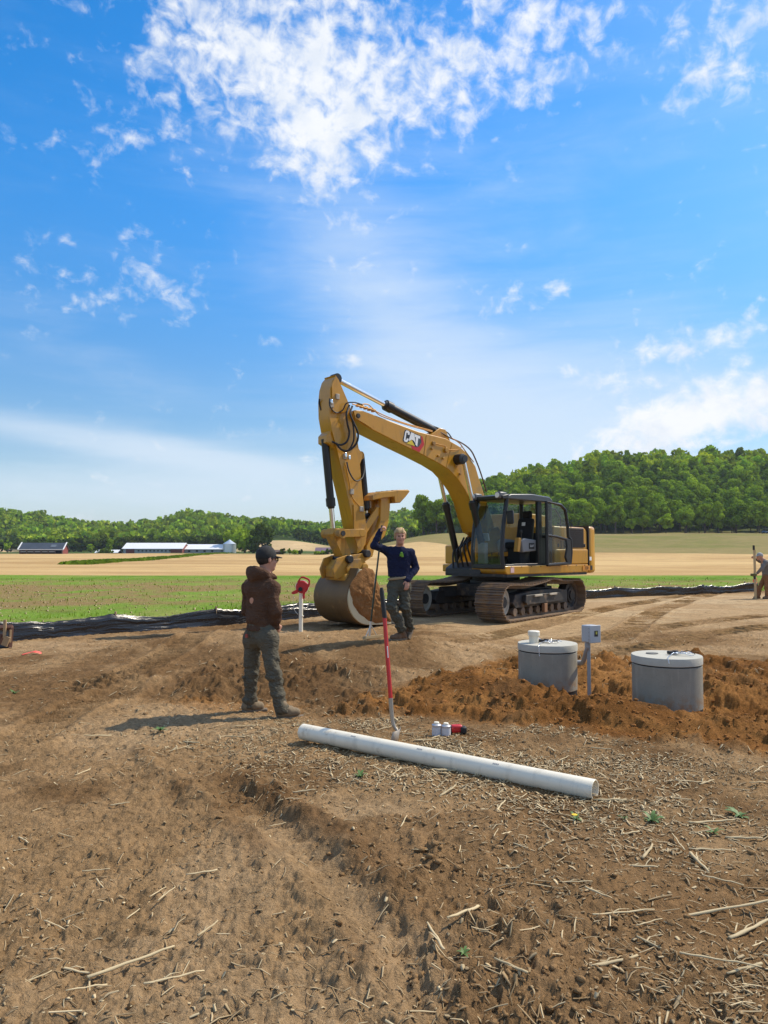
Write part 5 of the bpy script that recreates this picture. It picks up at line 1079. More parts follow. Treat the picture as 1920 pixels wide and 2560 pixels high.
def boot(name, heel, toe, ankle, mat, parent, sole_up=(0, 0, 1)):
    h, t, a = v3(heel), v3(toe), v3(ankle); up = np.array(sole_up, float); up /= np.linalg.norm(up); d = (t - h) / np.linalg.norm(t - h)
    def fn(P):
        r = smu([cap(P, h + up * 0.052, h + (t - h) * 0.45 + up * 0.060, 0.046, 0.050), cap(P, h + (t - h) * 0.45 + up * 0.055, t - d * 0.04 + up * 0.046, 0.050, 0.044), cap(P, h + up * 0.06 + d * 0.03, a, 0.050, 0.056)], 0.035)
        r = r + folds(P, 3, 0.002, 40)
        return np.maximum(r, -((P - h) @ up) + 0.012)
    lo, hi = bounds([heel, toe, ankle], 0.10); me = sdf_mesh(fn, lo, hi, 0.010, name); o = link(name, me, mat, parent)
    def sole(P):
        q = P - h; z = q @ up; x = q @ d; y = np.linalg.norm(q - np.outer(z, up) - np.outer(x, d), axis=1); L_ = np.linalg.norm(t - h)
        s_ = np.maximum(np.abs(x - L_ / 2) - L_ / 2 - 0.035, y - 0.047 - 0.008 * np.sin(np.clip(x / L_, 0, 1) * 5)); cr = np.maximum(np.hypot(np.maximum(np.abs(x - L_ / 2) - L_ / 2 + 0.0, 0), y) - 0.052, 0 * z - 9)
        return np.maximum(np.maximum(cr, s_), np.abs(z - 0.004) - 0.017)
    link('sole', sdf_mesh(sole, lo, hi, 0.008, 'sole'), RUB if 'dark' in name else pmat('sole_gum', (0.16, 0.12, 0.08), 0.8) if 'sole_gum' not in MATS else MATS['sole_gum'], o)
    return o

# --- the man in the brown hoodie, seen from behind
ZA = ZL(-1.25, 7.65)
pa = empty('person', (0, 0, 0), 0, 'man in brown hoodie, dark cap and sunglasses standing with his back turned', 'person')
Y0 = 7.62
J = dict(pel=AY(652, 1588, Y0), wai=AY(650, 1560, Y0), che=AY(648, 1495, Y0), nek=AY(660, 1438, Y0), hed=AY(667, 1398, Y0),
         ls=AY(624, 1468, Y0 + .12), rs=AY(681, 1470, Y0 - .10), le=AY(618, 1525, Y0 + .16), re=AY(688, 1528, Y0 - .12), lw=AY(640, 1560, Y0 + .22), rw=AY(690, 1566, Y0 + .02),
         lh=AY(633, 1596, Y0 + .10), rh=AY(670, 1596, Y0 - .08), lk=AY(628, 1684, Y0 + .13), rk=AY(684, 1684, Y0 - .13), la=AY(624, 1760, Y0 + .17), ra=AY(704, 1770, Y0 - .16))
J = {k: v3(q) for k, q in J.items()}
fA = (0.72, 0.69); f_, r_, u_ = frame(fA)
def hoodie(P):
    c, w, n = J['che'], J['wai'], J['nek']
    d = smu([cap(P, c + r_ * 0.06 + u_ * 0.06, w + r_ * 0.05 - u_ * 0.05, 0.106, 0.108), cap(P, c - r_ * 0.06 + u_ * 0.06, w - r_ * 0.05 - u_ * 0.05, 0.106, 0.108), cap(P, J['ls'], J['rs'], 0.076), cap(P, c + u_ * 0.10, n, 0.12, 0.085)], 0.07)
    for s_, e_, w_ in (('ls', 'le', 'lw'), ('rs', 're', 'rw')):
        d = smin(d, smu([cap(P, J[s_], J[e_], 0.072, 0.062), cap(P, J[e_], J[w_], 0.062, 0.048)], 0.03), 0.035)
    hood = smu([ell(P, n - f_ * 0.085 + u_ * 0.005, (0.105, 0.105, 0.075)), cap(P, n - f_ * 0.06 + r_ * 0.09 + u_ * 0.02, n + f_ * 0.08 + r_ * 0.06 - u_ * 0.025, 0.045, 0.030), cap(P, n - f_ * 0.06 - r_ * 0.09 + u_ * 0.02, n + f_ * 0.08 - r_ * 0.06 - u_ * 0.025, 0.045, 0.030), cap(P, n - f_ * 0.12 - r_ * 0.06 + u_ * 0.04, n - f_ * 0.12 + r_ * 0.06 + u_ * 0.04, 0.05)], 0.04)
    d = smin(d, hood, 0.018)
    d = np.maximum(d, -cap(P, n + u_ * 0.02, n + u_ * 0.25, 0.068, 0.085))
    d = d + folds(P, 11, 0.010, 11) + folds(P, 13, 0.005, 24, 0.6)
    band = np.exp(-((P[:, 2] - (w[2] - 0.005)) / 0.02) ** 2) * 0.010
    return np.maximum(d + band, (w[2] - 0.060) - P[:, 2])
lo, hi = bounds([J[k] for k in ('ls', 'rs', 'le', 're', 'lw', 'rw', 'wai', 'nek', 'che')], 0.24)
link('hoodie', sdf_mesh(hoodie, lo, hi, 0.0105, 'hoodie'), BROWN, pa)
def legs_fn(J, waist, r0=(0.108, 0.082, 0.066), seed=1, amp=0.006, flare=0.0):
    def fn(P):
        d = smu([cap(P, J['lh'], J['rh'], 0.092), cap(P, waist + 0, J['pel'], 0.095, 0.105), cap(P, waist + r_ * 0.05, J['rh'], 0.088), cap(P, waist - r_ * 0.05, J['lh'], 0.088)], 0.06)
        L_ = smu([cap(P, J['lh'], J['lk'], r0[0], r0[1]), cap(P, J['lk'], J['la'], r0[1], r0[2])], 0.035); Rr = smu([cap(P, J['rh'], J['rk'], r0[0], r0[1]), cap(P, J['rk'], J['ra'], r0[1], r0[2])], 0.035)
        d = smin(d, smin(L_, Rr, 0.02), 0.05)
        kn = np.minimum(np.linalg.norm(P - J['lk'], axis=1), np.linalg.norm(P - J['rk'], axis=1)); an = np.minimum(np.linalg.norm(P - J['la'], axis=1), np.linalg.norm(P - J['ra'], axis=1))
        fo = np.exp(-(kn / 0.16) ** 2) + np.exp(-(an / 0.16) ** 2) + 0.4
        return d + fo * (folds(P, seed, amp * 1.2, 13, 1.9) + folds(P, seed + 4, amp * 0.6, 30, 1.3))
    return fn
tro = legs_fn(J, J['wai'], (0.092, 0.074, 0.066), 1, 0.009)
lo, hi = bounds([J[k] for k in ('lh', 'rh', 'lk', 'rk', 'la', 'ra', 'wai')], 0.16)
tr_o = link('trousers', sdf_mesh(lambda P: np.maximum(tro(P), (P[:, 2] - J['wai'][2] - 0.01)), lo, hi, 0.0105, 'trousers'), PANT, pa)
bt = J['pel'] - f_ * 0.135 + r_ * (-0.055) + u_ * 0.0
MB().box(tuple(bt), (0.035, 0.012, 0.035), Matrix.Rotation(math.atan2(-f_[1], -f_[0]) + R(90), 3, 'Z')).build('back_label', pmat('label_red', (0.30, 0.05, 0.03), 0.7), tr_o)
zl = ZL(-1.42, 7.78); zr = ZL(-1.0, 7.5)
def gnd(u, v, Y, z): p = AY(u, v, Y); return np.array([p.x, p.y, z])
boot('boot', gnd(614, 1776, Y0 + .16, ZL(-1.43, Y0 + .16)), gnd(660, 1772, Y0 + .22, ZL(-1.25, Y0 + .2)), J['la'] + np.array([0, 0, 0.03]), BOOT, pa)
boot('boot', gnd(700, 1795, Y0 - .14, ZL(-1.03, Y0 - .14)), gnd(750, 1787, Y0 - .10, ZL(-.85, Y0 - .1)), J['ra'] + np.array([0, 0, 0.03]), BOOT, pa)
hA_fn, MA, cA = head_fn(J['hed'], (0.80, 0.60))
def bodyA(P):
    d = smu([hA_fn(P), cap(P, J['hed'] - u_ * 0.05 - f_ * 0.015, J['nek'], 0.055, 0.062), cap(P, J['nek'], J['che'], 0.07, 0.10), cap(P, J['che'], J['pel'], 0.10, 0.09), cap(P, J['ls'], J['rs'], 0.05)], 0.03)
    for a, b, c in (('ls', 'le', 'lw'), ('rs', 're', 'rw')): d = smin(d, smu([cap(P, J[a], J[b], 0.045, 0.038), cap(P, J[b], J[c], 0.038, 0.030)], 0.02), 0.02)
    for a, b, c in (('lh', 'lk', 'la'), ('rh', 'rk', 'ra')): d = smin(d, smu([cap(P, J[a], J[b], 0.07, 0.05), cap(P, J[b], J[c], 0.05, 0.04)], 0.02), 0.03)
    for w, s_ in (('rw', 1), ('lw', -1)): d = smin(d, hand_fn(J[w], f_ * 0.8 - u_ * 0.35 - r_ * 0.4 * s_, -r_ * s_ + f_ * 0.2, u_, 0.35)(P), 0.008)
    return d
lo, hi = bounds(list(J.values()), 0.16); lo2, hi2 = lo, hi
link('body', sdf_mesh(bodyA, lo, hi, 0.0105, 'body'), SKIN, pa)
q = lambda x, y, z: cA + MA @ np.array([x, y, z])
def hairA(P):
    s_ = (P - cA) @ MA; d = ell(s_, (0, -0.016, 0.020), (0.083, 0.101, 0.098)); return np.maximum(np.maximum(d, s_[:, 1] - 0.04 - 0.3 * (s_[:, 2] - 0.02)), -0.075 - s_[:, 2]) + folds(P, 5, 0.0012, 90)
lo, hi = bounds([cA], 0.15); link('hair', sdf_mesh(hairA, lo, hi, 0.006, 'hair'), HAIRB, pa)
def capA(P):
    s_ = (P - cA) @ MA; d = np.maximum(ell(s_, (0, -0.010, 0.036), (0.091, 0.110, 0.106)), 0.010 - s_[:, 2] + 0.10 * s_[:, 1])
    br = np.maximum(np.maximum(np.hypot(s_[:, 0] * 1.0, (s_[:, 1] - 0.085)) - 0.085, np.abs(s_[:, 2] - 0.030 + 0.22 * (s_[:, 1] - 0.09) + 1.6 * s_[:, 0] ** 2) - 0.006), 0.06 - s_[:, 1])
    return np.minimum(d, br)
lo, hi = bounds([cA], 0.20); cp_o = link('cap', sdf_mesh(capA, lo, hi, 0.006, 'cap'), CAPM, pa)
MB().lathe([(0.010, 0), (0.008, 0.008), (0.002, 0.010)], 10, tuple(q(0, -0.010, 0.141))).build('cap_button', CAPM, cp_o)
sg = MB()
for s_ in (-1, 1):
    pts = [q(s_ * 0.012, 0.112, 0.012), q(s_ * 0.062, 0.098, 0.014), q(s_ * 0.058, 0.098, -0.022), q(s_ * 0.020, 0.110, -0.026)]; n_ = MA @ np.array([0, 0.006, 0]); sg._add([p for p in pts] + [p + n_ for p in pts], [(0, 1, 2, 3), (7, 6, 5, 4), (0, 4, 5, 1), (1, 5, 6, 2), (2, 6, 7, 3), (3, 7, 4, 0)])
    sg.tube([q(s_ * 0.064, 0.098, 0.010), q(s_ * 0.086, 0.03, 0.012), q(s_ * 0.088, -0.005, 0.006)], 0.005, 6)
sg.tube([q(-0.015, 0.114, 0.006), q(0.015, 0.114, 0.006)], 0.004, 6); sg.build('sunglasses', SHADES, pa)
col_ = MB(); col_.tube(spline([tuple(J['nek'] + f_ * 0.02 * math.cos(a) * 0 + r_ * 0.075 * math.sin(a) - f_ * (0.075 * math.cos(a)) + u_ * (0.052 + 0.015 * math.cos(a))) for a in np.linspace(-1.0, 1.0, 7)], 4), 0.009, 6); col_.build('collar_lining', pmat('orange_lining', (0.55, 0.12, 0.03), 0.8), pa)

# --- the fair-haired man leaning on the rake
Y1 = 11.90; zB = ZL(0.29, 11.9) - 0.118
pb = empty('person', (0, 0, zB), 0, 'fair haired man in navy sweatshirt leaning on a rake before the bucket', 'person')
J = dict(pel=AY(997, 1482, Y1 + .04), wai=AY(996, 1463, Y1 + .04), che=AY(998, 1420, Y1 + .06), nek=AY(999, 1389, Y1 + .06), hed=AY(1000.5, 1361, Y1 + .02),
         rs=AY(969, 1397, Y1 + .06), ls=AY(1026, 1402, Y1 + .06), re=AY(936, 1383, Y1 - .13), rw=AY(951, 1346, Y1 - .12), le=AY(1040, 1440, Y1 + .12), lw=AY(1019, 1470, Y1 - .06),
         rh=AY(984, 1486, Y1 + .04), lh=AY(1011, 1486, Y1 + .04), rk=AY(979, 1536, Y1 - .10), ra=AY(1003, 1592, Y1 + .0), lk=AY(1012, 1536, Y1 + .0), la=AY(1025, 1588, Y1 + .16))
J = {k: v3(qq) for k, qq in J.items()}
f_, r_, u_ = frame((0.02, -1.0)); r_ = -r_   # r_ now points to picture right
def sweat(P):
    c, w, n = J['che'], J['wai'], J['nek']
    d = smu([cap(P, c + r_ * 0.085 + u_ * 0.06, w + r_ * 0.065, 0.115, 0.105), cap(P, c - r_ * 0.085 + u_ * 0.06, w - r_ * 0.065, 0.115, 0.105), cap(P, J['ls'], J['rs'], 0.070), cap(P, c + u_ * 0.08, n - u_ * 0.02, 0.10, 0.075)], 0.06)
    for s_, e_, w_ in (('ls', 'le', 'lw'), ('rs', 're', 'rw')): d = smin(d, smu([cap(P, J[s_], J[e_], 0.076, 0.058), cap(P, J[e_], J[w_], 0.058, 0.042)], 0.03), 0.03)
    d = np.maximum(d, -cap(P, n + u_ * 0.02, n + u_ * 0.2, 0.058, 0.07))
    d = d + folds(P, 21, 0.006, 12) + folds(P, 23, 0.003, 28)
    return np.maximum(d, (w[2] + 0.012) - P[:, 2] - 99 * (np.linalg.norm(P - J['lw'], axis=1) < 0.14))
lo, hi = bounds([J[k] for k in ('ls', 'rs', 'le', 're', 'lw', 'rw', 'wai', 'nek', 'che')], 0.20)
sw = link('sweatshirt', sdf_mesh(sweat, lo, hi, 0.0105, 'sweatshirt'), NAVY, pb)
lgc = AY(1004, 1403, Y1 - .09)
for k, (dx, dz, w, h) in enumerate(((0, 0.028, .030, .022), (0, .004, .055, .020), (0, -.018, .060, .016), (0.015, -.034, .035, .010))): MB().box((lgc.x + dx, lgc.y + 0.02, lgc.z + dz - 0.02), (w, 0.06, h)).build('chest_emblem', pmat('emblem_green', (0.20, 0.42, 0.03), 0.7) if 'emblem_green' not in MATS else MATS['emblem_green'], sw, bevel=0.004)
tro = legs_fn(J, J['wai'], (0.098, 0.080, 0.070), 31, 0.012)
lo, hi = bounds([J[k] for k in ('lh', 'rh', 'lk', 'rk', 'la', 'ra', 'wai')], 0.16)
tr_o = link('trousers', sdf_mesh(lambda P: np.maximum(tro(P), P[:, 2] - J['wai'][2] - 0.03), lo, hi, 0.0105, 'trousers'), GREYT, pb)
def beltf(P):
    w = J['wai']; return np.maximum(np.maximum(smu([cap(P, w + r_ * .055 + u_ * 0.05, w + r_ * .055 - u_ * 0.10, .120), cap(P, w - r_ * .055 + u_ * .05, w - r_ * .055 - u_ * .10, .120)], 0.05), np.abs(P[:, 2] - w[2] + 0.012 - 0.10 * (P[:, 0] - w[0])) - 0.019), -smu([cap(P, w + r_ * .055, w + r_ * .055 - u_ * 0.10, .09), cap(P, w - r_ * .055, w - r_ * .055 - u_ * .10, .09)], 0.05))
lo, hi = bounds([J['wai']], 0.22); link('belt', sdf_mesh(beltf, lo, hi, 0.009, 'belt'), BELT, pb)
boot('boot', gnd(1011, 1618, Y1 + .10, 0.118), gnd(976, 1620, Y1 - .06, 0.118), J['ra'] + np.array([0, 0, 0.02]), BOOTD, pb)
toe_b = v3(AY(1023.5, 1624, Y1 + .12)); toe_b[2] = 0.13 + 0.02; heel_b = v3(AY(1031, 1588, Y1 + .20)); dtb = toe_b - heel_b
boot('boot', heel_b, toe_b, J['la'] - np.array([0.0, 0.04, 0.0]), BOOTD, pb, np.cross(dtb, np.array([0.5, 0.85, 0])) * (-1 if np.cross(dtb, np.array([0.5, 0.85, 0]))[0] > 0 else 1))
hB_fn, MBm, cB = head_fn(J['hed'], (0.10, -1.0), s=1.04)
pole_d = v3(AY(954, 1338, Y1 - .10) - AY(925, 1606, Y1 - .02)); pole_d /= np.linalg.norm(pole_d)
def bodyB(P):
    d = smu([hB_fn(P), cap(P, J['hed'] - u_ * 0.06, J['nek'], 0.056, 0.062), cap(P, J['nek'], J['che'], 0.065, 0.09), cap(P, J['che'], J['pel'], 0.09, 0.085), cap(P, J['ls'], J['rs'], 0.05)], 0.03)
    for a, b, c in (('ls', 'le', 'lw'), ('rs', 're', 'rw')): d = smin(d, smu([cap(P, J[a], J[b], 0.045, 0.038), cap(P, J[b], J[c], 0.038, 0.029)], 0.02), 0.02)
    for a, b, c in (('lh', 'lk', 'la'), ('rh', 'rk', 'ra')): d = smin(d, smu([cap(P, J[a], J[b], 0.07, 0.05), cap(P, J[b], J[c], 0.05, 0.04)], 0.02), 0.03)
    d = smin(d, hand_fn(J['rw'] - np.array([0.012, -0.01, 0.015]), np.array([0.55, -0.35, 0.75]), np.array([0.75, 0.1, -0.5]), np.array([0.2, -1, 0.1]), 1.05)(P), 0.008)
    d = smin(d, hand_fn(J['lw'], np.array([-0.10, -0.25, -0.9]), np.array([-0.4, 0.9, 0]), np.array([-1, -0.2, 0]), 0.25)(P), 0.008)
    return d
lo, hi = bounds(list(J.values()), 0.18); link('body', sdf_mesh(bodyB, lo, hi, 0.0085, 'body'), SKIN, pb)
q = lambda x, y, z: cB + MBm @ (np.array([x, y, z]) * 1.04)
def hairB(P):
    s_ = ((P - cB) @ MBm) / 1.04; d = ell(s_, (0, -0.014, 0.040), (0.092, 0.112, 0.106)); cut = np.minimum(0.078 - s_[:, 1] * 0.9 + 0.0 * s_[:, 0], 9)
    face = np.maximum(s_[:, 1] - 0.035, 0.052 + 0.012 * vn(s_[:, 0] * 60, s_[:, 0] * 9, 4) - s_[:, 2])   # leave the face clear below the fringe
    d = d + 0.006 * vn(s_[:, 0] * 55, s_[:, 1] * 25 + s_[:, 2] * 14, 8) + 0.004 * vn(s_[:, 0] * 110, s_[:, 2] * 30, 9)
    side = -0.045 - s_[:, 2]
    fc = np.minimum(s_[:, 1] - 0.030, 0.055 + 0.010 * vn(s_[:, 0] * 70, s_[:, 0] * 9, 4) - s_[:, 2])
    return np.maximum(np.maximum(d, side), fc) * 1.04
lo, hi = bounds([cB], 0.16); link('hair', sdf_mesh(hairB, lo, hi, 0.0055, 'hair'), HAIR, pb)
for s_ in (-1, 1):
    MB().lathe([(0.003, -0.004), (0.011, -0.002), (0.011, 0.002), (0.003, 0.004)], 10, tuple(q(s_ * 0.031, 0.097, 0.003)), 'y').build('eye', EYE, pb)
    MB().tube([tuple(q(s_ * 0.016, 0.103, 0.022)), tuple(q(s_ * 0.032, 0.103, 0.026)), tuple(q(s_ * 0.048, 0.094, 0.020))], 0.0045, 6).build('eyebrow', HAIR, pb)
MB().tube([tuple(q(-0.026, 0.095, -0.058)), tuple(q(0, 0.103, -0.063)), tuple(q(0.028, 0.095, -0.056))], [0.003, 0.006, 0.003], 6).build('mouth', LIP, pb)

# --- the man bending over the grade stake at the right edge
Y2 = 25.4; zC = ZL(13.0, 25.4)
pc = empty('person', (0, 0, zC), 0, 'man in grey shirt and rust trousers bending over a levelling staff', 'person')
J = dict(pel=AY(1917, 1440, Y2), wai=AY(1919, 1432, Y2), che=AY(1917, 1412, Y2), nek=AY(1908, 1401, Y2), hed=AY(1899, 1392, Y2), rs=AY(1915, 1407, Y2 - .19), ls=AY(1916, 1407, Y2 + .19), re=AY(1903, 1424, Y2 - .26), rw=AY(1890, 1437, Y2 - .18), le=AY(1900, 1404, Y2 + .2), lw=AY(1885, 1396, Y2 + .05),
         rh=AY(1918, 1444, Y2 - .09), lh=AY(1914, 1444, Y2 + .09), rk=AY(1917, 1470, Y2 - .12), ra=AY(1919, 1493, Y2 - .12), lk=AY(1899, 1470, Y2 + .1), la=AY(1895, 1491, Y2 + .1))
J = {k: v3(qq) for k, qq in J.items()}; f_, r_, u_ = frame((-1, -0.05))
def shirt(P):
    d = smu([cap(P, J['che'] + r_ * .08, J['wai'] + r_ * .06 - u_ * .06, .15, .145), cap(P, J['che'] - r_ * .08, J['wai'] - r_ * .06 - u_ * .06, .15, .145), cap(P, J['ls'], J['rs'], .075), cap(P, J['che'], J['nek'], .10, .07)], .06)
    for s_, e_, w_ in (('ls', 'le', 'lw'), ('rs', 're', 'rw')): d = smin(d, smu([cap(P, J[s_], J[e_], .075, .058), cap(P, J[e_], J[e_] + (J[w_] - J[e_]) * 0.7, .058, .045)], .03), .03)
    return d + folds(P, 41, .008, 9)
lo, hi = bounds([J[k] for k in ('ls', 'rs', 'le', 're', 'lw', 'rw', 'wai', 'nek', 'che')], .2); link('shirt', sdf_mesh(shirt, lo, hi, .016, 'shirt'), GREYS, pc)
tro = legs_fn(J, J['wai'], (.10, .08, .07), 51); lo, hi = bounds([J[k] for k in ('lh', 'rh', 'lk', 'rk', 'la', 'ra', 'wai')], .16)
link('trousers', sdf_mesh(lambda P: np.maximum(tro(P), P[:, 2] - J['wai'][2]), lo, hi, .016, 'trousers'), RUST, pc)
hC_fn, MC, cC = head_fn(J['hed'], (-1, -0.1))
def bodyC(P):
    d = smu([hC_fn(P), cap(P, J['hed'], J['nek'], .055, .06), cap(P, J['nek'], J['pel'], .07, .09)], .03)
    for a, b, c in (('ls', 'le', 'lw'), ('rs', 're', 'rw')): d = smin(d, smu([cap(P, J[a], J[b], .045, .038), cap(P, J[b], J[c], .038, .032)], .02), .02)
    for a, b, c in (('lh', 'lk', 'la'), ('rh', 'rk', 'ra')): d = smin(d, smu([cap(P, J[a], J[b], .07, .05), cap(P, J[b], J[c], .05, .04)], .02), .03)
    d = smin(d, hand_fn(J['rw'], np.array([-.8, 0, -.4]), np.array([0, 1, -.2]), np.array([0, 0, 1]), .9)(P), .01); d = smin(d, hand_fn(J['lw'], np.array([-.6, -.1, .3]), np.array([-.3, -1, 0]), np.array([0, 0, 1]), 1.0)(P), .01)
    return d
lo, hi = bounds(list(J.values()), .16); link('body', sdf_mesh(bodyC, lo, hi, .013, 'body'), SKIN, pc)
def capC(P):
    s_ = (P - cC) @ MC; d = np.maximum(ell(s_, (0, -.010, .036), (.092, .112, .106)), .012 - s_[:, 2] + .1 * s_[:, 1]); br = np.maximum(np.maximum(np.hypot(s_[:, 0], s_[:, 1] - .09) - .09, np.abs(s_[:, 2] - .028 + .3 * (s_[:, 1] - .09)) - .009), .06 - s_[:, 1]); return np.minimum(d, br)
lo, hi = bounds([cC], .2); link('cap', sdf_mesh(capC, lo, hi, .010, 'cap'), CAPG, pc)
boot('boot', v3(AY(1898, 1497, Y2 + .1)) * [1, 1, 0], v3(AY(1884, 1497, Y2 + .06)) * [1, 1, 0], J['la'], BOOTD, pc); boot('boot', v3(AY(1921, 1497, Y2 - .12)) * [1, 1, 0], v3(AY(1907, 1497, Y2 - .16)) * [1, 1, 0], J['ra'], BOOTD, pc)

# ------------------------------------------------------------------ black silt fence with stakes
def fence_mat():
    m = bpy.data.materials.new('black_film'); m.use_nodes = True; T = NT(m.node_tree); b = m.node_tree.nodes['Principled BSDF']
    b.inputs['Base Color'].default_value = (0.012, 0.012, 0.014, 1); b.inputs['Specular IOR Level'].default_value = 0.6
    tco = T.new('ShaderNodeTexCoord').outputs['UV']
    n = T.noise(T.mapping(tco, scale=(0.30, 1.6, 1)), 2.4, 4, 0.5, 0.5); n2 = T.noise(T.mapping(tco, scale=(1.5, 1.0, 1)), 6.0, 4, 0.6)
    bu = T.new('ShaderNodeBump'); bu.inputs['Strength'].default_value = 0.60; bu.inputs['Distance'].default_value = 0.09
    T.put(bu.inputs['Height'], T.m('ADD', n, T.m('MULTIPLY', n2, 0.05))); T.put(b.inputs['Normal'], bu.outputs[0])
    T.put(b.inputs['Roughness'], T.m('ADD', T.m('MULTIPLY', n2, 0.20), 0.15)); return m
FILM = fence_mat(); STAKE = pmat('stake_wood', (0.38, 0.26, 0.14), 0.85, var=0.25, scale=14)
fence = empty('silt_fence', (-7.05, 13.5, 0), 0, 'long low black plastic silt fence edging the dirt lot', 'fence')
FL = [Vector((x, y - 0.12, 0)) for x, y in FENCE[1:-1]]
def fence_panel(pts, h0, lean, seed, nm='fabric'):
    P = []; acc = [0.0]
    for a, b in zip(pts[:-1], pts[1:]): acc.append(acc[-1] + (b - a).length)
    n = int(acc[-1] / 0.10); nv = 10; vs = []; uv = []
    for i in range(n + 1):
        s = acc[-1] * i / n; k = min(max(np.searchsorted(acc, s) - 1, 0), len(pts) - 2); t = (s - acc[k]) / (acc[k + 1] - acc[k]); p = pts[k].lerp(pts[k + 1], t); d = (pts[k + 1] - pts[k]).normalized(); nn = Vector((d.y, -d.x, 0))
        g = ZL(p.x, p.y) - 0.10; span = (s % 2.3) / 2.3; sag = 0.07 * math.sin(math.pi * span) + 0.025 * float(vn(np.array([s * 0.9]), np.array([seed * 1.]), 5)[0])
        H = h0 + 0.10 - sag
        for j in range(nv + 1):
            q = j / nv; bulge = 0.035 * math.sin(math.pi * q) * (0.5 + float(vn(np.array([s * 1.3]), np.array([q * 2.]), seed)[0])) + 0.012 * float(vn(np.array([s * 2.]), np.array([q * 4.]), seed + 1)[0]) + lean * q
            w = p + nn * bulge; vs.append((w.x, w.y, g + H * q)); uv.append((s, q))
    fs = [(i * (nv + 1) + j, (i + 1) * (nv + 1) + j, (i + 1) * (nv + 1) + j + 1, i * (nv + 1) + j + 1) for i in range(n) for j in range(nv)]
    me = bpy.data.meshes.new(nm); me.from_pydata([(v[0] + 7.05, v[1] - 13.5, v[2]) for v in vs], [], fs); ul = me.uv_layers.new(); 
    for l in me.loops: ul.data[l.index].uv = uv[l.vertex_index]
    me.polygons.foreach_set('use_smooth', np.ones(len(me.polygons), bool)); me.update()
    o = link(nm, me, FILM, fence); sm_ = o.modifiers.new('thickness', 'SOLIDIFY'); sm_.thickness = 0.004
    i = 0; s = 0.0
    while s < acc[-1]:
        k = min(max(np.searchsorted(acc, s) - 1, 0), len(pts) - 2); t = (s - acc[k]) / (acc[k + 1] - acc[k]); p = pts[k].lerp(pts[k + 1], t)
        MB().box((p.x + 7.05, p.y - 13.5 + 0.06, ZL(p.x, p.y) + h0 / 2 - 0.05), (0.035, 0.035, h0 + 0.22)).build('stake', STAKE, fence); s += 2.3
fence_panel(FL[1:6], 0.37, -0.05, 3); fence_panel(FL[5:], 0.36, 0.05, 9); fence_panel(FL[:2], 0.45, 0.0, 15)

# ------------------------------------------------------------------ concrete risers and the control box
def concrete():
    m = bpy.data.materials.new('concrete'); m.use_nodes = True; T = NT(m.node_tree); b = m.node_tree.nodes['Principled BSDF']; tco = T.new('ShaderNodeTexCoord').outputs['Object']
    n = T.noise(tco, 6, 6, 0.65); st = T.noise(T.mapping(tco, scale=(9, 9, 0.8)), 1.6, 5, 0.6); pores = T.ss(T.noise(tco, 95, 2, 0.5), 0.66, 0.72)
    cc = T.mix(n, (0.225, 0.205, 0.165), (0.345, 0.315, 0.255)); cc = T.mix(T.m('MULTIPLY', T.ss(st, 0.50, 0.70), 0.45), cc, (0.42, 0.38, 0.30)); cc = T.mix(T.m('MULTIPLY', pores, 0.5), cc, (0.10, 0.095, 0.085))
    cc = T.mix(T.m('MULTIPLY', T.ss(T.noise(tco, 3.0, 5, 0.7), 0.56, 0.72), 0.35), cc, (0.26, 0.19, 0.12))
    zz_ = T.new('ShaderNodeSeparateXYZ'); T.put(zz_.inputs[0], tco); sp_ = T.m('MULTIPLY', T.ss(T.noise(tco, 14, 5, 0.7), 0.42, 0.62), T.m('SUBTRACT', 1.0, T.ss(zz_.outputs[2], 0.10, 0.30)))
    cc = T.mix(T.m('MULTIPLY', sp_, 0.75), cc, (0.30, 0.16, 0.065))
    T.put(b.inputs['Base Color'], cc); b.inputs['Roughness'].default_value = 0.92; b.inputs['Specular IOR Level'].default_value = 0.2
    bu = T.new('ShaderNodeBump'); bu.inputs['Strength'].default_value = 0.35; bu.inputs['Distance'].default_value = 0.01; T.put(bu.inputs['Height'], T.noise(tco, 60, 5, 0.7)); T.put(b.inputs['Normal'], bu.outputs[0]); return m
CONC = concrete(); CONCL = pmat('pale_concrete', (0.46, 0.44, 0.37), 0.9, var=0.14, scale=9, bump=0.3, bscale=80); PVC = pmat('white_pvc', (0.80, 0.73, 0.58), 0.35, var=0.05, scale=6, dirt=(0.50, 0.40, 0.27), dirt_amt=0.20, dirt_scale=5)
GPVC = pmat('grey_conduit', (0.30, 0.305, 0.31), 0.5, var=0.06); BOXG = pmat('box_grey', (0.40, 0.415, 0.43), 0.45, var=0.04); FOIL = pmat('silver_foil', (0.75, 0.76, 0.78), 0.22, 0.9, 0.1, 30, bump=0.8, bscale=60)
M_SEAL = pmat('black_seal', (0.012, 0.012, 0.012), 0.6)
def riser(T_, rad, h, label, zb):
    e = empty('concrete_riser', (T_.x, T_.y, zb), 0, label, 'riser')
    MB().lathe([(rad * 0.985, -0.25), (rad * 0.985, 0.085)], 48).build('seal', M_SEAL, e)
    MB().lathe([(rad * 0.97, 0.080), (rad, 0.09), (rad, h - 0.100), (rad * 0.985, h - 0.094)], 64, caps=True).build('ring', CONC, e)
    MB().lathe([(rad * 0.972, h - 0.10), (rad * 0.972, h - 0.078)], 48).build('joint_shadow', M_SEAL, e)  # black band added in the lid joint to draw its shadow line
    ld = MB().lathe([(rad * 0.985, h - 0.082), (rad * 1.014, h - 0.078), (rad * 1.018, h - 0.010), (rad * 1.005, h), (0.01, h + 0.004)], 64).build('lid', CONCL, e)
    return e, ld
R1, R2 = 0.345, 0.352; Z1, Z2 = -0.05, -0.05
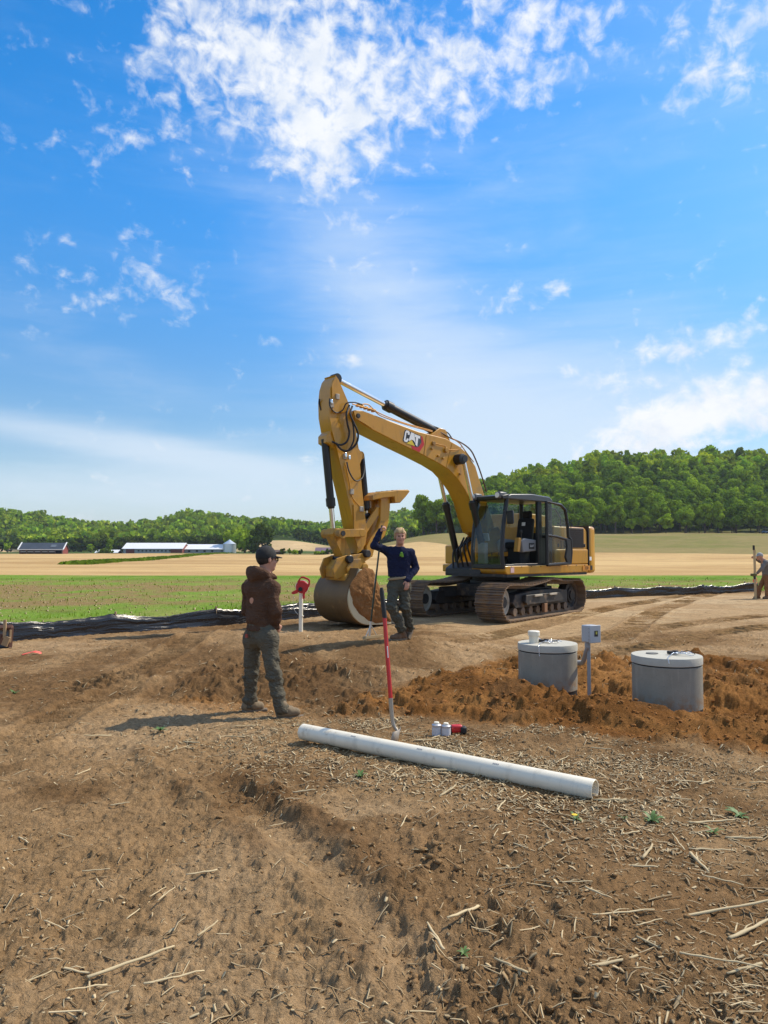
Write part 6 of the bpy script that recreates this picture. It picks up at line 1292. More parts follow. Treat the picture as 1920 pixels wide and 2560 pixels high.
ra_, la_ = riser(T1, R1, 0.62, 'concrete riser carrying a white capped pipe and joined to the control box', Z1)
rb_, lb_ = riser(T2, R2, 0.62, 'concrete riser with bare lid and a small hole, clear of the conduit', Z2)
MB().lathe([(0.062, 0.624), (0.062, 0.632)], 24, (-0.13, 0.06, 0)).build('lid_hole', pmat('hole_grey', (0.18, 0.175, 0.16), 0.9), lb_)
vp = empty('vent_pipe', (T1.x - 0.165, T1.y - 0.02, Z1 + 0.622), 0, 'short white vent pipe with screw cap on top of a riser lid', 'pipe')
MB().lathe([(0.057, 0), (0.057, 0.11)], 28).build('pipe_stub', PVC, vp); MB().lathe([(0.066, 0.085), (0.070, 0.09), (0.070, 0.135), (0.063, 0.142), (0.05, 0.145)], 28).build('pipe_cap', PVC, vp)
def wires(cx, cy, cz, seed, label, droop):
    e = empty('wire_bundle', (cx, cy, cz), 0, label, 'wires'); rr = random.Random(seed)
    for k in range(7):
        pts = [(rr.uniform(-.03, .03), rr.uniform(-.03, .03), 0.012)]; a = rr.uniform(-0.6, 0.6)
        for j in range(5): a += rr.uniform(-0.9, 0.9); pts.append((pts[-1][0] + 0.045 * math.cos(a), pts[-1][1] + 0.035 * math.sin(a), 0.010 + abs(rr.gauss(0, 0.016))))
        MB().tube(spline(pts, 5), 0.0042, 6).build('wire', FOIL if k < 5 else RUB, e)
    MB().tube(spline(droop, 6), 0.004, 6).build('hanging_wire', FOIL, e)
    for (dx, dy, rz) in ((-0.02, 0.03, 0.3), (0.045, 0.06, -0.4)): MB().box((dx, dy, 0.022), (0.062, 0.036, 0.034), Matrix.Rotation(rz, 3, 'Z')).build('connector', RUB, e, bevel=0.006)
    return e
wires(T1.x - 0.06, T1.y - 0.06, Z1 + 0.626, 4, 'silver wires and black connectors beside the white vent pipe', [(-0.02, -0.02, 0.008), (-0.08, -0.16, 0.010), (-0.11, -0.285, 0.012), (-0.12, -0.31, -0.03), (-0.115, -0.312, -0.09), (-0.11, -0.312, -0.12)])
wires(T2.x + 0.05, T2.y - 0.06, Z2 + 0.626, 9, 'silver wires and black connectors on the bare riser lid', [(-0.02, -0.02, 0.008), (-0.10, -0.15, 0.010), (-0.16, -0.27, 0.012), (-0.165, -0.295, -0.02), (-0.16, -0.30, -0.05)])
# control box on its post with a sweeping conduit elbow
eb = AY(1474, 1757, 8.55); zg = ZL(eb.x, eb.y)
bx = empty('control_box', (eb.x, eb.y, zg), 0, 'grey electrical control box on a slim post beside the risers', 'control box')
def up_(v): return AY(1474, v, 8.55).z - zg
ph = up_(1605)
MB().box((0, 0.01, ph / 2 - 0.15), (0.036, 0.036, ph + 0.3)).build('post', GPVC, bx, bevel=0.004)
rz = Matrix.Rotation(R(28), 3, 'Z'); zb0, zb1 = up_(1604), up_(1562)
bc_ = (0.012, -0.02, (zb0 + zb1) / 2)
MB().box(bc_, (0.155, 0.125, zb1 - zb0), rz).build('box_body', BOXG, bx, bevel=0.012, seg=3)
dr = MB(); o_ = rz @ Vector((0.0, -0.073, 0)); dr.box((bc_[0] + o_.x, bc_[1] + o_.y, bc_[2]), (0.165, 0.022, zb1 - zb0 + 0.008), rz); dro = dr.build('box_door', BOXG, bx, bevel=0.006)
o2 = rz @ Vector((0.01, -0.0855, 0.005)); MB().box((bc_[0] + o2.x, bc_[1] + o2.y, bc_[2] + 0.005), (0.052, 0.003, 0.066), rz).build('sticker', DBLK, dro)
o3 = rz @ Vector((0.012, -0.088, 0.005)); MB().box((bc_[0] + o3.x, bc_[1] + o3.y, bc_[2] + 0.012), (0.022, 0.003, 0.030), rz).build('sticker_print', pmat('print_yellow', (0.45, 0.42, 0.05), 0.5), dro)
for k in range(4):
    oo = rz @ Vector((-0.082, -0.068, 0)); MB().lathe([(0.006, -0.008), (0.006, 0.008)], 8, (bc_[0] + oo.x, bc_[1] + oo.y, zb0 + 0.035 + k * 0.042)).build('hinge', GPVC, dro)
tgt = (T1.x + R1 - 0.02 - eb.x, T1.y - 0.06 - eb.y, AY(1438, 1655, T1.y).z - zg)
el = [(tgt[0], tgt[1], tgt[2]), (tgt[0] + 0.06, tgt[1] - 0.01, tgt[2])] + [tuple(Vector((tgt[0] + 0.06, tgt[1] - 0.01, tgt[2])).lerp(Vector((-0.02, -0.02, zb0 - 0.06)), 0) + Vector(((-0.02 - tgt[0] - 0.06) * math.sin(a), (-0.01 - tgt[1]) * a / 1.571, (zb0 - 0.06 - tgt[2]) * (1 - math.cos(a))))) for a in np.linspace(0.2, math.pi / 2, 9)] + [(-0.02, -0.02, zb0 + 0.005)]
MB().tube(el, 0.027, 16).build('conduit', GPVC, bx); MB().tube([el[0], el[1]], 0.033, 16).build('coupling', GPVC, bx); MB().tube([el[-2], el[-1]], 0.032, 16).build('coupling', GPVC, bx)

# ------------------------------------------------------------------ white drain pipe on the ground
PR = 0.068
pA, pB = G(742, 1862), G(1492, 2018); pA.z = ZL(pA.x, pA.y) + PR * 0.85; pB.z = ZL(pB.x, pB.y) + PR * 0.95
def pcen(u, v):      # centre line point whose image falls at (u, v), lying at axis height
    return G(u, v, 0.075)
pA = pcen(757, 1832); pB = pcen(1488, 1979); pA.z = 0.085; pB.z = 0.085
for t in np.linspace(0.05, 0.95, 9):
    p = pA.lerp(pB, t); dz = ZL(p.x, p.y) + PR - 0.02 - (pA.z + (pB.z - pA.z) * t)
    if dz > 0: pA.z += dz * 0.5; pB.z += dz * 0.5
pipe = empty('drain_pipe', (pA.x, pA.y, pA.z), 0, 'long white plastic drain pipe lying on the straw littered dirt', 'pipe')
d_ = pB - pA; dn = d_.normalized(); ax_ = dn.cross(Vector((0, 0, 1))).normalized(); ay_ = dn.cross(ax_)
vs = []; prof = [(PR, 0.004), (PR, 0.0), (PR - 0.007, 0.0), (PR - 0.007, d_.length), (PR, d_.length), (PR, d_.length - 0.004)]; prof = [(PR, 0.003)] + [(PR, d_.length * k / 12) for k in range(1, 12)] + [(PR, d_.length - 0.003), (PR - 0.002, d_.length), (PR - 0.008, d_.length), (PR - 0.009, d_.length - 0.004), (PR - 0.009, 0.004), (PR - 0.008, 0), (PR - 0.002, 0), (PR, 0.003)]
for r_0, s in prof:
    for k in range(40): a = 2 * math.pi * k / 40; q_ = dn * s + (ax_ * math.cos(a) + ay_ * math.sin(a)) * r_0; vs.append(tuple(q_))
b = MB(); b._add(vs, [(i * 40 + k, i * 40 + (k + 1) % 40, (i + 1) * 40 + (k + 1) % 40, (i + 1) * 40 + k) for i in range(len(prof) - 1) for k in range(40)]); b.build('pipe_wall', PVC, pipe)
INK = pmat('grey_ink', (0.22, 0.22, 0.24), 0.5)
for s in (0.22, 0.47, 0.72):
    for k in range(4):
        c = dn * (d_.length * s + k * 0.013) + (ax_ * 0.55 - ay_ * 0.835) * (PR + 0.0006)
        MB().box(tuple(c), (0.009, 0.010, 0.001), Matrix((dn, ax_ * 0.835 + ay_ * 0.55, ax_ * 0.55 - ay_ * 0.835)).transposed()).build('print_mark', INK, pipe)

# ------------------------------------------------------------------ shovel stuck in the ground
sg0 = G(985, 1852); sg0.z = ZL(sg0.x, sg0.y); Ys = sg0.y
shv = empty('shovel', tuple(sg0), 0, 'round point shovel with red handle and black grip standing in the dirt', 'shovel')
def sp(u, v, dy=0.0): p = AY(u, v, Ys + dy) - sg0; return p
RED = pmat('red_fibreglass', (0.50, 0.012, 0.018), 0.35, var=0.06, coat=0.3); GUNM = pmat('shovel_steel', (0.33, 0.29, 0.24), 0.5, 0.5, 0.2, 12, dirt=(0.30, 0.2, 0.12), dirt_amt=0.3)
MB().tube([sp(953.5, 1469, .10), sp(954.5, 1480, .10), sp(962, 1545, .08)], [0.014, 0.021, 0.021], 16).build('grip', RUB, shv)
MB().tube([sp(961, 1540, .08), sp(977, 1752, .02)], 0.0185, 16).build('handle', RED, shv)
MB().tube(spline([sp(976.5, 1745, .02), sp(979, 1780, .01), sp(983, 1810, .0), sp(993, 1827, -.02)], 5), [0.020] * 4 + [0.019] * 4 + [0.018] * 4 + [0.015] * 4, 14).build('socket', GUNM, shv)
MB().box(tuple(sp(969.5, 1630, .03)), (0.010, 0.012, 0.10), Matrix.Rotation(R(-4), 3, 'Y')).build('handle_print', WHT, shv)
bl_ = MB(); c1 = sp(992, 1824, -.02); c2 = sp(983, 1856, -.02); w = 0.10; wv = Vector((0.35, 0.93, 0)) * w; cv = Vector((0.93, -0.35, 0)) * 0.018
bl_._add([c1 - wv, c1 - wv * .5 + cv, c1 + cv * 1.3, c1 + wv * .5 + cv, c1 + wv, c2 - wv * .95 + Vector((0, 0, -.02)), c2 - wv * .5 + cv + Vector((0, 0, -.05)), c2 + cv * 1.3 + Vector((0, 0, -.08)), c2 + wv * .5 + cv + Vector((0, 0, -.05)), c2 + wv * .95 + Vector((0, 0, -.02))], [(0, 1, 6, 5), (1, 2, 7, 6), (2, 3, 8, 7), (3, 4, 9, 8)])
bo = bl_.build('blade', GUNM, shv); sm_ = bo.modifiers.new('t', 'SOLIDIFY'); sm_.thickness = 0.004

# ------------------------------------------------------------------ landscape rake in the man's hand
rk = empty('rake', (0, 0, zB), 0, 'wide landscape rake with dark green handle held by the fair haired man', 'rake')
GRN = pmat('dark_green_pole', (0.012, 0.035, 0.026), 0.35, coat=0.3); ALU = pmat('aluminium', (0.62, 0.60, 0.55), 0.4, 0.7, 0.1); OAK = pmat('rake_wood', (0.46, 0.33, 0.17), 0.7, var=0.15, scale=20)
Yr = 11.84
top, ban, fer, ft_ = AY(955, 1333, Yr - .06), AY(940, 1460, Yr), AY(927, 1576, Yr), AY(923.5, 1612, Yr + .0)
MB().tube([top, fer], 0.0145, 14).build('handle', GRN, rk); MB().tube([ban + (top - ban) * 0.03, ban - (top - ban) * 0.14], 0.0152, 14).build('handle_band', ALU, rk); MB().tube([fer + (top - fer) * 0.01, ft_], 0.018, 14).build('ferrule', ALU, rk)
h0 = AY(907, 1614, Yr - .10); h1 = AY(957, 1600, Yr + .18); h0.z = h1.z = ft_.z - 0.005; hd = (h1 - h0).normalized()
MB().box(tuple((h0 + h1) / 2), ((h1 - h0).length, 0.022, 0.045), Matrix.Rotation(math.atan2(hd.y, hd.x), 3, 'Z')).build('head_bar', OAK, rk, bevel=0.003)
for s in (0.12, 0.72): MB().tube([AY(927, 1582, Yr), h0.lerp(h1, s)], 0.007, 8).build('brace', ALU, rk)
for k in range(14): q0 = h0.lerp(h1, (k + .5) / 14); MB().tube([q0, q0 + Vector((0, -.015, -.07))], 0.005, 6).build('tine', OAK, rk)

# ------------------------------------------------------------------ white post with the red tape reel
Yp = 12.4; pz = ZL(-1.38, Yp)
pst = empty('marker_post', (AY(752, 1583, Yp).x, Yp, pz), 0, 'white plastic pipe post standing in the mound carrying a red reel', 'post')
ptop = AY(752, 1477, Yp).z - pz
MB().tube([(0, 0, -0.2), (0, 0, ptop)], 0.034, 20).build('post_pipe', PVC, pst); MB().lathe([(0.014, -0.01), (0.020, 0.0), (0.014, 0.01)], 10, (0.032, -0.02, AY(752, 1540, Yp).z - pz)).build('bolt', PVC, pst)
rl = empty('tape_reel', (pst.location.x, Yp, pz + ptop), 0, 'red open reel measuring tape hung on the white post', 'reel')
REDP = pmat('red_plastic', (0.52, 0.012, 0.016), 0.4, var=0.08, coat=0.2); tapem = pmat('white_tape', (0.72, 0.70, 0.62), 0.5)
def rp(x, y): p = AY(700 + x / 11.85, 1420 + y / 11.85, Yp); return (p.x - rl.location.x, p.z - rl.location.z)
outer = [rp(*q_) for q_ in [(650, 240), (740, 250), (870, 310), (905, 360), (900, 480), (870, 560), (800, 610), (770, 680), (745, 800), (755, 870), (715, 920), (680, 890), (685, 640), (540, 640), (540, 740), (410, 775), (345, 745), (370, 700), (500, 630), (510, 560), (550, 470), (520, 410), (590, 300)]]
hole = [rp(*q_) for q_ in [(620, 310), (690, 295), (830, 350), (860, 390), (855, 440), (830, 480), (760, 420), (690, 400), (610, 400)]]
def ring_prism(name, out, inn, y0, y1, mat, parent):
    bm = bmesh.new(); 
    def loop(pts): vv = [bm.verts.new((p[0], y0, p[1])) for p in pts]; return [bm.edges.new((vv[i], vv[(i + 1) % len(vv)])) for i in range(len(vv))]
    es = loop(out) + loop(inn); r_ = bmesh.ops.triangle_fill(bm, use_beauty=True, edges=es)
    fs = [g for g in r_['geom'] if isinstance(g, bmesh.types.BMFace)]
    ex = bmesh.ops.extrude_face_region(bm, geom=fs); bmesh.ops.translate(bm, verts=[v for v in ex['geom'] if isinstance(v, bmesh.types.BMVert)], vec=(0, y1 - y0, 0)); bmesh.ops.recalc_face_normals(bm, faces=bm.faces)
    me = bpy.data.meshes.new(name); bm.to_mesh(me); bm.free(); return link(name, me, mat, parent)
fr_ = ring_prism('frame', outer, hole, -0.075, -0.045, REDP, rl); bv = fr_.modifiers.new('b', 'BEVEL'); bv.width = 0.004; bv.limit_method = 'ANGLE'
cc_ = rp(660, 560); MB().lathe([(0.095, -0.045), (0.105, -0.035), (0.105, 0.005), (0.095, 0.015)], 28, (cc_[0], 0, cc_[1]), 'y').build('spool', REDP, rl); MB().lathe([(0.112, -0.03), (0.112, 0.0)], 28, (cc_[0], 0.0, cc_[1]), 'y').build('wound_tape', tapem, rl)
MB().lathe([(0.030, -0.095), (0.036, -0.085), (0.036, -0.07), (0.030, -0.06)], 20, (rp(620, 620)[0], 0, rp(620, 620)[1]), 'y').build('crank_hub', RUB, rl)
MB().tube(spline([(rp(425, 790)[0], -0.05, rp(425, 790)[1]), (rp(400, 950)[0], -0.05, rp(400, 950)[1]), (rp(410, 1120)[0], -0.045, rp(410, 1120)[1]), (rp(450, 1260)[0], -0.04, rp(450, 1260)[1]), (rp(540, 1370)[0], -0.036, rp(540, 1370)[1])], 8), 0.006, 6, flat=0.5).build('loose_tape', tapem, rl)

# ------------------------------------------------------------------ cement cans and the knife
CANM = pmat('can_grey', (0.50, 0.50, 0.53), 0.4, 0.3, 0.1, 14)
for k, (u, lab) in enumerate(((1092, 'grey cement can with white lid, the farther of a pair near the pipe'), (1116, 'grey cement can with white lid standing next to the red saw'))):
    g = G(u, 1841 + k); c = empty('cement_can', (g.x, g.y + 0.03, ZL(g.x, g.y + 0.03) - 0.006), 0.4 * k, lab, 'can')
    MB().lathe([(0.040, 0), (0.043, 0.003), (0.043, 0.006), (0.0415, 0.009), (0.0415, 0.096), (0.043, 0.099), (0.043, 0.103), (0.038, 0.108), (0.022, 0.114)], 28).build('can_body', CANM, c); MB().lathe([(0.024, 0.110), (0.024, 0.126), (0.021, 0.129)], 20).build('lid', PVC, c)
    MB().lathe([(0.0420, 0.02), (0.0420, 0.085)], 28, caps=False).build('paper_label', pmat('can_label', (0.56, 0.55, 0.57), 0.6) if 'can_label' not in MATS else MATS['can_label'], c)
g = G(1142, 1838); tl = empty('utility_saw', (g.x, g.y + 0.03, ZL(g.x, g.y + 0.03)), 0, 'red and black hand saw with a steel blade lying beside the pair of cans', 'saw')
MB().box((0.0, 0, 0.055), (0.105, 0.07, 0.07), Matrix.Rotation(0.15, 3, 'Z')).build('saw_body', REDP, tl, bevel=0.018, seg=3); MB().box((0.06, -0.005, 0.045), (0.06, 0.075, 0.065), Matrix.Rotation(0.15, 3, 'Z')).build('saw_head', RUB, tl, bevel=0.015); MB().box((-0.055, 0, 0.045), (0.035, 0.06, 0.075)).build('battery', RUB, tl, bevel=0.01)
bl2 = MB(); bl2.prism([(0.085, 0.055), (0.26, 0.012), (0.26, 0.022), (0.085, 0.075)], -0.015, -0.011); bl2.build('saw_blade', CHR, tl)

# ------------------------------------------------------------------ right edge: staff with receiver, flagging, distant buggy; left edge: frame, ribbon
sf = empty('levelling_staff', (AY(1889, 1500, 25.1).x, 25.1, 0), 0, 'pale wooden levelling staff held by the bending man', 'staff')
f0 = AY(1886, 1378, 25.1); MB().box(((f0.x - sf.location.x) / 2, 0, f0.z / 2), (0.07, 0.035, f0.z + 0.1), Matrix.Rotation(math.atan2(f0.x - sf.location.x, f0.z), 3, 'Y')).build('staff_board', OAK, sf)
MB().box((f0.x - sf.location.x - .02, 0, f0.z + 0.12), (0.06, 0.05, 0.16)).build('receiver', DKG, sf, bevel=0.01)
dl = AY(1884, 1437, 25.1); dr_ = empty('cordless_drill', tuple(dl), 0, 'dark cordless drill in the hand of the bending man', 'drill')
MB().box((0, 0, 0), (0.20, 0.08, 0.09)).build('drill_body', pmat('drill_olive', (0.10, 0.09, 0.02), 0.6), dr_, bevel=0.02); MB().box((0.03, 0, -0.09), (0.06, 0.05, 0.12)).build('drill_grip', RUB, dr_, bevel=0.01)
ORG = pmat('orange_flagging', (0.85, 0.10, 0.07), 0.6, var=0.1)
fg = AY(1890, 1456, 25.9); fl = MB(); fl.tube(spline([fg, fg + Vector((-.05, -.05, -.03)), fg + Vector((-.10, -.02, .08)), fg + Vector((-.03, -.08, .16)), fg + Vector((.02, -.03, .05))], 5), 0.035, 6, flat=0.2); tag(fl.build('flagging_ribbon', ORG), 'bright orange flagging ribbon tied to the fence behind the bending man', 'ribbon')
rbp = G(78, 1642); zrb = ZL(rbp.x, rbp.y); rb2 = MB(); rb2.tube(spline([(rbp.x - .12, rbp.y - .05, zrb + .01), (rbp.x - .02, rbp.y + .02, zrb + .035), (rbp.x + .06, rbp.y, zrb + .05), (rbp.x + .13, rbp.y + .06, zrb + .02)], 5), 0.03, 6, flat=0.2); tag(rb2.build('marker_ribbon', ORG), 'scrap of orange marker ribbon on the bare dirt', 'ribbon')
# wooden and steel frame at the left edge
lf = G(6, 1625); zlf = ZL(lf.x, lf.y); fe = empty('form_frame', (lf.x, lf.y, zlf), 0, 'rusty steel frame with wooden stakes at the end of the black fence', 'frame')
def lfp(u, v, dy=0.0): p = AY(u, v, lf.y + dy) - Vector((lf.x, lf.y, zlf)); return p
RUSTM = pmat('rusty_steel', (0.13, 0.06, 0.04), 0.8, var=0.3, scale=10); WOODD = pmat('old_board', (0.34, 0.22, 0.115), 0.9, var=0.25, scale=12)
MB().tube([lfp(-60, 1572), lfp(31, 1568)], 0.045, 4).build('top_rail', RUSTM, fe); MB().tube([lfp(29, 1568), lfp(24, 1620)], 0.040, 4).build('leg', RUSTM, fe); MB().tube([lfp(5, 1585), lfp(0, 1616)], 0.035, 4).build('leg', RUSTM, fe); MB().tube([lfp(-60, 1619), lfp(24, 1617)], 0.05, 6).build('bottom_rail', BLK, fe)
MB().box(tuple(lfp(12, 1572, -.06)), (0.045, 0.03, 0.30)).build('wood_stake', STAKE, fe); MB().box(tuple(lfp(15, 1603, -.08)), (0.10, 0.04, 0.16), Matrix.Rotation(R(20), 3, 'Y')).build('wood_block', WOODD, fe); MB().tube([lfp(27, 1575, -.05), lfp(25, 1606, -.05)], 0.022, 4).build('wood_brace', WOODD, fe)
bgY = 318.; bgx = AY(1913, 1331, bgY); zbg = float(far_z(np.array([bgx.x]), np.array([bgY]))[0]); bg_e = empty('utility_cart', (bgx.x, bgY, zbg), 0, 'small blue utility cart parked below the wooded hill', 'cart')
BLU = pmat('cart_blue', (0.05, 0.12, 0.22), 0.4); MB().prism([(-1.3, 0.4), (1.4, 0.4), (1.4, 1.0), (0.3, 1.0), (-0.7, 1.2), (-1.3, 0.9)], -0.7, 0.7).build('cart_body', BLU, bg_e, bevel=0.1)
for x, y in ((-.9, -.7), (.9, -.7), (-.9, .7), (.9, .7)): MB().lathe([(0.1, -.12), (.36, -.12), (.38, 0), (.36, .12), (.1, .12)], 14, (x, y, .38), 'y').build('wheel', RUB, bg_e)
for x in (-.6, .8): MB().tube([(x, -.6, 1), (x, -.55, 1.95), (x, .55, 1.95), (x, .6, 1)], .05, 6).build('roll_bar', DKG, bg_e)
MB().box((.1, 0, 2.0), (1.7, 1.3, .08)).build('cart_roof', M_GREYW, bg_e)

# ------------------------------------------------------------------ corn residue, clods, weeds, grass
STRAW = bpy.data.materials.new('straw'); STRAW.use_nodes = True
_T = NT(STRAW.node_tree); _b = STRAW.node_tree.nodes['Principled BSDF']; _a = _T.new('ShaderNodeAttribute', attribute_name='tint').outputs['Color']; _o = _T.new('ShaderNodeTexCoord').outputs['Object']
_T.put(_b.inputs['Base Color'], _T.mix(_T.m('MULTIPLY', _T.noise(_o, 40, 3, 0.6), 0.45), _a, (0.33, 0.23, 0.11))); _b.inputs['Roughness'].default_value = 0.75; _b.inputs['Specular IOR Level'].default_value = 0.25
def straws(n, pts, lmin, lmax, wmin, wmax, rng, flatf=0.35, lift=0.004, tilt=0.12, pale=1.0):
    """bent slivers lying on the soil: 3 rings of 3 points"""
    x, y = pts[:, 0], pts[:, 1]; z = lot_z(x, y); a = rng.uniform(0, math.pi * 2, n); L_ = lmin + (lmax - lmin) * rng.beta(1.2, 4.0, n); w = rng.uniform(wmin, wmax, n); tl = rng.normal(0, tilt, n); bend = rng.normal(0, 0.035, n) * L_
    dx, dy = np.cos(a), np.sin(a); zA = lot_z(x - dx * L_ / 2, y - dy * L_ / 2); zB_ = lot_z(x + dx * L_ / 2, y + dy * L_ / 2)
    V = np.zeros((n, 9, 3))
    for r_i, t in enumerate((-0.5, 0.0, 0.5)):
        cx = x + dx * L_ * t - dy * bend * (1 - abs(t) * 2); cy = y + dy * L_ * t + dx * bend * (1 - abs(t) * 2)
        cz = (zA if t < 0 else zB_ if t > 0 else np.maximum(z, (zA + zB_) / 2)) + lift + w * 0.3 + tl * L_ * t
        cz = np.maximum(cz, z - 0.01)
        for k in range(3):
            an = 2 * math.pi * k / 3 + rng.uniform(0, 6) * 0; ox = math.cos(an) * w * (0.8 if r_i != 1 else 1); oz = math.sin(an) * w * flatf
            V[:, r_i * 3 + k] = np.stack([cx - dy * ox, cy + dx * ox, cz + oz], 1)
    q = []
    for r_i in range(2):
        for k in range(3): q.append((r_i * 3 + k, r_i * 3 + (k + 1) % 3, (r_i + 1) * 3 + (k + 1) % 3, (r_i + 1) * 3 + k))
    q += [(0, 2, 1, 1), (6, 7, 8, 8)]; Q = (np.array(q[:6])[None] + (np.arange(n) * 9)[:, None, None]).reshape(-1, 4)
    g = rng.uniform(0, 1, n) ** 1.3; pl = np.array([0.68, 0.54, 0.32]); dk_ = np.array([0.24, 0.155, 0.075]); c = dk_ + (pl - dk_) * (g[:, None] ** (0.9 / pale)); c = c * rng.uniform(0.8, 1.1, (n, 1))
    return V.reshape(-1, 3), Q, np.repeat(c, 9, axis=0)
def scatter(n, rng, dens, ymin=2.2, ymax=15.0, um=0.66):
    out = np.zeros((0, 2))
    while len(out) < n:
        m = n * 3; y = ymin + (ymax - ymin) * rng.uniform(0, 1, m) ** 1.25; x = rng.uniform(-um, um, m) * y; k = rng.uniform(0, 1, m) < dens(x, y); out = np.vstack([out, np.stack([x[k], y[k]], 1)])
    return out[:n]
def straw_dens(x, y):
    org, org2, dk, fin, dkf = soils(x, y); d = 0.10 + 0.06 * sstep(x, -0.6, 0.4) + 0.85 * gs(x, y, 0.7, 5.9, 2.2, 0.9, -0.3) + 0.60 * gs(x, y, -0.9, 7.2, 0.9, 0.35) + 0.22 * sstep(x, 0.6, 1.6) * (1 - sstep(y, 5.4, 6.5)) + 0.04 * dkf
    cl = sstep(fbm(x * 1.4, y * 1.4, 401, 3), -0.25, 0.45)
    return np.clip(d * (0.35 + 0.9 * cl) * (1 - org * 0.93) * (1 - fin * 0.9) * (1 - dk * 0.6), 0, 1)
rng = np.random.default_rng(77)
def mat_dens(x, y): return np.clip((0.9 * gs(x, y, 0.9, 5.75, 2.0, 0.65, -0.45) + 0.8 * gs(x, y, 0.5, 6.9, 1.3, 0.35, -0.2) + 0.8 * gs(x, y, -0.9, 7.25, 0.9, 0.3)) * sstep(fbm(x * 1.9, y * 1.9, 405, 3), -0.35, 0.3) * (1 - soils(x, y)[0]), 0, 1)
def litter(name, label, parts):
    Vs, Qs, Cs, o = [], [], [], 0
    for V, Q, C in parts: Vs.append(V); Qs.append(Q + o); Cs.append(C); o += len(V)
    return tag(link(name, mesh_np(name, np.concatenate(Vs), np.concatenate(Qs), False, np.concatenate(Cs)), STRAW), label, None, None, 'stuff')
litter('straw_litter', 'chopped corn straw and chaff strewn over the dirt', [
    straws(5000, scatter(5000, rng, mat_dens, 4.0, 8.5), 0.012, 0.10, 0.0025, 0.010, rng, 0.22, 0.004, 0.15, pale=2.0), straws(4500, scatter(4500, rng, straw_dens, 2.0, 10), 0.008, 0.05, 0.004, 0.013, rng, 0.16, 0.002, 0.2, pale=0.6), straws(4500, scatter(4500, rng, straw_dens), 0.03, 0.14, 0.0020, 0.0050, rng, pale=0.45), straws(900, scatter(900, rng, straw_dens, 2.2, 9), 0.05, 0.22, 0.003, 0.007, rng, pale=1.0),
    straws(8000, scatter(8000, rng, straw_dens, 2.0, 8), 0.010, 0.045, 0.0015, 0.0045, rng, 0.25, pale=0.7), straws(1800, scatter(1800, rng, lambda x, y: 0.25 + 0 * x, 9, 20), 0.04, 0.2, 0.004, 0.010, rng)])
# the larger stalks, one by one
stalk_me = []
for k in range(8):
    rr = np.random.default_rng(500 + k); b = MB(); n = 7; L_ = 1.0; r0 = rr.uniform(0.030, 0.055)
    pts = [(L_ * (i / n - 0.5), 0.012 * math.sin(i * 1.3 + k) + (0.05 * (i / n - .5) ** 2 * (k % 3 - 1)), 0.012 * math.cos(i * 2 + k)) for i in range(n + 1)]
    b.tube(pts, [r0 * (1.25 if i in (2, 5) else 1.0) * (1 - 0.35 * i / n) for i in range(n + 1)], 7, flat=rr.uniform(0.5, 0.9))
    if k % 2: b.tube([pts[2], (pts[2][0] + 0.16, pts[2][1] + 0.08, 0.05), (pts[2][0] + 0.34, pts[2][1] + 0.12, 0.015)], [0.02, 0.022, 0.006], 5, flat=0.2)
    me = bpy.data.meshes.new('corn_stalk'); me.from_pydata(b.v, [], b.f); me.update(); me.polygons.foreach_set('use_smooth', np.ones(len(me.polygons), bool))
    at = me.color_attributes.new('tint', 'FLOAT_COLOR', 'POINT'); g = rr.uniform(0.75, 1.1); at.data.foreach_set('color', np.tile(np.array([0.64 * g, 0.51 * g, 0.30 * g, 1], np.float32), len(me.vertices))); me.materials.append(STRAW); stalk_me.append(me)
def put_stalk(x, y, L_, a, k, label='dry pale corn stalk lying loose on the dirt', grp='corn stalks strewn over the dirt', tilt=0.0):
    o = link('corn_stalk', stalk_me[k % 8], None, None, (x, y, ZL(x, y) + 0.012 + abs(math.sin(tilt)) * L_ * 0.4), (0, tilt, a)); o.scale = (L_, L_ * 0.8 if L_ < 0.2 else 0.17, L_ * 0.8 if L_ < 0.2 else 0.17); return tag(o, label, 'corn stalk', grp)
SP = [(330, 2440, .34, .62), (300, 2018, .12, .25), (395, 2255, .12, 1.2), (415, 2270, .12, 1.15), (345, 2290, .17, 1.25), (520, 2360, .13, 1.1), (600, 1935, .11, .75), (1560, 2305, .30, .18), (1830, 2290, .55, .12), (1880, 2330, .32, .55), (1800, 2440, .30, -.55), (1250, 2040, .20, 1.1), (1240, 2115, .12, 1.2), (1375, 2140, .10, .9), (1270, 2200, .12, -.1), (1440, 2230, .16, -.1), (1150, 2160, .10, 1.4), (1500, 2270, .15, -.7), (1780, 2130, .25, -.05), (1310, 2150, .15, -.9), (1060, 2160, .13, .2), (1120, 2000, .2, .9), (1340, 1785, .06, .3), (1400, 1842, .09, .5), (1700, 2010, .14, -.6), (1860, 2100, .2, -.3), (700, 2070, .14, .4), (560, 1850, .10, .9), (500, 1870, .09, .5), (1630, 2380, .14, -.9), (1010, 1940, .13, .5), (930, 1905, .12, .2), (850, 1900, .11, 1.1), (760, 2010, .15, .1), (1010, 2090, .15, 1.3), (60, 2100, .16, -.8), (140, 2330, .16, -.5), (90, 2470, .12, .8), (240, 2190, .14, .1), (190, 2450, .2, -.3), (1780, 2060, .3, .15), (1600, 2180, .18, -.2), (1560, 1990, .14, .5)]
for i, (u, v, L_, a) in enumerate(SP): p = G(u, v); put_stalk(p.x, p.y, L_, a, i, tilt=random.uniform(-.12, .12), **({0: dict(label='longest split corn stalk lying alone beside the left rut', grp=None), 8: dict(label='long thin corn stalk stretched out in the dark tilled soil', grp=None)}.get(i, {})))
ex = scatter(90, rng, straw_dens, 2.4, 8.0, 0.56)
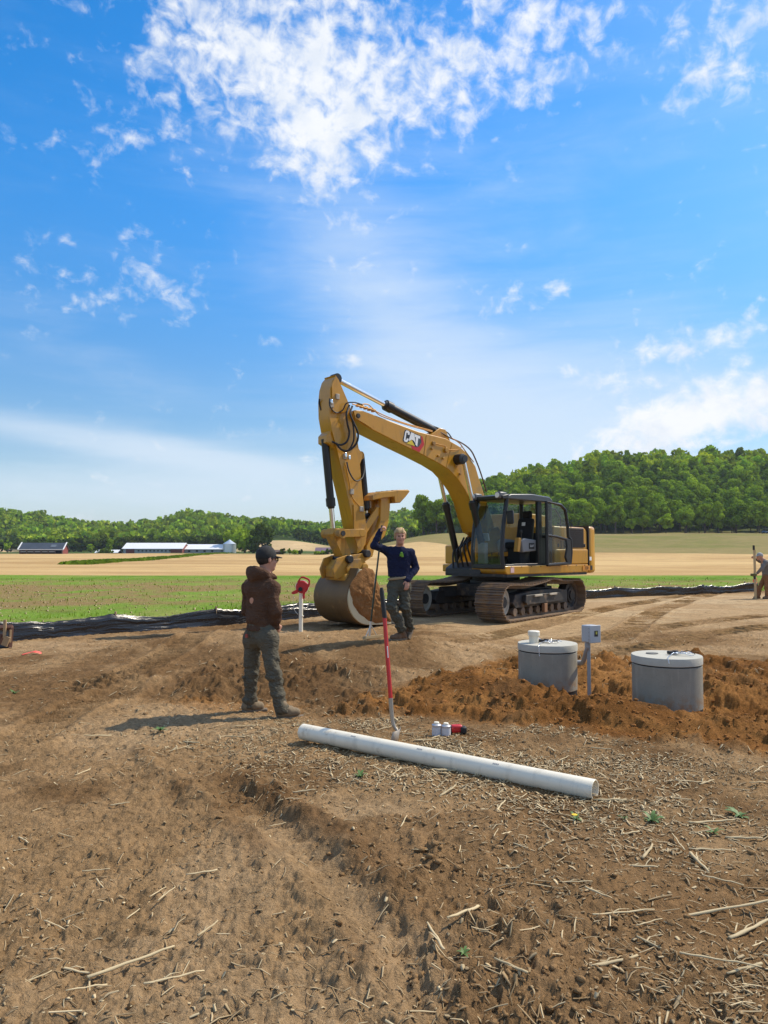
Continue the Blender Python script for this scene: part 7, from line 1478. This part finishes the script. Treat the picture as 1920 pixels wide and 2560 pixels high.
for i, (x, y) in enumerate(ex): put_stalk(float(x), float(y), float(rng.uniform(.07, .24)), float(rng.uniform(0, 6.28)), i, tilt=float(rng.normal(0, .1)))
# clods of soil
CLOD = pmat('clod_soil', (0.265, 0.160, 0.074), 0.97, var=0.35, scale=18, bump=0.8, bscale=70, spec=0.1); CLODO = pmat('orange_clod', (0.30, 0.132, 0.042), 0.97, var=0.35, scale=18, bump=0.8, bscale=70, spec=0.1)
bm = bmesh.new(); bmesh.ops.create_icosphere(bm, subdivisions=1, radius=1.0); ICO = np.array([v.co[:] for v in bm.verts]); ICF = np.array([[v.index for v in f.verts] for f in bm.faces]); bm.free()
def clods(name, label, pts, smin, smax, mat, rng):
    n = len(pts); z = lot_z(pts[:, 0], pts[:, 1]); s = smin + (smax - smin) * rng.beta(0.9, 6.0, n); nz = rng.uniform(0.5, 1.35, (n, len(ICO), 1)); an = rng.uniform(0.6, 1.3, (n, 1, 3)) * np.array([1, 1, 0.6]); a = rng.uniform(0, 6.28, n)
    V = ICO[None] * nz * an * s[:, None, None]; c, sn = np.cos(a)[:, None], np.sin(a)[:, None]; X = V[:, :, 0] * c - V[:, :, 1] * sn; Y = V[:, :, 0] * sn + V[:, :, 1] * c
    V = np.stack([X + pts[:, 0:1], Y + pts[:, 1:2], V[:, :, 2] + (z + s * 0.12)[:, None]], 2).reshape(-1, 3); Q = (ICF[None] + (np.arange(n) * len(ICO))[:, None, None]).reshape(-1, 3)
    return tag(link(name, mesh_np(name, V, Q, False), mat), label, None, None, 'stuff')
def d_br(x, y): org, o2, dk, fin, dkf = soils(x, y); return np.clip((0.22 + 0.7 * dk + 0.5 * dkf) * (1 - org) * (1 - 0.85 * fin) * (0.3 + sstep(fbm(x * 1.8, y * 1.8, 431, 3), -0.1, 0.5)), 0, 1)
def d_or(x, y): return soils(x, y)[0] * (0.3 + sstep(fbm(x * 1.8, y * 1.8, 433, 3), -0.2, 0.5))
clods('loose_clods', 'crumbs and clods of brown soil over the lot', scatter(7500, rng, d_br, 2.0, 13.5), 0.002, 0.038, CLOD, rng)
clods('sand_clods', 'crumbs and lumps of damp orange sand round the risers', scatter(4500, rng, d_or, 6.0, 11.0), 0.004, 0.05, CLODO, rng)
# crisp tread bars pressed into the rolled ground by the crawler tracks
def tread_bars():
    V = []; Q = []; Cc = []; rr = np.random.default_rng(91)
    for k, tr in enumerate(TREADS[:4]):
        acc = [0.0]
        for a_, b_ in zip(tr[:-1], tr[1:]): acc.append(acc[-1] + math.hypot(b_[0] - a_[0], b_[1] - a_[1]))
        s = 0.0
        while s < acc[-1]:
            s += 0.19 * rr.uniform(0.93, 1.07); i = min(max(int(np.searchsorted(acc, s)) - 1, 0), len(tr) - 2); t = min((s - acc[i]) / (acc[i + 1] - acc[i]), 1); x = tr[i][0] + (tr[i + 1][0] - tr[i][0]) * t; y = tr[i][1] + (tr[i + 1][1] - tr[i][1]) * t
            if math.hypot(x - 3.3, y - 18.6) < 1.9: continue
            dx, dy = tr[i + 1][0] - tr[i][0], tr[i + 1][1] - tr[i][1]; l = math.hypot(dx, dy); dx, dy = dx / l, dy / l
            if rr.uniform() < 0.10 + 0.25 * (k in (1, 3)): continue
            n = 7; w = 0.31; o = len(V)
            h = rr.uniform(0.018, 0.042) * (0.8 if k in (1, 3) else 1.0)
            for j in range(n):
                c = -w + 2 * w * j / (n - 1); jx = rr.normal(0, 0.010); hh = h * rr.uniform(0.3, 1.15) * (0.4 if j in (0, n - 1) else 1)
                for (a_, zz) in ((-0.055, -0.012), (-0.014, hh), (0.020, hh * 0.92), (0.050, -0.012)):
                    px_, py_ = x + dx * (a_ + jx) - dy * c, y + dy * (a_ + jx) + dx * c; V.append((px_, py_, zz)); Cc.append((0.235, 0.140, 0.062) if rr.uniform() < .6 else (0.30, 0.19, 0.088))
            for j in range(n - 1):
                for q_ in range(3): Q.append((o + j * 4 + q_, o + j * 4 + q_ + 1, o + (j + 1) * 4 + q_ + 1, o + (j + 1) * 4 + q_))
    V = np.array(V); V[:, 2] += lot_z(V[:, 0], V[:, 1]); return mesh_np('tread_bars', V, np.array(Q), False, np.array(Cc), 'soil')
tag(link('tread_bars', tread_bars(), SOIL), 'pressed bars of soil left by crawler tracks on the rolled lot', None, None, 'stuff')
# small weeds
WEED = pmat('weed_green', (0.075, 0.145, 0.022), 0.6, var=0.3, scale=30); YFL = pmat('dandelion', (0.75, 0.50, 0.01), 0.6)
def weed(u, v, r, n, label, fl=False):
    p = G(u, v); e = empty('weed', (p.x, p.y, ZL(p.x, p.y)), random.uniform(0, 6), label, 'weed')
    for k in range(n):
        a = 6.28 * k / n + random.uniform(-.3, .3); L_ = r * random.uniform(.6, 1.2); w = L_ * 0.16; up = random.uniform(.35, 1.0)
        pts = []
        for t in (0, .35, .7, 1): pts.append((math.cos(a) * L_ * t, math.sin(a) * L_ * t, L_ * up * math.sin(t * 2.0) * 0.6 + 0.005, w * math.sin(min(1, t + .12) * 2.8)))
        b = MB(); vs = []
        for (x, y, z, ww) in pts: vs += [(x - math.sin(a) * ww, y + math.cos(a) * ww, z + ww * .3), (x + math.sin(a) * ww, y - math.cos(a) * ww, z + ww * .3)]
        b._add(vs, [(0, 1, 3, 2), (2, 3, 5, 4), (4, 5, 7, 6)]); b.build('leaf', WEED, e, smooth=60)
    if fl: MB().lathe([(.004, r * .9), (.016, r * .95), (.018, r), (.004, r * 1.05)], 10, (0.03, -.02, 0)).build('flower', YFL, e)
for u, v, r, n, lab, fl in ((1630, 2062, .075, 14, 'leafy green weed in the bare patch below the pipe end', False), (1560, 2056, .035, 7, 'tiny round leaved seedling beside the leafy weed', False), (1850, 2040, .08, 12, 'tall leafy weed amid straw right of the pipe', False), (1785, 2085, .05, 9, 'low weed under crossed corn straw', False), (1440, 2062, .05, 8, 'small weed with a yellow dandelion flower', True), (900, 1962, .06, 10, 'weed tuft in the straw below the long pipe', False), (1455, 1995, .06, 8, 'dark weed touching the open pipe end', False), (1160, 2420, .035, 8, 'faded weed tuft in the dark tilled soil', False), (400, 1840, .07, 12, 'grassy weed in the brown hooded man\'s shadow', False), (35, 1735, .07, 10, 'weed clump on the lot near the wooden frame', False)): weed(u, v, r, n, lab, fl)
# grass blades behind the fence
n = 60000; yy = 12.5 * (44 / 12.5) ** rng.uniform(0, 1, n); uu = rng.uniform(-0.62, 0.62, n); xx = uu * yy; fy = fence_y(np.linspace(-0.62, 0.62, 400)); d = yy - np.interp(uu, np.linspace(-0.62, 0.62, 400), fy)
nz = fbm(xx * 0.35, yy * 0.35, 201, 4); k = (d > 0.25) & (rng.uniform(0, 1, n) < np.where(d < 4.5, 0.95, 0.07) * sstep(nz + 0.3 * vn(xx * 2, yy * 2, 7), -0.5, 0.2)); xx, yy = xx[k], yy[k]; n = len(xx)
zz = far_z(xx, yy); a = rng.uniform(0, 6.28, n); h_ = rng.uniform(0.04, 0.14, n); w_ = rng.uniform(0.006, 0.016, n) * (yy / 20); lx, ly = rng.normal(0, 0.04, n), rng.normal(0, 0.04, n)
V = np.stack([np.stack([xx - np.cos(a) * w_, yy - np.sin(a) * w_, zz], 1), np.stack([xx + np.cos(a) * w_, yy + np.sin(a) * w_, zz], 1), np.stack([xx + lx, yy + ly, zz + h_], 1)], 1).reshape(-1, 3)
gc = rng.uniform(0.5, 1.15, n); gt = np.stack([gc * rng.uniform(.8, 1.6, n), gc * 1.05, gc * .6], 1)
GRASSM = leaf_mat('grass_blades', (0.12, 0.23, 0.030), 0.4)
tag(link('grass', mesh_np('grass', V, np.arange(len(V)).reshape(-1, 3), False, np.repeat(gt, 3, 0)), GRASSM), 'short green grass growing behind the black fence', None, None, 'stuff')
vq = scatter(1800, rng, lambda x, y: 0.5 + 0 * x, 15, 44, 0.6); kq = vq[:, 1] - np.interp(vq[:, 0] / vq[:, 1], np.linspace(-.62, .62, 400), fy) > 0.2; vq = vq[kq]; nq = len(vq); zq = far_z(vq[:, 0], vq[:, 1]); a = rng.uniform(0, 6.28, nq); s_ = rng.uniform(.012, .04, nq); w_ = s_ * .22
V = np.stack([np.stack([vq[:, 0] + np.cos(a) * s_ * i - np.sin(a) * w_ * j, vq[:, 1] + np.sin(a) * s_ * i + np.cos(a) * w_ * j, zq + .02 + .02 * i * j], 1) for i, j in ((-1, -1), (1, -1), (1, 1), (-1, 1))], 1).reshape(-1, 3)
cq = np.repeat(np.array([.55, .45, .30])[None] * rng.uniform(.7, 1.2, (nq, 1)), 4, 0); tag(link('field_residue', mesh_np('field_residue', V, np.arange(len(V)).reshape(-1, 4), False, cq), STRAW), 'pale crop residue specks in the green strip', None, None, 'stuff')

# ------------------------------------------------------------------ summer haze over the whole valley
hz = MB().box((0, 1300, 42), (5200, 2700, 130)); hzo = hz.build('haze', None, smooth=0); tag(hzo, 'thin pale summer haze filling the valley air', None, None, 'stuff')
hm = bpy.data.materials.new('haze'); hm.use_nodes = True; hm.node_tree.nodes.clear(); _H = NT(hm.node_tree)
pv_ = _H.new('ShaderNodeVolumePrincipled'); pv_.inputs['Color'].default_value = (0.80, 0.88, 1.0, 1); pv_.inputs['Density'].default_value = 0.00010; pv_.inputs['Anisotropy'].default_value = 0.2
ho = _H.new('ShaderNodeOutputMaterial'); hm.node_tree.links.new(pv_.outputs[0], ho.inputs['Volume']); hzo.data.materials.append(hm)
